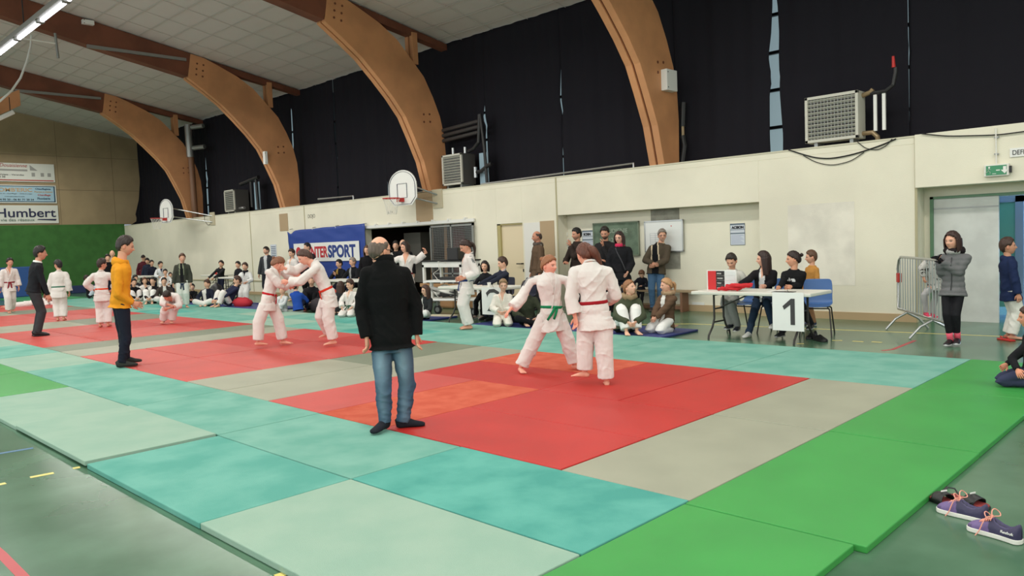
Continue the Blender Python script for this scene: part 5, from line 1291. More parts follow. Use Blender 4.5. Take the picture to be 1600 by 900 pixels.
    if hair[0] != 'none':
        build_hair(fr, hair[0], hc, lod, root, fem, seed, rear=o.get('rear'), longz=o.get('longz'), o_r=o.get('ponyr', 1.0))
# ---------------------------------------------------------------- tables
M_TT = mat('table_top', (218, 216, 206), .45); M_LEG = mat('table_leg', (58, 54, 52), .5)
def folding_table(x0, x1, y0, y1, zt, lab, grp=None):
    t = empty('folding_table', ((x0+x1)/2, (y0+y1)/2, FZ), 0, lab, 'table'); w = (x1-x0)/2; d = (y1-y0)/2; h = zt-FZ
    MB().box(-w, w, -d, d, h-.05, h).build('table_top', M_TT, t, bevel=.012)
    for s in (-1, 1):
        xl = s*(w-.26)
        for q in (-1, 1):
            MB().sweep([(xl, q*.14, h-.05), (xl, q*.14, .30), (xl, q*.20, .17), (xl, q*d*.86, .06), (xl, q*d*.90, 0.002)], [.016]*5, None, 10).build('leg', M_LEG, t)
        mb = MB(); mb.sweep([(xl, -.15, .24), (xl, .15, .24)], [.013]*2); mb.sweep([(xl, -.14, h-.07), (xl, .14, h-.07)], [.013]*2); mb.sweep([(xl, 0, .44), (xl-s*.5, 0, h-.06)], [.011]*2); mb.sweep([(xl, -.14, .44), (xl, .14, .44)], [.011]*2)
        mb.build('leg_brace', M_LEG, t)
    return t
T1 = (-2.84, -1.0, 6.36, 7.08, .68); T2 = (-8.62, -6.78, 6.25, 6.98, .68)
folding_table(*T1, 'white folding table with the number 1 sign and three scorers behind it')
folding_table(*T2, 'white folding table with the number 2 sign')
def number_sign(px0_, py0, px1_, py1, y, num, lab):
    a = un(px0_, (py0+py1)/2, 1, y); b = un(px1_, (py0+py1)/2, 1, y); z1 = un((px0_+px1_)/2, py0, 1, y)[2]; z0 = un((px0_+px1_)/2, py1, 1, y)[2]; w = b[0]-a[0]; h = z1-z0
    t = empty('number_sign', (a[0], y, z0), 0, lab, 'sign'); MB().box(0, w, 0, .006, 0, h).build('sheet', mat('sign_paper', (238, 238, 236), .5), t)
    mk = mat('sign_black', (62, 60, 62), .6)
    if num == '1':
        MB().prism([(w*.58, h*.16), (w*.72, h*.16), (w*.72, h*.84), (w*.60, h*.84), (w*.33, h*.64), (w*.38, h*.55), (w*.58, h*.68)], 1, -.003, 0).build('number', mk, t)
    else:
        P = [(w*.24, h*.66), (w*.24, h*.76), (w*.36, h*.86), (w*.55, h*.88), (w*.72, h*.80), (w*.74, h*.68), (w*.62, h*.5), (w*.36, h*.27), (w*.26, h*.16), (w*.78, h*.16)]
        MB().sweep([(x, -.002, z) for x, z in P], [(.035, .003)]*10, [(0, 0, 1)]*5+[(1, 0, 1)]*3+[(0, 0, 1)]*2, 6).build('number', mk, t)
    MB().sweep([(w*.55, -.003, h*1.0), (w*.5, -.004, h*1.05), (w*.47, .02, h*1.09)], [.003]*3).build('tape', M_BLACK, t)
number_sign(1207, 457, 1256, 517, T1[2]-.012, '1', 'white sheet with a big black 1 hanging from the right-hand table')
number_sign(753, 449, 789, 492, T2[2]-.012, '2', 'white sheet with a black 2 hanging from the middle table')
# things on table 1
zt = T1[4]+.001
a = un(1105, 450, 1, 6.6); b = un(1151, 448, 1, 6.6); ztop = un(1128, 422, 1, 6.6)[2]
t = empty('scoreboard', (a[0], 6.6, zt), 0, 'flip scoreboard with red, black and white columns on table 1', 'scoreboard'); w, h = b[0]-a[0], ztop-zt
MB().box(0, w, 0, .012, 0, h).build('backing', M_WHITE, t)
MB().box(w*.04, w*.32, -.006, 0, h*.03, h*.96).build('red_column', mat('score_red', (206, 40, 44), .5), t)
for k in range(4):
    c = MB().box(w*.325, w*.60, -.008, 0, h*(.03+.235*k), h*(.03+.235*k)+h*.22).build('black_card', mat('score_black', (30, 30, 32), .5), t)
    text_mesh('card_text', ('KOKA', 'YUKO', 'WAZARI', 'IPPON')[k], h*.10, M_WHITE, c, (w*.36, -.010, h*(.09+.235*k)), RW, sx=.8)
for k in range(4): MB().box(w*.61, w*.97, -.006, 0, h*(.03+.235*k), h*(.03+.235*k)+h*.225).build('white_card', mat('score_white', (222, 224, 224), .5), t)
MB().obox((w/2, .12, h*.4), (w*.4, 0, 0), (0, .10, -h*.36), (0, .003, .003)).build('prop', M_WHITE, t)
rn = random.Random(8); 
t = empty('belt_bundle', ((a[0]+b[0])/2+.30, 6.5, zt), 0, 'loose bundle of red belts heaped on table 1', 'belt bundle')
for k in range(5):
    P = []; ax = rn.uniform(.14, .2); ph = rn.uniform(0, 6)
    for j in range(22):
        q = j/21*7; P.append((-.05+ax*math.cos(q+ph)*(1-.2*k/5)+.05*k-.08, .06*math.sin(q*1.3+ph), .02+.016*k+.018*abs(math.sin(q*2+ph))))
    MB().sweep(P, [(.020, .005)]*22, [(0, .3, 1)]*22, 6).build('belt', mat('belt_red', (200, 36, 44), .8), t)
def smallbox(name, loc, s, m, lab, cat, rz=0):
    o = MB().box(-s[0]/2, s[0]/2, -s[1]/2, s[1]/2, 0, s[2]).build(name, m, bevel=min(s)*.15); o.location = loc; o.rotation_euler = (0, 0, rz); return tag(o, lab, cat)
smallbox('paper_sheet', (-1.62, 6.66, zt), (.21, .30, .003), M_WHITE, 'white paper sheet in front of the girl in the black sweatshirt', 'paper', .2)
smallbox('notebook', (-1.45, 6.52, zt), (.30, .14, .006), M_BLACK, 'thin dark folder on table 1 above the number sign', 'folder')
# cup on table 2
zt2 = T2[4]+.001; c = un(766, 445, 1, 6.45)
t = empty('paper_cup', (c[0], 6.42, zt2), 0, 'white paper cup on the middle table', 'cup'); MB().sweep([(0, 0, 0), (0, 0, .085)], [.027, .038], None, 16).build('cup_wall', M_WHITE, t)
smallbox('paper_sheet', (-6.98, 6.55, zt2), (.30, .21, .003), M_WHITE, 'white paper on the right end of the middle table', 'paper', .1)
# plastic chairs
def plastic_chair(x, y, rz, lab, m, grp=None, h=0):
    t = empty('plastic_chair', (x, y, FZ), rz, lab, 'chair', grp)
    v = []; prof = [(.21, .43), (.16, .445), (0, .44), (-.13, .44), (-.19, .47), (-.215, .54), (-.235, .66), (-.25, .80), (-.252, .83)]; wd = [.2, .21, .215, .215, .21, .205, .21, .205, .17]; n = 9
    for (yy, zz), w in zip(prof, wd):
        for j in range(n): u = -1+2*j/(n-1); v.append((u*w, yy+(.025*u*u if zz > .5 else 0), zz+(.02*u*u if zz < .5 else 0)))
    f = [(i*n+j, i*n+j+1, (i+1)*n+j+1, (i+1)*n+j) for i in range(len(prof)-1) for j in range(n-1)]
    mb = MB(); mb.add(v, f); o = mb.build('seat_shell', m, t, smooth=True); s = o.modifiers.new('thickness', 'SOLIDIFY'); s.thickness = .012; s.offset = -1; o.modifiers.new('sub', 'SUBSURF').levels = 1; 
    for s in (-1, 1):
        MB().sweep([(s*.22, .26, .001), (s*.19, .17, .40), (s*.16, .14, .425)], [.011]*3, None, 8).build('leg', M_LEG, t)
        MB().sweep([(s*.22, -.29, .001), (s*.19, -.15, .40), (s*.16, -.12, .425)], [.011]*3, None, 8).build('leg', M_LEG, t)
    for q in (.16, -.14): MB().sweep([(-.19, q, .415), (.19, q, .415)], [.01]*2).build('seat_rail', M_LEG, t)
    return t
M_CB = mat('chair_blue', (72, 110, 168), .45); M_CK = mat('chair_navy', (34, 38, 60), .5)
CH1 = [(-2.50, 7.50, 3.0), (-2.02, 7.56, 3.0), (-1.40, 7.50, 3.45)]
for (x, y, r), l in zip(CH1, ('blue plastic chair under the boy behind the scoreboard', 'blue plastic chair under the girl in the black blazer', 'blue plastic chair at the right end behind table 1')): plastic_chair(x, y, r, l, M_CB, 'blue chairs behind table 1')
plastic_chair(-7.3, 7.35, 2.9, 'dark chair under the man in the navy sweater', M_CK); plastic_chair(-8.0, 7.45, 2.9, 'dark chair under the dark-haired person at the middle table', M_CK)
# benches along the recess
def bench(x0, x1, y, lab):
    t = empty('bench', ((x0+x1)/2, y, FZ), 0, lab, 'bench'); w = (x1-x0)/2
    MB().box(-w, w, -.13, .13, .40, .44).build('seat_board', mat('bench_wood', (150, 128, 98), .5), t, bevel=.006)
    for s in (-1, 0, 1):
        MB().box(s*(w-.25)-.025, s*(w-.25)+.025, -.12, .12, 0.001, .40).build('leg', mat('bench_leg', (120, 84, 62), .6), t)
    MB().box(-w+.25, w-.25, -.03, .03, .05, .11).build('stretcher', mat('bench_leg', (120, 84, 62)), t)
bench(-8.0, -4.85, W+.14, 'low wooden gymnastics bench along the recess wall')
# blue judo floor mats where pupils sit
MBL = mat('mat_blue', (44, 54, 118), .5)
def bluemat(x0, x1, y0, y1, lab):
    o = MB().box(x0, x1, y0, y1, FZ+.001, FZ+.035).build('floor_mat', MBL, bevel=.008); tag(o, lab, 'floor mat', 'thin blue mats for the waiting pupils'); return o
bluemat(-5.15, -3.2, 6.05, 7.15, 'thin blue mat under the two girls in parkas'); bluemat(-7.45, -5.25, 6.05, 7.0, 'thin blue mat below the middle table, under the kneeling children')
bluemat(-10.1, -8.9, 6.08, 7.0, 'thin blue mat under the girl with glasses'); bluemat(-17.8, -15.2, 6.05, 7.0, 'thin blue mat under the group behind the fighters'); bluemat(-21.5, -18.0, 6.15, 7.3, 'thin blue mat under the boys by the far table')
# crowd barrier
A = np.array([-.52, 8.70]); Bq = np.array([.09, 7.80]); D = (Bq-A)/np.linalg.norm(Bq-A); Nn = np.array([-D[1], D[0]])
t = empty('crowd_barrier', (A[0], A[1], FZ), math.atan2(D[1], D[0]), 'galvanised steel crowd barrier with a red tag near the white door', 'barrier')
x0, x1, zb, ztp = -.42, 1.56, .28, 1.10
mb = MB(); r = .15
loop = [(x0+r, ztp), (x1-r, ztp), (x1-.05, ztp-.05), (x1, ztp-r), (x1, zb), (x0, zb), (x0, ztp-r), (x0+.05, ztp-.05)]
mb.sweep([(a, 0, b) for a, b in loop], [.019]*8, [(0, 1, 0)]*8, 10, closed=True); mb.build('frame', M_GALV, t, smooth=True)
for k in range(1, 17):
    x = x0+(x1-x0)*k/17; MB().cyl((x, 0, zb), (x, 0, ztp), .010, 8).build('bar', M_GALV, t)
for xx in (0.0, 1.09):
    for s in (-1, 1): MB().sweep([(xx, 0, zb-.02), (xx, s*.16, .17), (xx, s*.30, .012)], [.018]*3, None, 8).build('foot', M_GALV, t)
MB().box(x0-.012, x0+.10, -.024, .024, .70, .84).build('red_tag', M_RED, t)
mb = MB(); mb.box(x0-.05, x0, -.01, .01, .88, .92); mb.box(x0-.05, x0, -.01, .01, .45, .49); mb.build('hook', M_GALV, t)
# trolley table and speaker by the storage opening
t = empty('side_table', (-9.95, 8.35, FZ), 0, 'tall white side table carrying the black loudspeaker', 'table')
ax0, ax1 = un(660, 408, 1, 8.1)[0]+9.95, un(722, 408, 1, 8.1)[0]+9.95
ztb = un(690, 407, 1, 8.1)[2]-FZ
MB().box(ax0, ax1, -.3, .35, ztb-.03, ztb).build('table_top', M_BLACK, t); MB().box(ax0+.02, ax1-.02, -.28, .33, ztb-.16, ztb-.03).build('apron', M_WHITE, t)
for a in (ax0+.05, ax1-.05):
    for b in (-.25, .3): MB().box(a-.03, a+.03, b-.03, b+.03, 0.001, ztb-.1).build('leg', M_WHITE, t)
xs = un(711, 400, 1, 8.2)
t = empty('loudspeaker', (xs[0], 8.25, ztb+FZ+.002), .15, 'black loudspeaker on the white side table', 'loudspeaker')
hh = un(711, 387, 1, 8.2)[2]-ztb-FZ
MB().prism([(-.17, -.15), (.17, -.15), (.13, .15), (-.13, .15)], 2, 0, hh).build('cabinet', M_BLACK, t, bevel=.012); MB().box(-.15, .15, -.158, -.15, .02, hh-.02).build('grille', mat('speaker_grille', (40, 40, 42), .6), t)
MB().sweep([(.05, .16, hh*.3), (-.1, .05, -.1), (-.3, -.33, -.02), (-.25, -.36, -.2), (-.45, -.35, -.3), (-.3, -.36, -.45)], [.008]*6, None, 6).build('cable', M_PLASTICW, t)
t = empty('trolley', (-9.35, 7.35, FZ), .25, 'white low trolley on castors loaded with cables behind the middle table', 'trolley')
MB().box(-.75, .75, -.28, .28, .34, .38).build('lower_deck', M_WHITE, t, bevel=.01)
for a in (-.62, .62):
    MB().box(a-.03, a+.03, -.03, .03, .38, .78).build('post', M_WHITE, t)
    for s in (-1, 1):
        c_ = MB().box(a-.02, a+.02, s*.2-.03, s*.2+.03, .18, .34).build('castor', M_GREY, t); MB().cyl((a, s*.2-.02, .101), (a, s*.2+.02, .101), .10, 20).build('wheel', M_BLACK, c_); MB().cyl((a, s*.2-.023, .101), (a, s*.2+.023, .101), .055, 16).build('hub', M_GREY, c_)
MB().box(-.7, .3, -.2, .2, .74, .78).build('upper_deck', M_WHITE, t)
rn = random.Random(4); P = [(rn.uniform(-.5, .5), rn.uniform(-.2, .2), .40+rn.uniform(0, .14)) for _ in range(26)]
tag(MB().sweep(P, [.014]*26, None, 6).build('cable_heap', M_BLACK), 'tangled black cables heaped on the trolley', 'cable').matrix_world = t.matrix_basis
P = [(rn.uniform(-.6, .1), rn.uniform(-.15, .15), .46+rn.uniform(0, .2)) for _ in range(8)]
tag(MB().sweep(P, [.09]*8, None, 8).build('plastic_bag', M_PLASTICW, smooth=True), 'crumpled pale plastic bag on the trolley', 'bag').matrix_world = t.matrix_basis
smallbox('mixer', (-9.5, 7.35, FZ+.785), (.42, .22, .06), M_BLACK, 'flat black device on top of the trolley', 'device', .25)
M_CARD = mat('cardboard', (170, 128, 88), .8)
for x, y, s, l in ((-10.9, 8.6, (.5, .4, .42), 'cardboard box left of the trolley'), (-10.3, 8.9, (.6, .4, .36), 'wide cardboard box under the white side table')): smallbox('cardboard_box', (x, y, FZ), s, M_CARD, l, 'box')
tag(MB().box(-11.3, -9.4, 7.95, 8.02, .52, .60).build('wooden_rail', M_CARD), 'wooden rail running behind the trolley', 'rail')
for s in (-11.2, -9.5): MB().box(s, s+.06, 7.96, 8.01, FZ, .52).build('leg', M_CARD, bpy.data.objects['wooden_rail'])
smallbox('paper_pile', (-9.3, 6.9, FZ), (.7, .3, .05), mat('paper_cream', (206, 198, 172), .8), 'flat cream bag lying on the floor under the trolley', 'bag', .2)
# storage: mesh gate, planks, red curtain
x0, x1, z0, z1 = un(672, 380, 1, W-.1)[0], un(740, 380, 1, W-.1)[0], un(706, 411, 1, W-.1)[2], un(706, 351, 1, W-.1)[2]
t = empty('mesh_gate', (x0, W-.1, FZ), 0, 'grey wire mesh sliding gate across the storage opening', 'gate'); w = x1-x0; h = z1-FZ
mb = MB()
for q in ((0, .05, 0.01, h), (w-.05, w, 0.01, h), (w*.5-.025, w*.5+.025, 0.01, h), (0, w, h-.05, h), (0, w, .02, .07), (0, w, z0-FZ-.3, z0-FZ-.26)): mb.box(q[0], q[1], 0, .04, q[2], q[3])
mb.build('frame', M_GREY, t); mb = MB()
for k in range(1, 40): x = w*k/40; mb.box(x-.003, x+.003, .018, .022, .05, h-.05)
for k in range(1, 46): z = h*k/46; mb.box(0.03, w-.03, .022, .026, z-.003, z+.003)
mb.build('wire_mesh', M_GALV, t)
for k, (a, b) in enumerate(((678, 690), (700, 712))):
    p0 = un(a, 410, 1, W+1.3); p1 = un(a-6+12*(k == 9), 355, 1, W+1.3)
    tag(MB().sweep([(p0[0], W+1.2, FZ), (p1[0], W+1.35, 2.1)], [(.07, .02)]*2, [(1, 0, 0)]*2, 8).build('wooden_plank', M_CARD), 'long light wooden plank leaning behind the mesh gate, %s one' % ('left', 'right')[k], 'plank')
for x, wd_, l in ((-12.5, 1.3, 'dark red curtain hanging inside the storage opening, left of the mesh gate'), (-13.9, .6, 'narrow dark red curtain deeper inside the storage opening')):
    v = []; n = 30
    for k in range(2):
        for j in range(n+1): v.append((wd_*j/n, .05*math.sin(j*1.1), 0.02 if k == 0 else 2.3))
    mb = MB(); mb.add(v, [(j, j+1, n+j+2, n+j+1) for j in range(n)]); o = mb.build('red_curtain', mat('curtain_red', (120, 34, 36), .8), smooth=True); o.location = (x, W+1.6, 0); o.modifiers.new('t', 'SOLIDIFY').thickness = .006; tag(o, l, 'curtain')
area('storage_light', (-13.5, W+2.5, 2.8), 1.5, 1, 14)
tag(MB().box(-15.6, -14.8, W+1.2, W+1.7, .4, 1.9).build('storage_shelf', mat('shelf_grey', (110, 106, 98), .6)), 'grey cupboard standing inside the storage room', 'cupboard')
# blue crash mats against the back wall
for k, (a, b) in enumerate(((-3, 2.6), (2.65, 5.6))):
    o = MB().box(XB+.06, XB+.46, a, b, FZ+.002, 1.25).build('crash_mat', mat('crash_blue', (42, 84, 150), .5), bevel=.03); tag(o, 'thick blue crash mat standing against the green back wall, %s one' % ('left', 'right')[k], 'crash mat')
o = MB().box(XB+.5, XB+.8, 9.0-2.0, W-.3, FZ+.002, .3).build('blue_block', mat('crash_navy', (38, 52, 96), .5), bevel=.02); tag(o, 'low dark blue mat roll by the far corner', 'mat')
# far tables
p_ = gp(126, 462, FZ)
folding_table(-28.6, -26.9, 7.2, 7.9, .74, 'distant white table seen in front of the green back wall')
folding_table(un(314, 440, 1, 8.7)[0], un(342, 440, 1, 8.7)[0], 8.7, 9.35, .72, 'far white table against the wall with a red cup')
folding_table(un(341, 440, 1, 7.6)[0], un(368, 440, 1, 7.6)[0], 7.6, 8.15, .72, 'far folding table a standing boy leans on')
smallbox('red_cup', (un(338, 436, 1, 8.95)[0], 8.95, .722), (.07, .07, .09), M_RED, 'tiny red cup on the far white table', 'cup')
folding_table(un(500, 440, 1, 7.3)[0], un(566, 440, 1, 7.3)[0], 7.3, 7.95, .70, 'long table in front of the blue banner with two seated men')
# bags and shoes in the distance
def lump(name, loc, s, m, lab, cat, seed=1):
    D, Fh = head_grid(14, 18); P = D*np.array(s)/2; P = P*(1+.14*fold(D, 4, seed)[:, None]); P[:, 2] = np.maximum(P[:, 2], -s[2]*.35)+s[2]*.35
    mb = MB(); mb.add(P, Fh); o = mb.build(name, m, smooth=True); o.location = loc; return tag(o, lab, cat)
# ================================================================== THE CAST
WG = (226, 219, 215)
BK = (22, 21, 24); NV = (30, 34, 52)
# ---- the six large figures on the mats
person('standing man seen from behind in black jacket, blue jeans and dark socks, balding', (620, 671), (592, 371), 12, J_=('fleece', (12, 12, 13)), T_=('jeans', (56, 80, 104)), shoe=('sock', (34, 36, 44)),
       hair=('bald', (92, 78, 68)), skin=(222, 166, 138), look=48, hpitch=-6, fade=.75, extra=(('standcollar', (12, 12, 13)), ('glasses',)), sh=.118, fat=1.08, curl=(.5, .4), tend=1.02, hs=1.12,
       pix_={'P': (611, 527), 'N': (600, 414), 'C': (593, 392, .0), 'shol': (574, 428, 0), 'shor': (631, 428, 0), 'elbl': (565, 483, .04), 'elbr': (649, 480, .04), 'wril': (573, 528, -.03), 'wrir': (651, 524, .0),
             'knel': (599, 600, -.02), 'kner': (636, 600, .05), 'ankl': (601, 660, .0), 'ankr': (630, 658, .05)}, fdir=((-.1, -.25, 0), (.95, .25, 0)), hdir=((0, .1, -1), (0, .2, -1)), palm=((1, 0, 0), (-1, 0, 0)))
person('girl in white judo suit with green belt and tied auburn hair, arm reaching left', (858, 580), (858, 396), 150, J_=('gi', WG), T_=('gi', WG), belt=(26, 130, 84), hair=('bun', (150, 98, 66)), skin=(236, 168, 146), fem=1, look=128, hpitch=-4, inner=(226, 216, 212), fat=1.14,
       pix_={'P': (862, 489), 'N': (857, 427), 'C': (858, 415, 0), 'shol': (886, 438, .05), 'shor': (828, 440, 0), 'wrir': (797, 484, -.15), 'elbr': (815, 464, -.05), 'wril': (893, 470, -.05), 'elbl': (897, 462, .05),
             'kner': (834, 534, -.02), 'knel': (886, 530, .02), 'ankr': (813, 575, 0), 'ankl': (898, 570, .05)}, fdir=((-.3, .9, 0), (.2, 1, 0)), hdir=((0, 0, -1), None), btilt=1.5, bswing=(.1, 0, .02), extra=(('shoulderstripe', (70, 74, 84)),),
       rear=[(0, -.09, .06), (0, -.115, .075), (0, -.135, .08)])
person('girl in white judo suit with dark red belt seen from behind, long brown ponytail', (928, 600), (918, 376), 4, J_=('gi', WG), T_=('gi', WG), belt=(158, 30, 40), hair=('pony', (96, 54, 40)), skin=(232, 168, 144), fem=1, look=-32, hpitch=-14, fat=1.08,
       pix_={'P': (929, 483), 'N': (922, 412), 'C': (914, 398, .06), 'shol': (897, 425, 0), 'shor': (950, 425, .02), 'elbl': (892, 466, -.02), 'wril': (899, 497, -.05), 'elbr': (962, 462, .06), 'wrir': (948, 468, .28),
             'knel': (914, 537, .04), 'kner': (944, 545, -.03), 'ankl': (914, 582, .05), 'ankr': (948, 596, -.03)}, fdir=((-.8, .4, 0), (-.1, 1, 0)), hdir=((0, 0, -1), None), palm=((.5, .5, 0), None),
       ponyr=1.55, rear=[(0, -.085, .055), (.02, -.12, .03), (.06, -.12, -.04), (.11, -.085, -.10), (.14, -.06, -.15)])
person('left fighter in white judo suit with bright red belt, leaning in with both arms', (421, 542), (432, 398), 100, J_=('gi', WG), T_=('gi', WG), belt=(186, 30, 40), hair=('bun', (128, 84, 60)), skin=(228, 160, 138), fem=1, look=95, hpitch=-32, fat=1.05,
       pix_={'P': (419, 466), 'N': (429, 421), 'C': (434, 413, -.02), 'shor': (420, 426, -.14), 'shol': (440, 422, .14), 'elbr': (436, 444, -.16), 'wrir': (452, 447, -.06), 'elbl': (449, 431, .12), 'wril': (462, 430, .04),
             'kner': (404, 503, -.10), 'knel': (434, 498, .06), 'ankr': (403, 535, -.12), 'ankl': (442, 533, .08)}, fdir=((.15, .95, 0), (-.2, .6, 0)), rear=[(0, -.09, .05), (0, -.11, .06), (0, -.13, .06)])
person('right fighter in white judo suit with orange-red belt and dark braid, leaning left', (516, 541), (480, 388), 262, J_=('gi', WG), T_=('gi', WG), belt=(214, 62, 44), hair=('braid', (76, 52, 44)), skin=(228, 166, 144), fem=1, look=262, hpitch=-28,
       pix_={'P': (513, 459), 'N': (490, 410), 'C': (476, 402, -.02), 'shol': (494, 419, -.15), 'shor': (480, 411, .14), 'elbl': (468, 440, -.18), 'wril': (449, 440, -.10), 'elbr': (460, 424, .12), 'wrir': (444, 419, .02),
             'knel': (513, 498, -.08), 'kner': (501, 494, .12), 'ankl': (521, 533, -.05), 'ankr': (514, 521, .32)}, fdir=((0, 1, 0), (.1, .6, -.6)), rear=[(0, -.10, .02), (.01, -.10, -.05), (.03, -.05, -.13), (.04, -.01, -.21)])
person('man in mustard yellow hooded sweater and dark trousers with hands together', (196, 573), (200, 374), 80, J_=('sweater', (222, 146, 36)), T_=('jeans', (30, 33, 46)), shoe=('sock', (56, 58, 56)), hair=('short', (46, 34, 30)), skin=(216, 158, 130),
       look=88, hpitch=-14, extra=(('hood', (222, 146, 36)), ('cuffs', (22, 22, 24))), fat=1.02, beard=(.25, .16, .12, .25), hem=-.054,
       pix_={'P': (188, 470), 'N': (190, 408), 'shor': (186, 424, -.16), 'shol': (192, 420, .16), 'elbr': (184, 460, -.20), 'wrir': (207, 474, -.12), 'elbl': (194, 458, .20), 'wril': (208, 474, .05), 'kner': (197, 527, -.08), 'knel': (193, 524, .08),
             'ankr': (190, 567, -.08), 'ankl': (197, 561, .10)}, fdir=((0, 1, 0), (0, 1, 0)), hdir=((0, 1, -.2), (0, 1, -.2)))
person('young man in black sweater with white collar and dark grey trousers, facing right', (58, 525), (60, 386), 82, J_=('sweater', (32, 33, 38)), T_=('suit', (58, 58, 62)), shoe=('shoe', (26, 24, 26), (26, 24, 26)), hair=('thick', (34, 27, 26)), skin=(206, 148, 124),
       look=84, hpitch=-4, extra=(('collar', (236, 236, 232)),), hands=((-.10, .13, .47), (.12, .12, .46)), hem=-.03)
person('child in white judo suit bowing deeply with folded arms', (265, 506), None, 188, H=1.48, lod=1, J_=('gi', WG), T_=('gi', WG), hair=('short', (48, 34, 30)), skin=(214, 150, 128), hpitch=-60, noshear=1, send=.5,
       pix_={'P': (272, 465, .30), 'N': (265, 464, -.08), 'C': (261, 462, -.28), 'elbl': (280, 478, -.15), 'elbr': (254, 474, -.15), 'wril': (262, 482, -.28), 'wrir': (268, 477, -.26), 'knel': (271, 486, .0), 'kner': (257, 486, .0), 'ankl': (268, 501, .05), 'ankr': (255, 501, .10)})
person('child in white judo suit with orange-red belt, behind the man in yellow', (163, 511), (159, 405), 10, J_=('gi', WG), T_=('gi', WG), belt=(226, 76, 44), hair=('thick', (50, 34, 28)), skin=(214, 150, 124), look=60, hands=((-.12, .1, .56), (.12, .14, .56)), epole=((-1, -.3, 0), (1, -.3, 0)))
person('boy in white judo suit with green belt seen from behind', (95, 501), (89, 407), 8, J_=('gi', WG), T_=('gi', WG), belt=(72, 120, 100), hair=('thick', (38, 32, 34)), skin=(214, 160, 134), look=-35, spread=.045, fat=1.08)
person('boy in white judo suit with dark red belt facing the viewer at the left edge', (17, 489), (14, 404), 165, J_=('gi', WG), T_=('gi', WG), belt=(136, 30, 44), hair=('thick', (36, 28, 28)), skin=(208, 150, 126), look=160, feet=((-.05, -.12, .05), (.05, .06, .04)), spread=.05)
person('youth in dark olive hoodie over white judo suit with dark blue belt', (287, 481), (284, 397), 176, J_=('jacket', (64, 66, 58)), T_=('gi', (214, 218, 210)), belt=(38, 54, 78), hair=('thick', (88, 62, 46)), skin=(220, 168, 142), inner=(28, 28, 30), open=(.02, .03, .03, .022), lining=(150, 156, 130), extra=(('hood', (64, 66, 58)), ('collar', (226, 226, 220))), hem=-.06, belts=-.07, shoe=None)
# person lying on the mat at the far left
person('person in white judo suit lying on the mat behind the standing boys', (44, 478), None, 92, H=1.5, lod=2, noshear=1, J_=('gi', WG), T_=('gi', WG), hair=('short', (50, 36, 30)), skin=(220, 160, 136), hpitch=60,
       pix_={'P': (50, 474, 0), 'N': (76, 468, .05), 'C': (84, 466, .05), 'elbl': (80, 474, -.1), 'elbr': (72, 474, -.2), 'wril': (86, 478, -.2), 'wrir': (74, 479, -.3), 'knel': (30, 476, .1), 'kner': (32, 477, -.1), 'ankl': (9, 478, .1), 'ankr': (12, 479, -.1)}, fdir=((0, -1, -.2), (0, -1, -.2)))
# ---- the pupils waiting on the left
GL = 'pupils waiting by the wall on the left'
def P2(*a, **k): k.setdefault('lod', 2); return person(*a, grp=GL, **k)
P2('person in maroon jacket and cap standing at the back of the waiting group', (None, 8.8, FZ), (223, 399), 185, J_=('jacket', (86, 36, 44)), T_=('jeans', NV), shoe=('shoe', BK), hair=('short', (40, 30, 28)), extra=(('cap', (60, 48, 48)),), side=6)
P2('boy in navy jacket leaning in front of the one in maroon', (None, 8.4, FZ), (229, 404), 200, J_=('jacket', (40, 46, 62)), T_=('jeans', NV), shoe=('shoe', BK), hair=('thick', (34, 26, 26)), hpitch=-20)
P2('dark-haired boy in dark blue top behind the waiting group', (None, 8.4, FZ), (237, 407), 160, J_=('jacket', (36, 38, 54)), T_=('jeans', NV), shoe=('shoe', BK), hair=('thick', (34, 26, 26)))
P2('tall boy with white judo sleeves and a navy vest front', (None, 7.9, FZ), (251, 409), 170, pose='sit', seat=.55, J_=('gi', (226, 228, 230)), inner=(36, 38, 72), T_=('gi', WG), hair=('thick', (38, 28, 26)), look=140)
P2('small boy in white judo suit sitting just below the one in the navy vest', (None, 7.4, FZ), (258, 421), 180, pose='sit', seat=.35, J_=('gi', (226, 226, 224)), T_=('gi', WG), hair=('thick', (34, 28, 26)))
P2('boy in black top half hidden behind the youth in the olive hoodie', (None, 7.9, FZ), (266, 426), 170, pose='sit', seat=.35, J_=('jacket', BK), T_=('jeans', NV), shoe=('shoe', BK), hair=('thick', (34, 28, 26)))
P2('dark-haired child at the left rim of the waiting group, upper one', (None, 6.9, FZ), (212, 430), 150, pose='kneesup', J_=('sweater', (60, 60, 66)), T_=('gi', (190, 186, 182)), hair=('thick', (34, 28, 26)))
P2('child in white trousers at the left rim of the waiting group, lower one', (210, 474), (209, 436), 165, pose='kneesup', J_=('jacket', BK), T_=('gi', WG), hair=('thick', (34, 28, 26)))
P2('brown-haired child in white sitting in the middle of the waiting group', (None, 6.7, FZ), (226, 434), 170, pose='cross', J_=('gi', WG), T_=('gi', WG), hair=('thick', (96, 62, 44)))
P2('boy in black jacket sitting with knees up and white trousers', (237, 474), (237, 434), 190, pose='kneesup', J_=('jacket', (34, 30, 34)), T_=('gi', (232, 230, 226)), inner=(220, 216, 210), open=(.0, .01, .03, .04), hair=('thick', (36, 28, 26)), look=210)
P2('boy in dark brown hooded coat leaning forward behind the bowing child', (None, 5.9, 0), (256, 434), 180, pose='cross', J_=('jacket', (62, 54, 50)), T_=('gi', WG), hair=('short', (40, 30, 26)), inner=(230, 228, 222), open=(.0, .015, .03, .03), extra=(('hood', (90, 80, 66)),))
P2('dark-clothed child sitting right of the youth in the olive hoodie', (None, 6.6, FZ), (300, 444), 190, pose='kneesup', J_=('jacket', (24, 24, 28)), T_=('jeans', BK), shoe=('shoe', BK), hair=('thick', (30, 26, 26)))
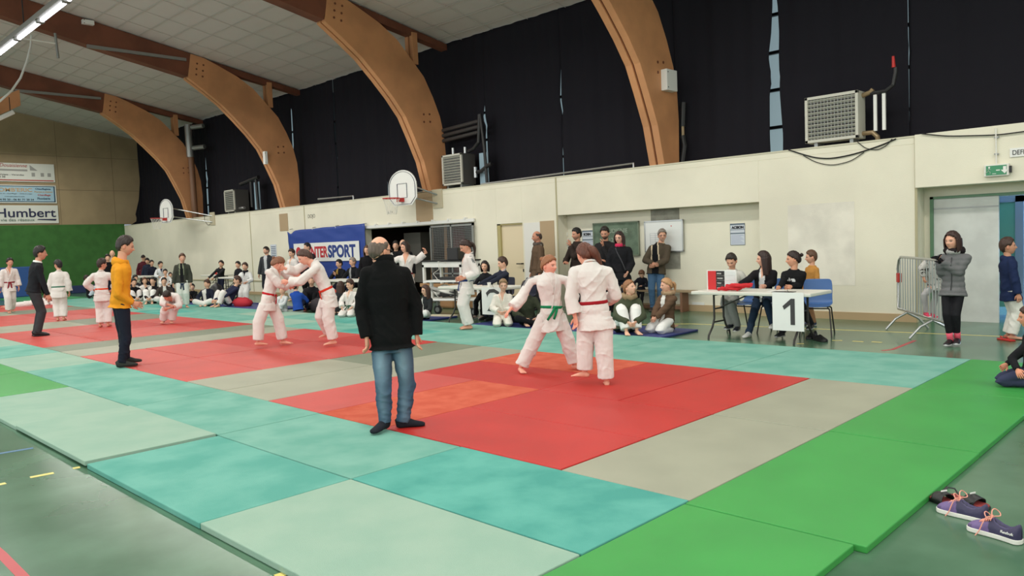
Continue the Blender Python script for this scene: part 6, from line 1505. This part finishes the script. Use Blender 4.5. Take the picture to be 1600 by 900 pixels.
P2('person in black jacket and white trousers sitting by the back wall behind the mats', (141, 466), (138, 430), 95, pose='kneesup', J_=('jacket', (30, 28, 32)), T_=('gi', (214, 218, 230)), hair=('thick', (52, 36, 32)))
P2('bald person standing far behind the man in yellow', (None, 6.6, FZ), (175, 391), 180, J_=('jacket', (170, 160, 150)), T_=('jeans', NV), shoe=('shoe', BK), hair=('bald', (150, 120, 100)))
P2('dark-haired person standing far behind, left of the bald one', (None, 5.8, FZ), (168, 398), 180, J_=('jacket', BK), T_=('jeans', NV), shoe=('shoe', BK), hair=('thick', (30, 24, 24)))
P2('boy in navy jacket over white judo suit sitting cross-legged', (322, 478), (322, 438), 195, pose='cross', J_=('jacket', (36, 40, 56)), T_=('gi', (228, 226, 220)), inner=(228, 226, 220), open=(.0, .02, .04, .045), hair=('thick', (70, 46, 36)), look=235)
P2('youth in black hoodie bending over the far folding table', (None, 8.55, FZ), (344, 408), 215, lean=38, J_=('sweater', (40, 40, 44)), T_=('jeans', NV), shoe=('shoe', BK), hair=('thick', (40, 30, 28)), hands=((-.06, .42, .52), (.10, .40, .52)), extra=(('hood', (40, 40, 44)),))
P2('dark-haired boy behind the child in white with a black scarf', (None, 8.4, FZ), (371, 409), 230, J_=('jacket', (32, 32, 38)), T_=('jeans', NV), shoe=('shoe', BK), hair=('thick', (32, 26, 26)))
P2('child in white judo jacket with a black scarf draped over it', (None, 7.0, FZ), (382, 411), 200, pose='sit', seat=.50, J_=('gi', (226, 226, 224)), T_=('gi', (222, 222, 220)), inner=(30, 32, 38), hair=('thick', (66, 46, 38)), look=215, extra=(('scarf', (30, 32, 38)),))
P2('child in navy top with one white knee up, beside the red bag', (357, 478), (367, 433), 235, pose='kneesup', J_=('sweater', (40, 42, 66)), T_=('gi', (226, 220, 216)), hair=('thick', (72, 48, 38)), look=270)
P2('man in dark hooded jacket with white shirt standing by the wall seam', (None, 8.9, FZ), (415, 386), 200, J_=('jacket', (58, 60, 64)), T_=('jeans', (40, 42, 50)), shoe=('shoe', BK), inner=(200, 202, 204), open=(.0, .02, .03, .035), hair=('short', (38, 32, 30)), beard=(.06, .05, .05, .5), look=235, extra=(('hood', (66, 68, 72)),))
P2('dark-haired child in white judo suit standing before the banner', (None, 8.4, FZ), (455, 390), 230, J_=('gi', WG), T_=('gi', WG), hair=('curly', (60, 42, 38)), lod=1)
P2('man in dark jacket standing behind the right fighter before the banner', (None, 8.8, FZ), (479, 380), 215, J_=('jacket', (52, 40, 46)), T_=('jeans', BK), shoe=('shoe', BK), hair=('short', (28, 24, 26)), look=250, fat=1.1)
P2('child in pale judo suit sitting on the floor behind the left fighter', (444, 486), (440, 448), 215, pose='kneesup', J_=('gi', (210, 214, 214)), T_=('gi', (200, 204, 206)), hair=('short', (110, 74, 56)))
P2('child in bright blue jacket crouching between the two fighters', (466, 487), (462, 440), 30, pose='kneesup', J_=('coat', (36, 74, 160)), T_=('jeans', (28, 32, 52)), shoe=('shoe', BK), hair=('thick', (44, 32, 32)), hem=-.05)
P2('dark-clothed person sitting behind the right fighter', (None, 6.9, FZ), (486, 432), 190, pose='kneesup', J_=('jacket', (30, 28, 32)), T_=('jeans', BK), shoe=('shoe', (150, 70, 60)), hair=('thick', (34, 28, 28)))
P2('seated man in black jacket leaning his chin on his hand before the banner', (None, 8.45, FZ), (529, 406), 215, pose='sit', J_=('jacket', (28, 28, 32)), T_=('jeans', NV), shoe=('shoe', BK), hair=('short', (30, 26, 26)), look=240, lod=1, inner=(150, 120, 60), open=(0, 0, .02, .03), hands=((-.02, .17, .60), (.12, .30, .42)), epole=((-.5, -.1, -1), (1, -.6, -.4)), hdir=((0, 0, 1), None))
P2('seated grey-haired man in black jacket before the banner', (None, 8.45, FZ), (550, 403), 220, pose='sit', J_=('jacket', (30, 30, 34)), T_=('jeans', NV), shoe=('shoe', BK), hair=('short', (150, 138, 128)), look=240, lod=1, inner=(150, 150, 150), open=(0, .01, .02, .02))
P2('girl in white judo suit with green belt kneeling at the mat edge', (546, 494), (546, 438), 200, pose='kneel', J_=('gi', WG), T_=('gi', WG), belt=(40, 84, 64), hair=('curly', (66, 44, 38)), look=235, lod=1, hands=((-.09, .12, .16), (.09, .12, .16)))
P2('child in grey and black jacket kneeling beside the green-belted girl', (531, 492), (532, 440), 30, pose='kneel', J_=('coat', (44, 44, 46)), T_=('jeans', BK), hair=('long', (60, 40, 34)), fem=1, lod=1, hem=-.14)
P2('person with long brown hair just left of the balding man', (None, 8.5, FZ), (573, 384), 200, J_=('jacket', BK), T_=('jeans', BK), shoe=('shoe', BK), hair=('long', (86, 62, 46)), fem=1, lod=1)
# ---- centre, behind the mats
person('girl in white judo suit with dark red belt raising one arm', (None, 6.8, 0), (632, 378), 190, J_=('gi', WG), T_=('gi', WG), belt=(140, 34, 44), hair=('long', (50, 36, 32)), longz=-.1, skin=(224, 168, 142), fem=1, look=235,
       pix_={'wril': (666, 394, 0), 'elbl': (650, 408, 0), 'wrir': (606, 392, 0), 'elbr': (612, 410, 0)}, hdir=((.4, .3, .5), (-.2, 0, 1)))
person('man with dark hair seen in the storage opening', (None, 9.2, FZ), (618, 377), 190, J_=('jacket', BK), T_=('jeans', BK), shoe=('shoe', BK), hair=('short', (30, 26, 26)))
person('older man seen in the storage opening right behind the arm-raising girl', (None, 8.8, FZ), (629, 374), 190, J_=('jacket', BK), T_=('jeans', BK), shoe=('shoe', BK), hair=('bald', (110, 96, 88)))
person('girl with glasses and dark jacket sitting on a blue mat by the trolley', (664, 498), (664, 446), 215, pose='cross', J_=('jacket', (44, 46, 48)), T_=('gi', (220, 218, 216)), inner=(206, 206, 200), open=(.0, .02, .035, .03), hair=('long', (74, 52, 44)), longz=-.2, fem=1, look=240, extra=(('glasses',),), lod=1)
person('girl in white judo suit with blue belt, hand on hip, looking down', (733, 514), (722, 376), 262, J_=('gi', WG), T_=('gi', WG), belt=(34, 60, 122), hair=('pony', (52, 34, 30)), skin=(218, 158, 132), fem=1, look=258, hpitch=-28, fdir=((.1, 1, 0), (-.1, 1, 0)), extra=(('shoulderstripe', (90, 96, 104)),),
       hands=((-.105, .05, .575), (.12, .06, .575)), epole=((-.25, -1, 0), (.5, -1, 0)), belts=.02, hdir=((.3, 1, 0), None), palm=((1, 0, 0), None), lod=1, rear=[(0, -.105, .02), (0, -.135, -.02), (0, -.13, -.10), (0, -.09, -.17), (0, -.05, -.23)], tend=.93)
person('dark-haired person in black seen from behind at the middle table', (None, 7.35, FZ), (757, 408), 215, pose='sit', J_=('sweater', (28, 28, 32)), T_=('jeans', BK), shoe=('shoe', (170, 150, 140), (220, 220, 220)), hair=('long', (36, 28, 28)), longz=-.12, fem=1, look=200, lod=1)
person('young man in navy sweater leaning on the middle table', (None, 7.25, FZ), (783, 403), 240, pose='sit', lean=24, J_=('sweater', (40, 44, 58)), T_=('jeans', NV), shoe=('shoe', BK), hair=('short', (66, 46, 38)), look=262, hpitch=-14, extra=(('collar', (190, 180, 180)),), hands=((-.05, .34, .47), (.10, .34, .47)), lod=1)
person('fair-haired child in white judo suit kneeling before the number 2 sign', (785, 508), (786, 437), 178, pose='kneel', J_=('gi', (236, 230, 220)), T_=('gi', (236, 230, 220)), hair=('short', (150, 122, 92)), skin=(228, 180, 156), hands=((-.035, .13, .20), (.035, .13, .20)), lod=1)
person('dark-clothed person sitting on the blue mat behind the green-belted girl', (825, 508), (822, 440), 170, pose='cross', J_=('jacket', (58, 62, 48)), T_=('jeans', (26, 26, 30)), hair=('thick', (44, 34, 32)), lod=1)
person('bald man in brown checked coat and scarf leaning on the wall corner', (None, 9.05, FZ), (838, 361), 250, J_=('coat', (98, 78, 62)), T_=('jeans', (50, 50, 56)), shoe=('shoe', BK), hair=('bald', (70, 56, 50)), skin=(200, 138, 112), look=262, extra=(('scarf', (92, 82, 76)), ('hood', (120, 118, 114)), ('zipper', (60, 50, 44))), beard=(.2, .12, .1, .3), lod=1, hem=-.2)
person('dark-haired man in brown leather jacket with a hand at his mouth', (None, 9.45, FZ), (900, 357), 225, J_=('jacket', (56, 46, 42)), T_=('jeans', (34, 34, 40)), shoe=('shoe', BK), hair=('short', (30, 26, 26)), skin=(206, 150, 124), look=240, hands=((.0, .115, .80), (.06, .15, .60)), epole=((-.5, -.1, -1), (.6, -.5, -.3)), hdir=((0, -.1, 1), (-1, .3, 0)), beard=(.08, .06, .05, .5), lod=1)
person('bearded man in black top holding his chin, before the chalkboard', (None, 9.3, FZ), (944, 355), 195, J_=('sweater', (42, 40, 42)), T_=('jeans', (34, 34, 40)), shoe=('shoe', BK), hair=('short', (38, 30, 28)), skin=(206, 150, 124), hands=((-.01, .115, .79), (.02, .15, .62)), epole=((-.5, -.1, -1), (.6, -.5, -.3)), hdir=((0, -.1, 1), (-1, .3, 0)), beard=(.05, .04, .04, .9), hpitch=-16, lod=1)
person('woman in black coat with a bright pink scarf and glasses', (None, 8.9, FZ), (967, 362), 185, J_=('coat', (30, 30, 34)), T_=('jeans', (36, 38, 50)), shoe=('shoe', BK), hair=('long', (52, 36, 34)), longz=-.19, skin=(228, 176, 154), fem=1, extra=(('scarf', (206, 54, 92)), ('glasses',), ('bagstrap', (70, 70, 74))), look=205, lod=1, fat=1.12, hem=-.12, hands=((-.10, .12, .52), (.10, .12, .52)))
person('child in dark jacket slumped on the bench beside the woman in black', (None, 9.75, FZ), (1001, 424), 200, pose='sit', seat=.42, lean=30, J_=('jacket', (34, 34, 44)), T_=('jeans', BK), shoe=('shoe', BK), hair=('thick', (110, 74, 52)), hpitch=-40, lod=1)
person('grey-haired man with moustache in open brown jacket, hands folded', (1027, 486), (1034, 359), 188, J_=('jacket', (84, 74, 62)), T_=('jeans', (74, 104, 136)), shoe=('shoe', (60, 50, 46)), hair=('short', (136, 126, 118)), skin=(214, 160, 134), inner=(24, 24, 27), open=(.035, .045, .04, .03), lining=(226, 206, 176), gz=FZ,
       extra=(('collar', (226, 206, 176)), ('glasses',)), hands=((-.015, .15, .585), (.015, .15, .60)), epole=((-1, -.5, -.2), (1, -.5, -.2)), beard=(.35, .3, .28, .35), lod=1, fat=1.08, look=172)
person('girl in olive parka hugging her knees, looking up to the right', (977, 519), (981, 449), 165, pose='kneesup', J_=('coat', (74, 80, 62)), T_=('gi', (236, 234, 232)), hair=('bun', (150, 104, 72)), skin=(232, 182, 156), fem=1, look=125, hpitch=12, extra=(('fur', (150, 128, 100)),), hem=-.08, lod=1, H=1.52)
person('blond girl in brown parka with fur trim kneeling on the blue mat', (1040, 518), (1040, 435), 222, pose='kneel', J_=('coat', (96, 74, 58)), T_=('gi', (236, 234, 232)), inner=(232, 230, 226), open=(.0, .02, .035, .032), hair=('pony', (184, 140, 100)), skin=(230, 176, 150), fem=1, look=250, extra=(('fur', (168, 140, 112)),), hem=-.13, hands=((-.02, .19, .19), (.02, .19, .19)), lod=1, quilt=1, gz=0)
# ---- the scorers' table
person('boy in grey and white top behind the scoreboard looking down', (None, 7.42, FZ), (1140, 398), 205, pose='sit', lean=12, J_=('sweater', (206, 204, 196)), T_=('suit', (150, 152, 148)), shoe=('shoe', (34, 36, 46), (200, 200, 200)), hair=('short', (44, 36, 32)), skin=(216, 164, 136), hpitch=-28, look=200, lod=1,
       pix_={'wril': (1150, 452, -.2), 'wrir': (1122, 450, -.2), 'ankl': (1153, 511, -.35), 'ankr': (1142, 508, -.35)})
person('dark-haired girl in black blazer and white shirt at table 1', (None, 7.42, FZ), (1191, 393), 200, pose='sit', lean=8, J_=('jacket', (30, 28, 32)), T_=('jeans', (44, 60, 82)), shoe=('sock', (228, 226, 222)), inner=(230, 230, 230), open=(.0, .012, .03, .035), neckskin=1, hair=('long', (50, 34, 32)), longz=-.26, skin=(226, 174, 148), fem=1, look=262,
       hem=-.05, lod=1, pix_={'wril': (1196, 447, -.30), 'elbl': (1208, 442, -.1), 'wrir': (1154, 446, -.30), 'elbr': (1170, 437, -.2), 'ankl': (1208, 507, -.40), 'ankr': (1170, 521, -.50)}, hdir=((.3, 1, 0), (.2, 1, 0)))
person('girl in black sweatshirt with white print and a hair bun, writing at table 1', (None, 7.36, FZ), (1237, 393), 205, pose='sit', lean=14, J_=('sweater', (24, 24, 26)), T_=('jeans', (30, 30, 34)), shoe=('shoe', (30, 30, 34), (160, 160, 160)), hair=('bun', (42, 30, 28)), skin=(214, 158, 128), fem=1, look=262, print=(230, 230, 230), hem=-.06, lod=1,
       rear=[(0, -.095, .04), (0, -.125, .055), (0, -.15, .06)], pix_={'wril': (1236, 448, -.32), 'elbl': (1250, 446, -.1), 'wrir': (1218, 449, -.32), 'elbr': (1224, 438, -.2), 'ankl': (1268, 508, -.25), 'ankr': (1222, 520, -.4)}, hdir=((.2, 1, 0), (.2, 1, 0)), fat=1.05)
person('small boy in mustard sweater standing behind the scorers', (None, 8.6, FZ), (1266, 392), 235, J_=('sweater', (190, 136, 70)), T_=('suit', (150, 112, 84)), shoe=('shoe', (60, 70, 100), (190, 190, 190)), hair=('short', (96, 68, 50)), skin=(220, 166, 138), look=262, lod=1)
# ---- right side
person('girl in grey quilted jacket with black fur hood, pink socks and black sneakers', (1490, 540), (1487, 362), 192, J_=('coat', (108, 108, 110)), T_=('slim', (30, 30, 34)), shoe=('shoe', (28, 28, 32), (196, 196, 198)), hair=('long', (58, 38, 34)), longz=-.15, skin=(222, 168, 142), fem=1, look=212, gz=FZ, quilt=1, hem=-.085, fat=.88, glove=(26, 24, 28),
       extra=(('scarf', (170, 168, 166)), ('fur', (36, 30, 32)), ('zipper', (70, 70, 72)), ('ankle_socks', (226, 96, 116))), pix_={'wrir': (1468, 410, -.1), 'elbr': (1472, 428, 0), 'wril': (1472, 408, -.12), 'elbl': (1497, 425, -.08), 'ankl': (1496, 530, 0), 'ankr': (1485, 532, -.06)}, lod=1, tend=.74)
person('child in leopard-print jacket and pink shoes climbing on the barrier', (1452, 498), (1455, 400), 150, H=1.15, noshear=1, J_=('jacket', (200, 198, 194)), pattern='leopard', T_=('slim', (170, 168, 168)), shoe=('shoe', (206, 60, 90), (230, 220, 220)), hair=('thick', (60, 44, 40)), skin=(220, 166, 140), gz=.24, lean=35, lod=1,
       pix_={'P': (1462, 446, .35), 'N': (1454, 410, .30), 'C': (1472, 412, .42), 'shor': (1447, 411, .25), 'shol': (1462, 411, .3), 'elbr': (1440, 419, .2), 'wrir': (1443, 433, .2), 'wril': (1470, 430, .35), 'elbl': (1468, 428, .3), 'kner': (1444, 461, .15), 'ankr': (1447, 490, .2), 'knel': (1460, 470, .4), 'ankl': (1456, 492, .35)})
person('boy in dark blue hooded coat and white judo trousers with red flip-flops', (1577, 530), (1575, 372), 72, J_=('coat', (32, 44, 78)), T_=('gi', (226, 224, 216)), hair=('short', (66, 46, 38)), skin=(206, 150, 122), look=82, extra=(('hood', (32, 44, 78)),), gz=FZ, hem=-.13, lod=1, hpitch=4, tend=.92, spread=.05)
person('child in black top and dark trousers kneeling at the right edge', (1606, 604), (1606, 478), 268, pose='kneel', J_=('sweater', (28, 28, 32)), T_=('jeans', (58, 62, 88)), hair=('pony', (66, 42, 34)), skin=(216, 150, 122), fem=1, look=262, lod=0, pix_={'elbl': (1581, 560, -.15), 'wril': (1590, 578, -.25)})
# flip-flops of the boy in blue
def slipper(loc, rz, m1, m2, lab):
    t = empty('flip_flop', loc, rz, lab, 'flip-flop'); pts = [(-.04, -.12), (.04, -.12), (.045, 0), (.05, .08), (.03, .14), (-.02, .145), (-.05, .08), (-.045, 0)]
    MB().prism(pts, 2, 0.0, .02).build('sole', m1, t, bevel=.004)
    MB().sweep([(-.045, .0, .02), (-.03, .06, .055), (0, .10, .03), (.03, .06, .055), (.045, .0, .02)], [(.008, .004)]*5, None, 6).build('strap', m2, t); return t
for q, r in (((1572, 532), .9), ((1586, 529), 1.2)):
    w_ = gp(*q, FZ); slipper((w_[0], w_[1], FZ+.001), r, M_RED, M_RED, 'red flip-flop on the %s foot of the boy in the blue coat' % ('left-hand' if q[0] == 1572 else 'right-hand'))
# belongings
lump('red_bag', tuple(gp(380, 480, FZ)), (.85, .45, .34), mat('bag_red', (176, 28, 44), .8), 'crumpled red bag on the floor before the child with the black scarf', 'bag', 3)
lump('black_bag', (-19.2, 6.5, FZ), (.5, .5, .8), M_BLACK, 'black bag standing behind the youth in the olive hoodie', 'bag', 5)
lump('coat_heap', (-13.5, 6.6, FZ), (1.1, .5, .42), mat('coat_dark', (48, 40, 44), .9), 'heap of dark coats behind the right fighter', 'coat heap', 6)
lump('orange_bag', (-12.9, 6.5, FZ), (.4, .35, .75), mat('bag_orange', (190, 64, 44), .8), 'red-orange bag beside the heap of coats', 'bag', 8)
lump('black_backpack', tuple(gp(812, 506, FZ)), (.45, .4, .62), mat('bag_black', (28, 28, 32), .8), 'black backpack between the kneeling child and the green-belted girl', 'bag', 9)
# shoes on the floor
def shoe_w(u, toe=.18, a=.185, heel=.12, b=.135):
    if u < toe: return a*math.sqrt(max(0, 1-((toe-u)/toe)**2.4))
    if u > 1-heel: return b*math.sqrt(max(0, 1-((u-1+heel)/heel)**2.4))
    q = (u-toe)/(1-heel-toe); return a+(b-a)*(3*q*q-2*q**3)+.012*math.sin(q*math.pi*1)*-1
def sneaker(loc, rz, L, up1, up2, sole, lace, lab, name='sneaker', flipx=1, laces=True):
    t = empty(name, loc, rz, lab, 'shoe'); nT, nP = 48, 30; v = []; c = []; f = []
    for i in range(nT+1):
        u = i/nT; y = L*(.5-u)
        w = L*max(.004, shoe_w(min(max(u, .0005), .9998))*.97)
        h = L*float(np.interp(u, [0, .02, .06, .14, .28, .42, .5, .62, .75, .88, .95, .985, 1], [.09, .13, .17, .215, .27, .345, .365, .31, .29, .34, .385, .37, .30]))
        off = L*.02*math.sin(u*3)*flipx
        for j in range(nP+1):
            a = math.pi*j/nP; x = w*math.cos(a)*(1-.22*math.sin(a)**1.5); z = .020+(h-.020)*math.sin(a)**.62
            op = max(0, 1-((u-.72)/.235)**2); inn = abs(a-math.pi/2) < .72*op**.5 if op > 0 else False
            col = up1 if u < .40+.06*math.cos(a)**2 else up2
            if .03 < u < .16 and z < h*.75: col = tuple(k*.6 for k in up1)
            if .30 < u < .5 and abs(a-math.pi/2) < .42: col = tuple(k*.7 for k in up1)
            if inn: z = max(.03, z-.075*min(1, op*2.2)); col = (.012, .012, .018)
            elif op > 0 and abs(a-math.pi/2) < .72*op**.5+.16: col = tuple(min(1, k*1.6) for k in up2)
            v.append((x+off, y, z)); c.append(col)
    for i in range(nT):
        for j in range(nP): a = i*(nP+1)+j; f.append((a, a+1, a+nP+2, a+nP+1))
    meshobj('upper', joined([(v, f, np.array(c))]), MLEATHER, t)
    mb = MB(); pts = []
    for s in (1, -1):
        us = np.linspace(.0, 1, 60); us = us if s == 1 else us[::-1]
        for u in us: pts.append((s*L*(shoe_w(u)+.006)+L*.02*math.sin(u*3)*flipx, L*(.507-u*1.014)))
    q = [pts[0]]
    for p in pts[1:]:
        if math.dist(p, q[-1]) > .0015: q.append(p)
    mb.prism(q, 2, .0015, .026); mb.build('sole', sole, t, bevel=.004)
    if laces:
        def smo(P, n=18):
            P = np.array(P, float); m = len(P); tt = np.linspace(0, m-1, n); Q = np.stack([np.interp(tt, range(m), P[:, a]) for a in range(3)], 1)
            for _ in range(4): Q[1:-1] = (Q[:-2]+2*Q[1:-1]+Q[2:])/4
            return Q
        for k in range(5):
            y = L*(.5-(.27+.042*k)); z = L*(.275+.021*k)
            for s in (-1, 1):
                Q = smo([(-s*.024, y, z-.010), (0, y-.004, z+.004), (s*.024, y-.010, z-.010)], 9); MB().sweep(Q, [.0028]*9, None, 6).build('lace', lace, t)
        y = L*.05; z = L*.375
        for s in (-1, 1):
            Q = smo([(0, y, z), (s*.018, y+.012, z+.026), (s*.045, y+.012, z+.032), (s*.062, y-.005, z+.012), (s*.045, y-.02, z-.002), (s*.015, y-.01, z+.002), (0, y, z)], 26); MB().sweep(Q, [.0028]*26, None, 6).build('lace_loop', lace, t)
            Q = smo([(0, y, z), (s*.03, y+.012, z+.002), (s*.054, y+.02, z-.04), (s*.062, y+.026, .03), (s*.075, y+.04, .004)], 20); MB().sweep(Q, [.0028]*20, None, 6).build('lace_end', lace, t)
    return t
PU1 = tuple(lin((112, 92, 142))); PU2 = tuple(lin((58, 54, 84)))
M_SOLE = mat('sole_white', (228, 226, 218), .6); M_LACE = mat('lace_pink', (232, 158, 140), .7)
def shoe_at(toe, heel, z=FZ):
    a = gp(*toe, z); b = gp(*heel, z); c_ = (a+b)/2; d = a-b; return (c_[0], c_[1], z), math.atan2(-d[0], d[1]), np.linalg.norm(d[:2])
l, r, L_ = shoe_at((1516, 826), (1594, 851)); s1 = sneaker(l, r, .265, PU1, PU2, M_SOLE, M_LACE, 'purple running shoe with pink laces, nearest the viewer')
tx = text_mesh('lettering', 'Reebok', .019, M_WHITE, s1, (.0, 0, 0), (0, 0, 0), sx=1.05)
tx.rotation_euler = (math.radians(80), 0, math.radians(-88)); tx.location = (-.0405, -.052, .046)
l, r, L_ = shoe_at((1464, 796), (1546, 818)); sneaker(l, r, .265, PU1, PU2, M_SOLE, M_LACE, 'purple running shoe with pink laces, the farther one of the pair', flipx=-1)
for i, (q, w_) in enumerate((((1482, 790), 'left'), ((1512, 788), 'right'))):
    a = gp(*q, FZ)
    t = empty('sandal', (a[0], a[1], FZ+.001), (1.0, -2.0)[i], 'black sandal with a red insole behind the purple shoes, %s one' % w_, 'sandal')
    pts = [(sg*.25*shoe_w(u, .2, .19, .15, .15), .13-.26*u) for sg, us in ((1, np.linspace(0, 1, 24)), (-1, np.linspace(1, 0, 24)[1:-1])) for u in us]
    MB().prism(pts, 2, 0.0, .018).build('sole', M_BLACK, t, bevel=.004); MB().prism([(a*.93, b*.96) for a, b in pts], 2, .018, .024).build('insole', mat('insole_red', (140, 50, 50), .7), t, bevel=.002)
    v = []; f = []; nn = 16
    for k in range(7):
        yy = -.005+.075*k/6
        for j in range(nn+1): a = math.pi*j/nn; v.append(((.050+.004*k/6)*math.cos(a), yy+.012*math.sin(a), .014+(.056-.012*abs(k-2)/4)*math.sin(a)**.8))
    for k in range(6):
        for j in range(nn): a = k*(nn+1)+j; f.append((a, a+1, a+nn+2, a+nn+1))
    mb = MB(); mb.add(v, f); o = mb.build('strap', M_BLACK, t, smooth=True); o.modifiers.new('t', 'SOLIDIFY').thickness = .005
    MB().sweep([(-.042, -.09, .02), (-.040, -.115, .05), (0, -.132, .06), (.040, -.115, .05), (.042, -.09, .02)], [(.004, .010)]*5, [(0, 0, 1)]*5, 8).build('heel_strap', M_BLACK, t)
    MB().box(-.02, .02, .03, .034, .070, .078).build('label', M_WHITE, t)
for i, (toe, heel) in enumerate((((1292, 535), (1272, 531)), ((1262, 531), (1276, 527)))):
    l, r, L_ = shoe_at(toe, heel); sneaker(l, r, .27, tuple(lin((26, 24, 26))), tuple(lin((24, 22, 26))), M_BLACK, M_BLACK, 'black leather shoe on the floor below the right end of table 1, %s one' % ('right', 'left')[i], name='shoe', laces=False)
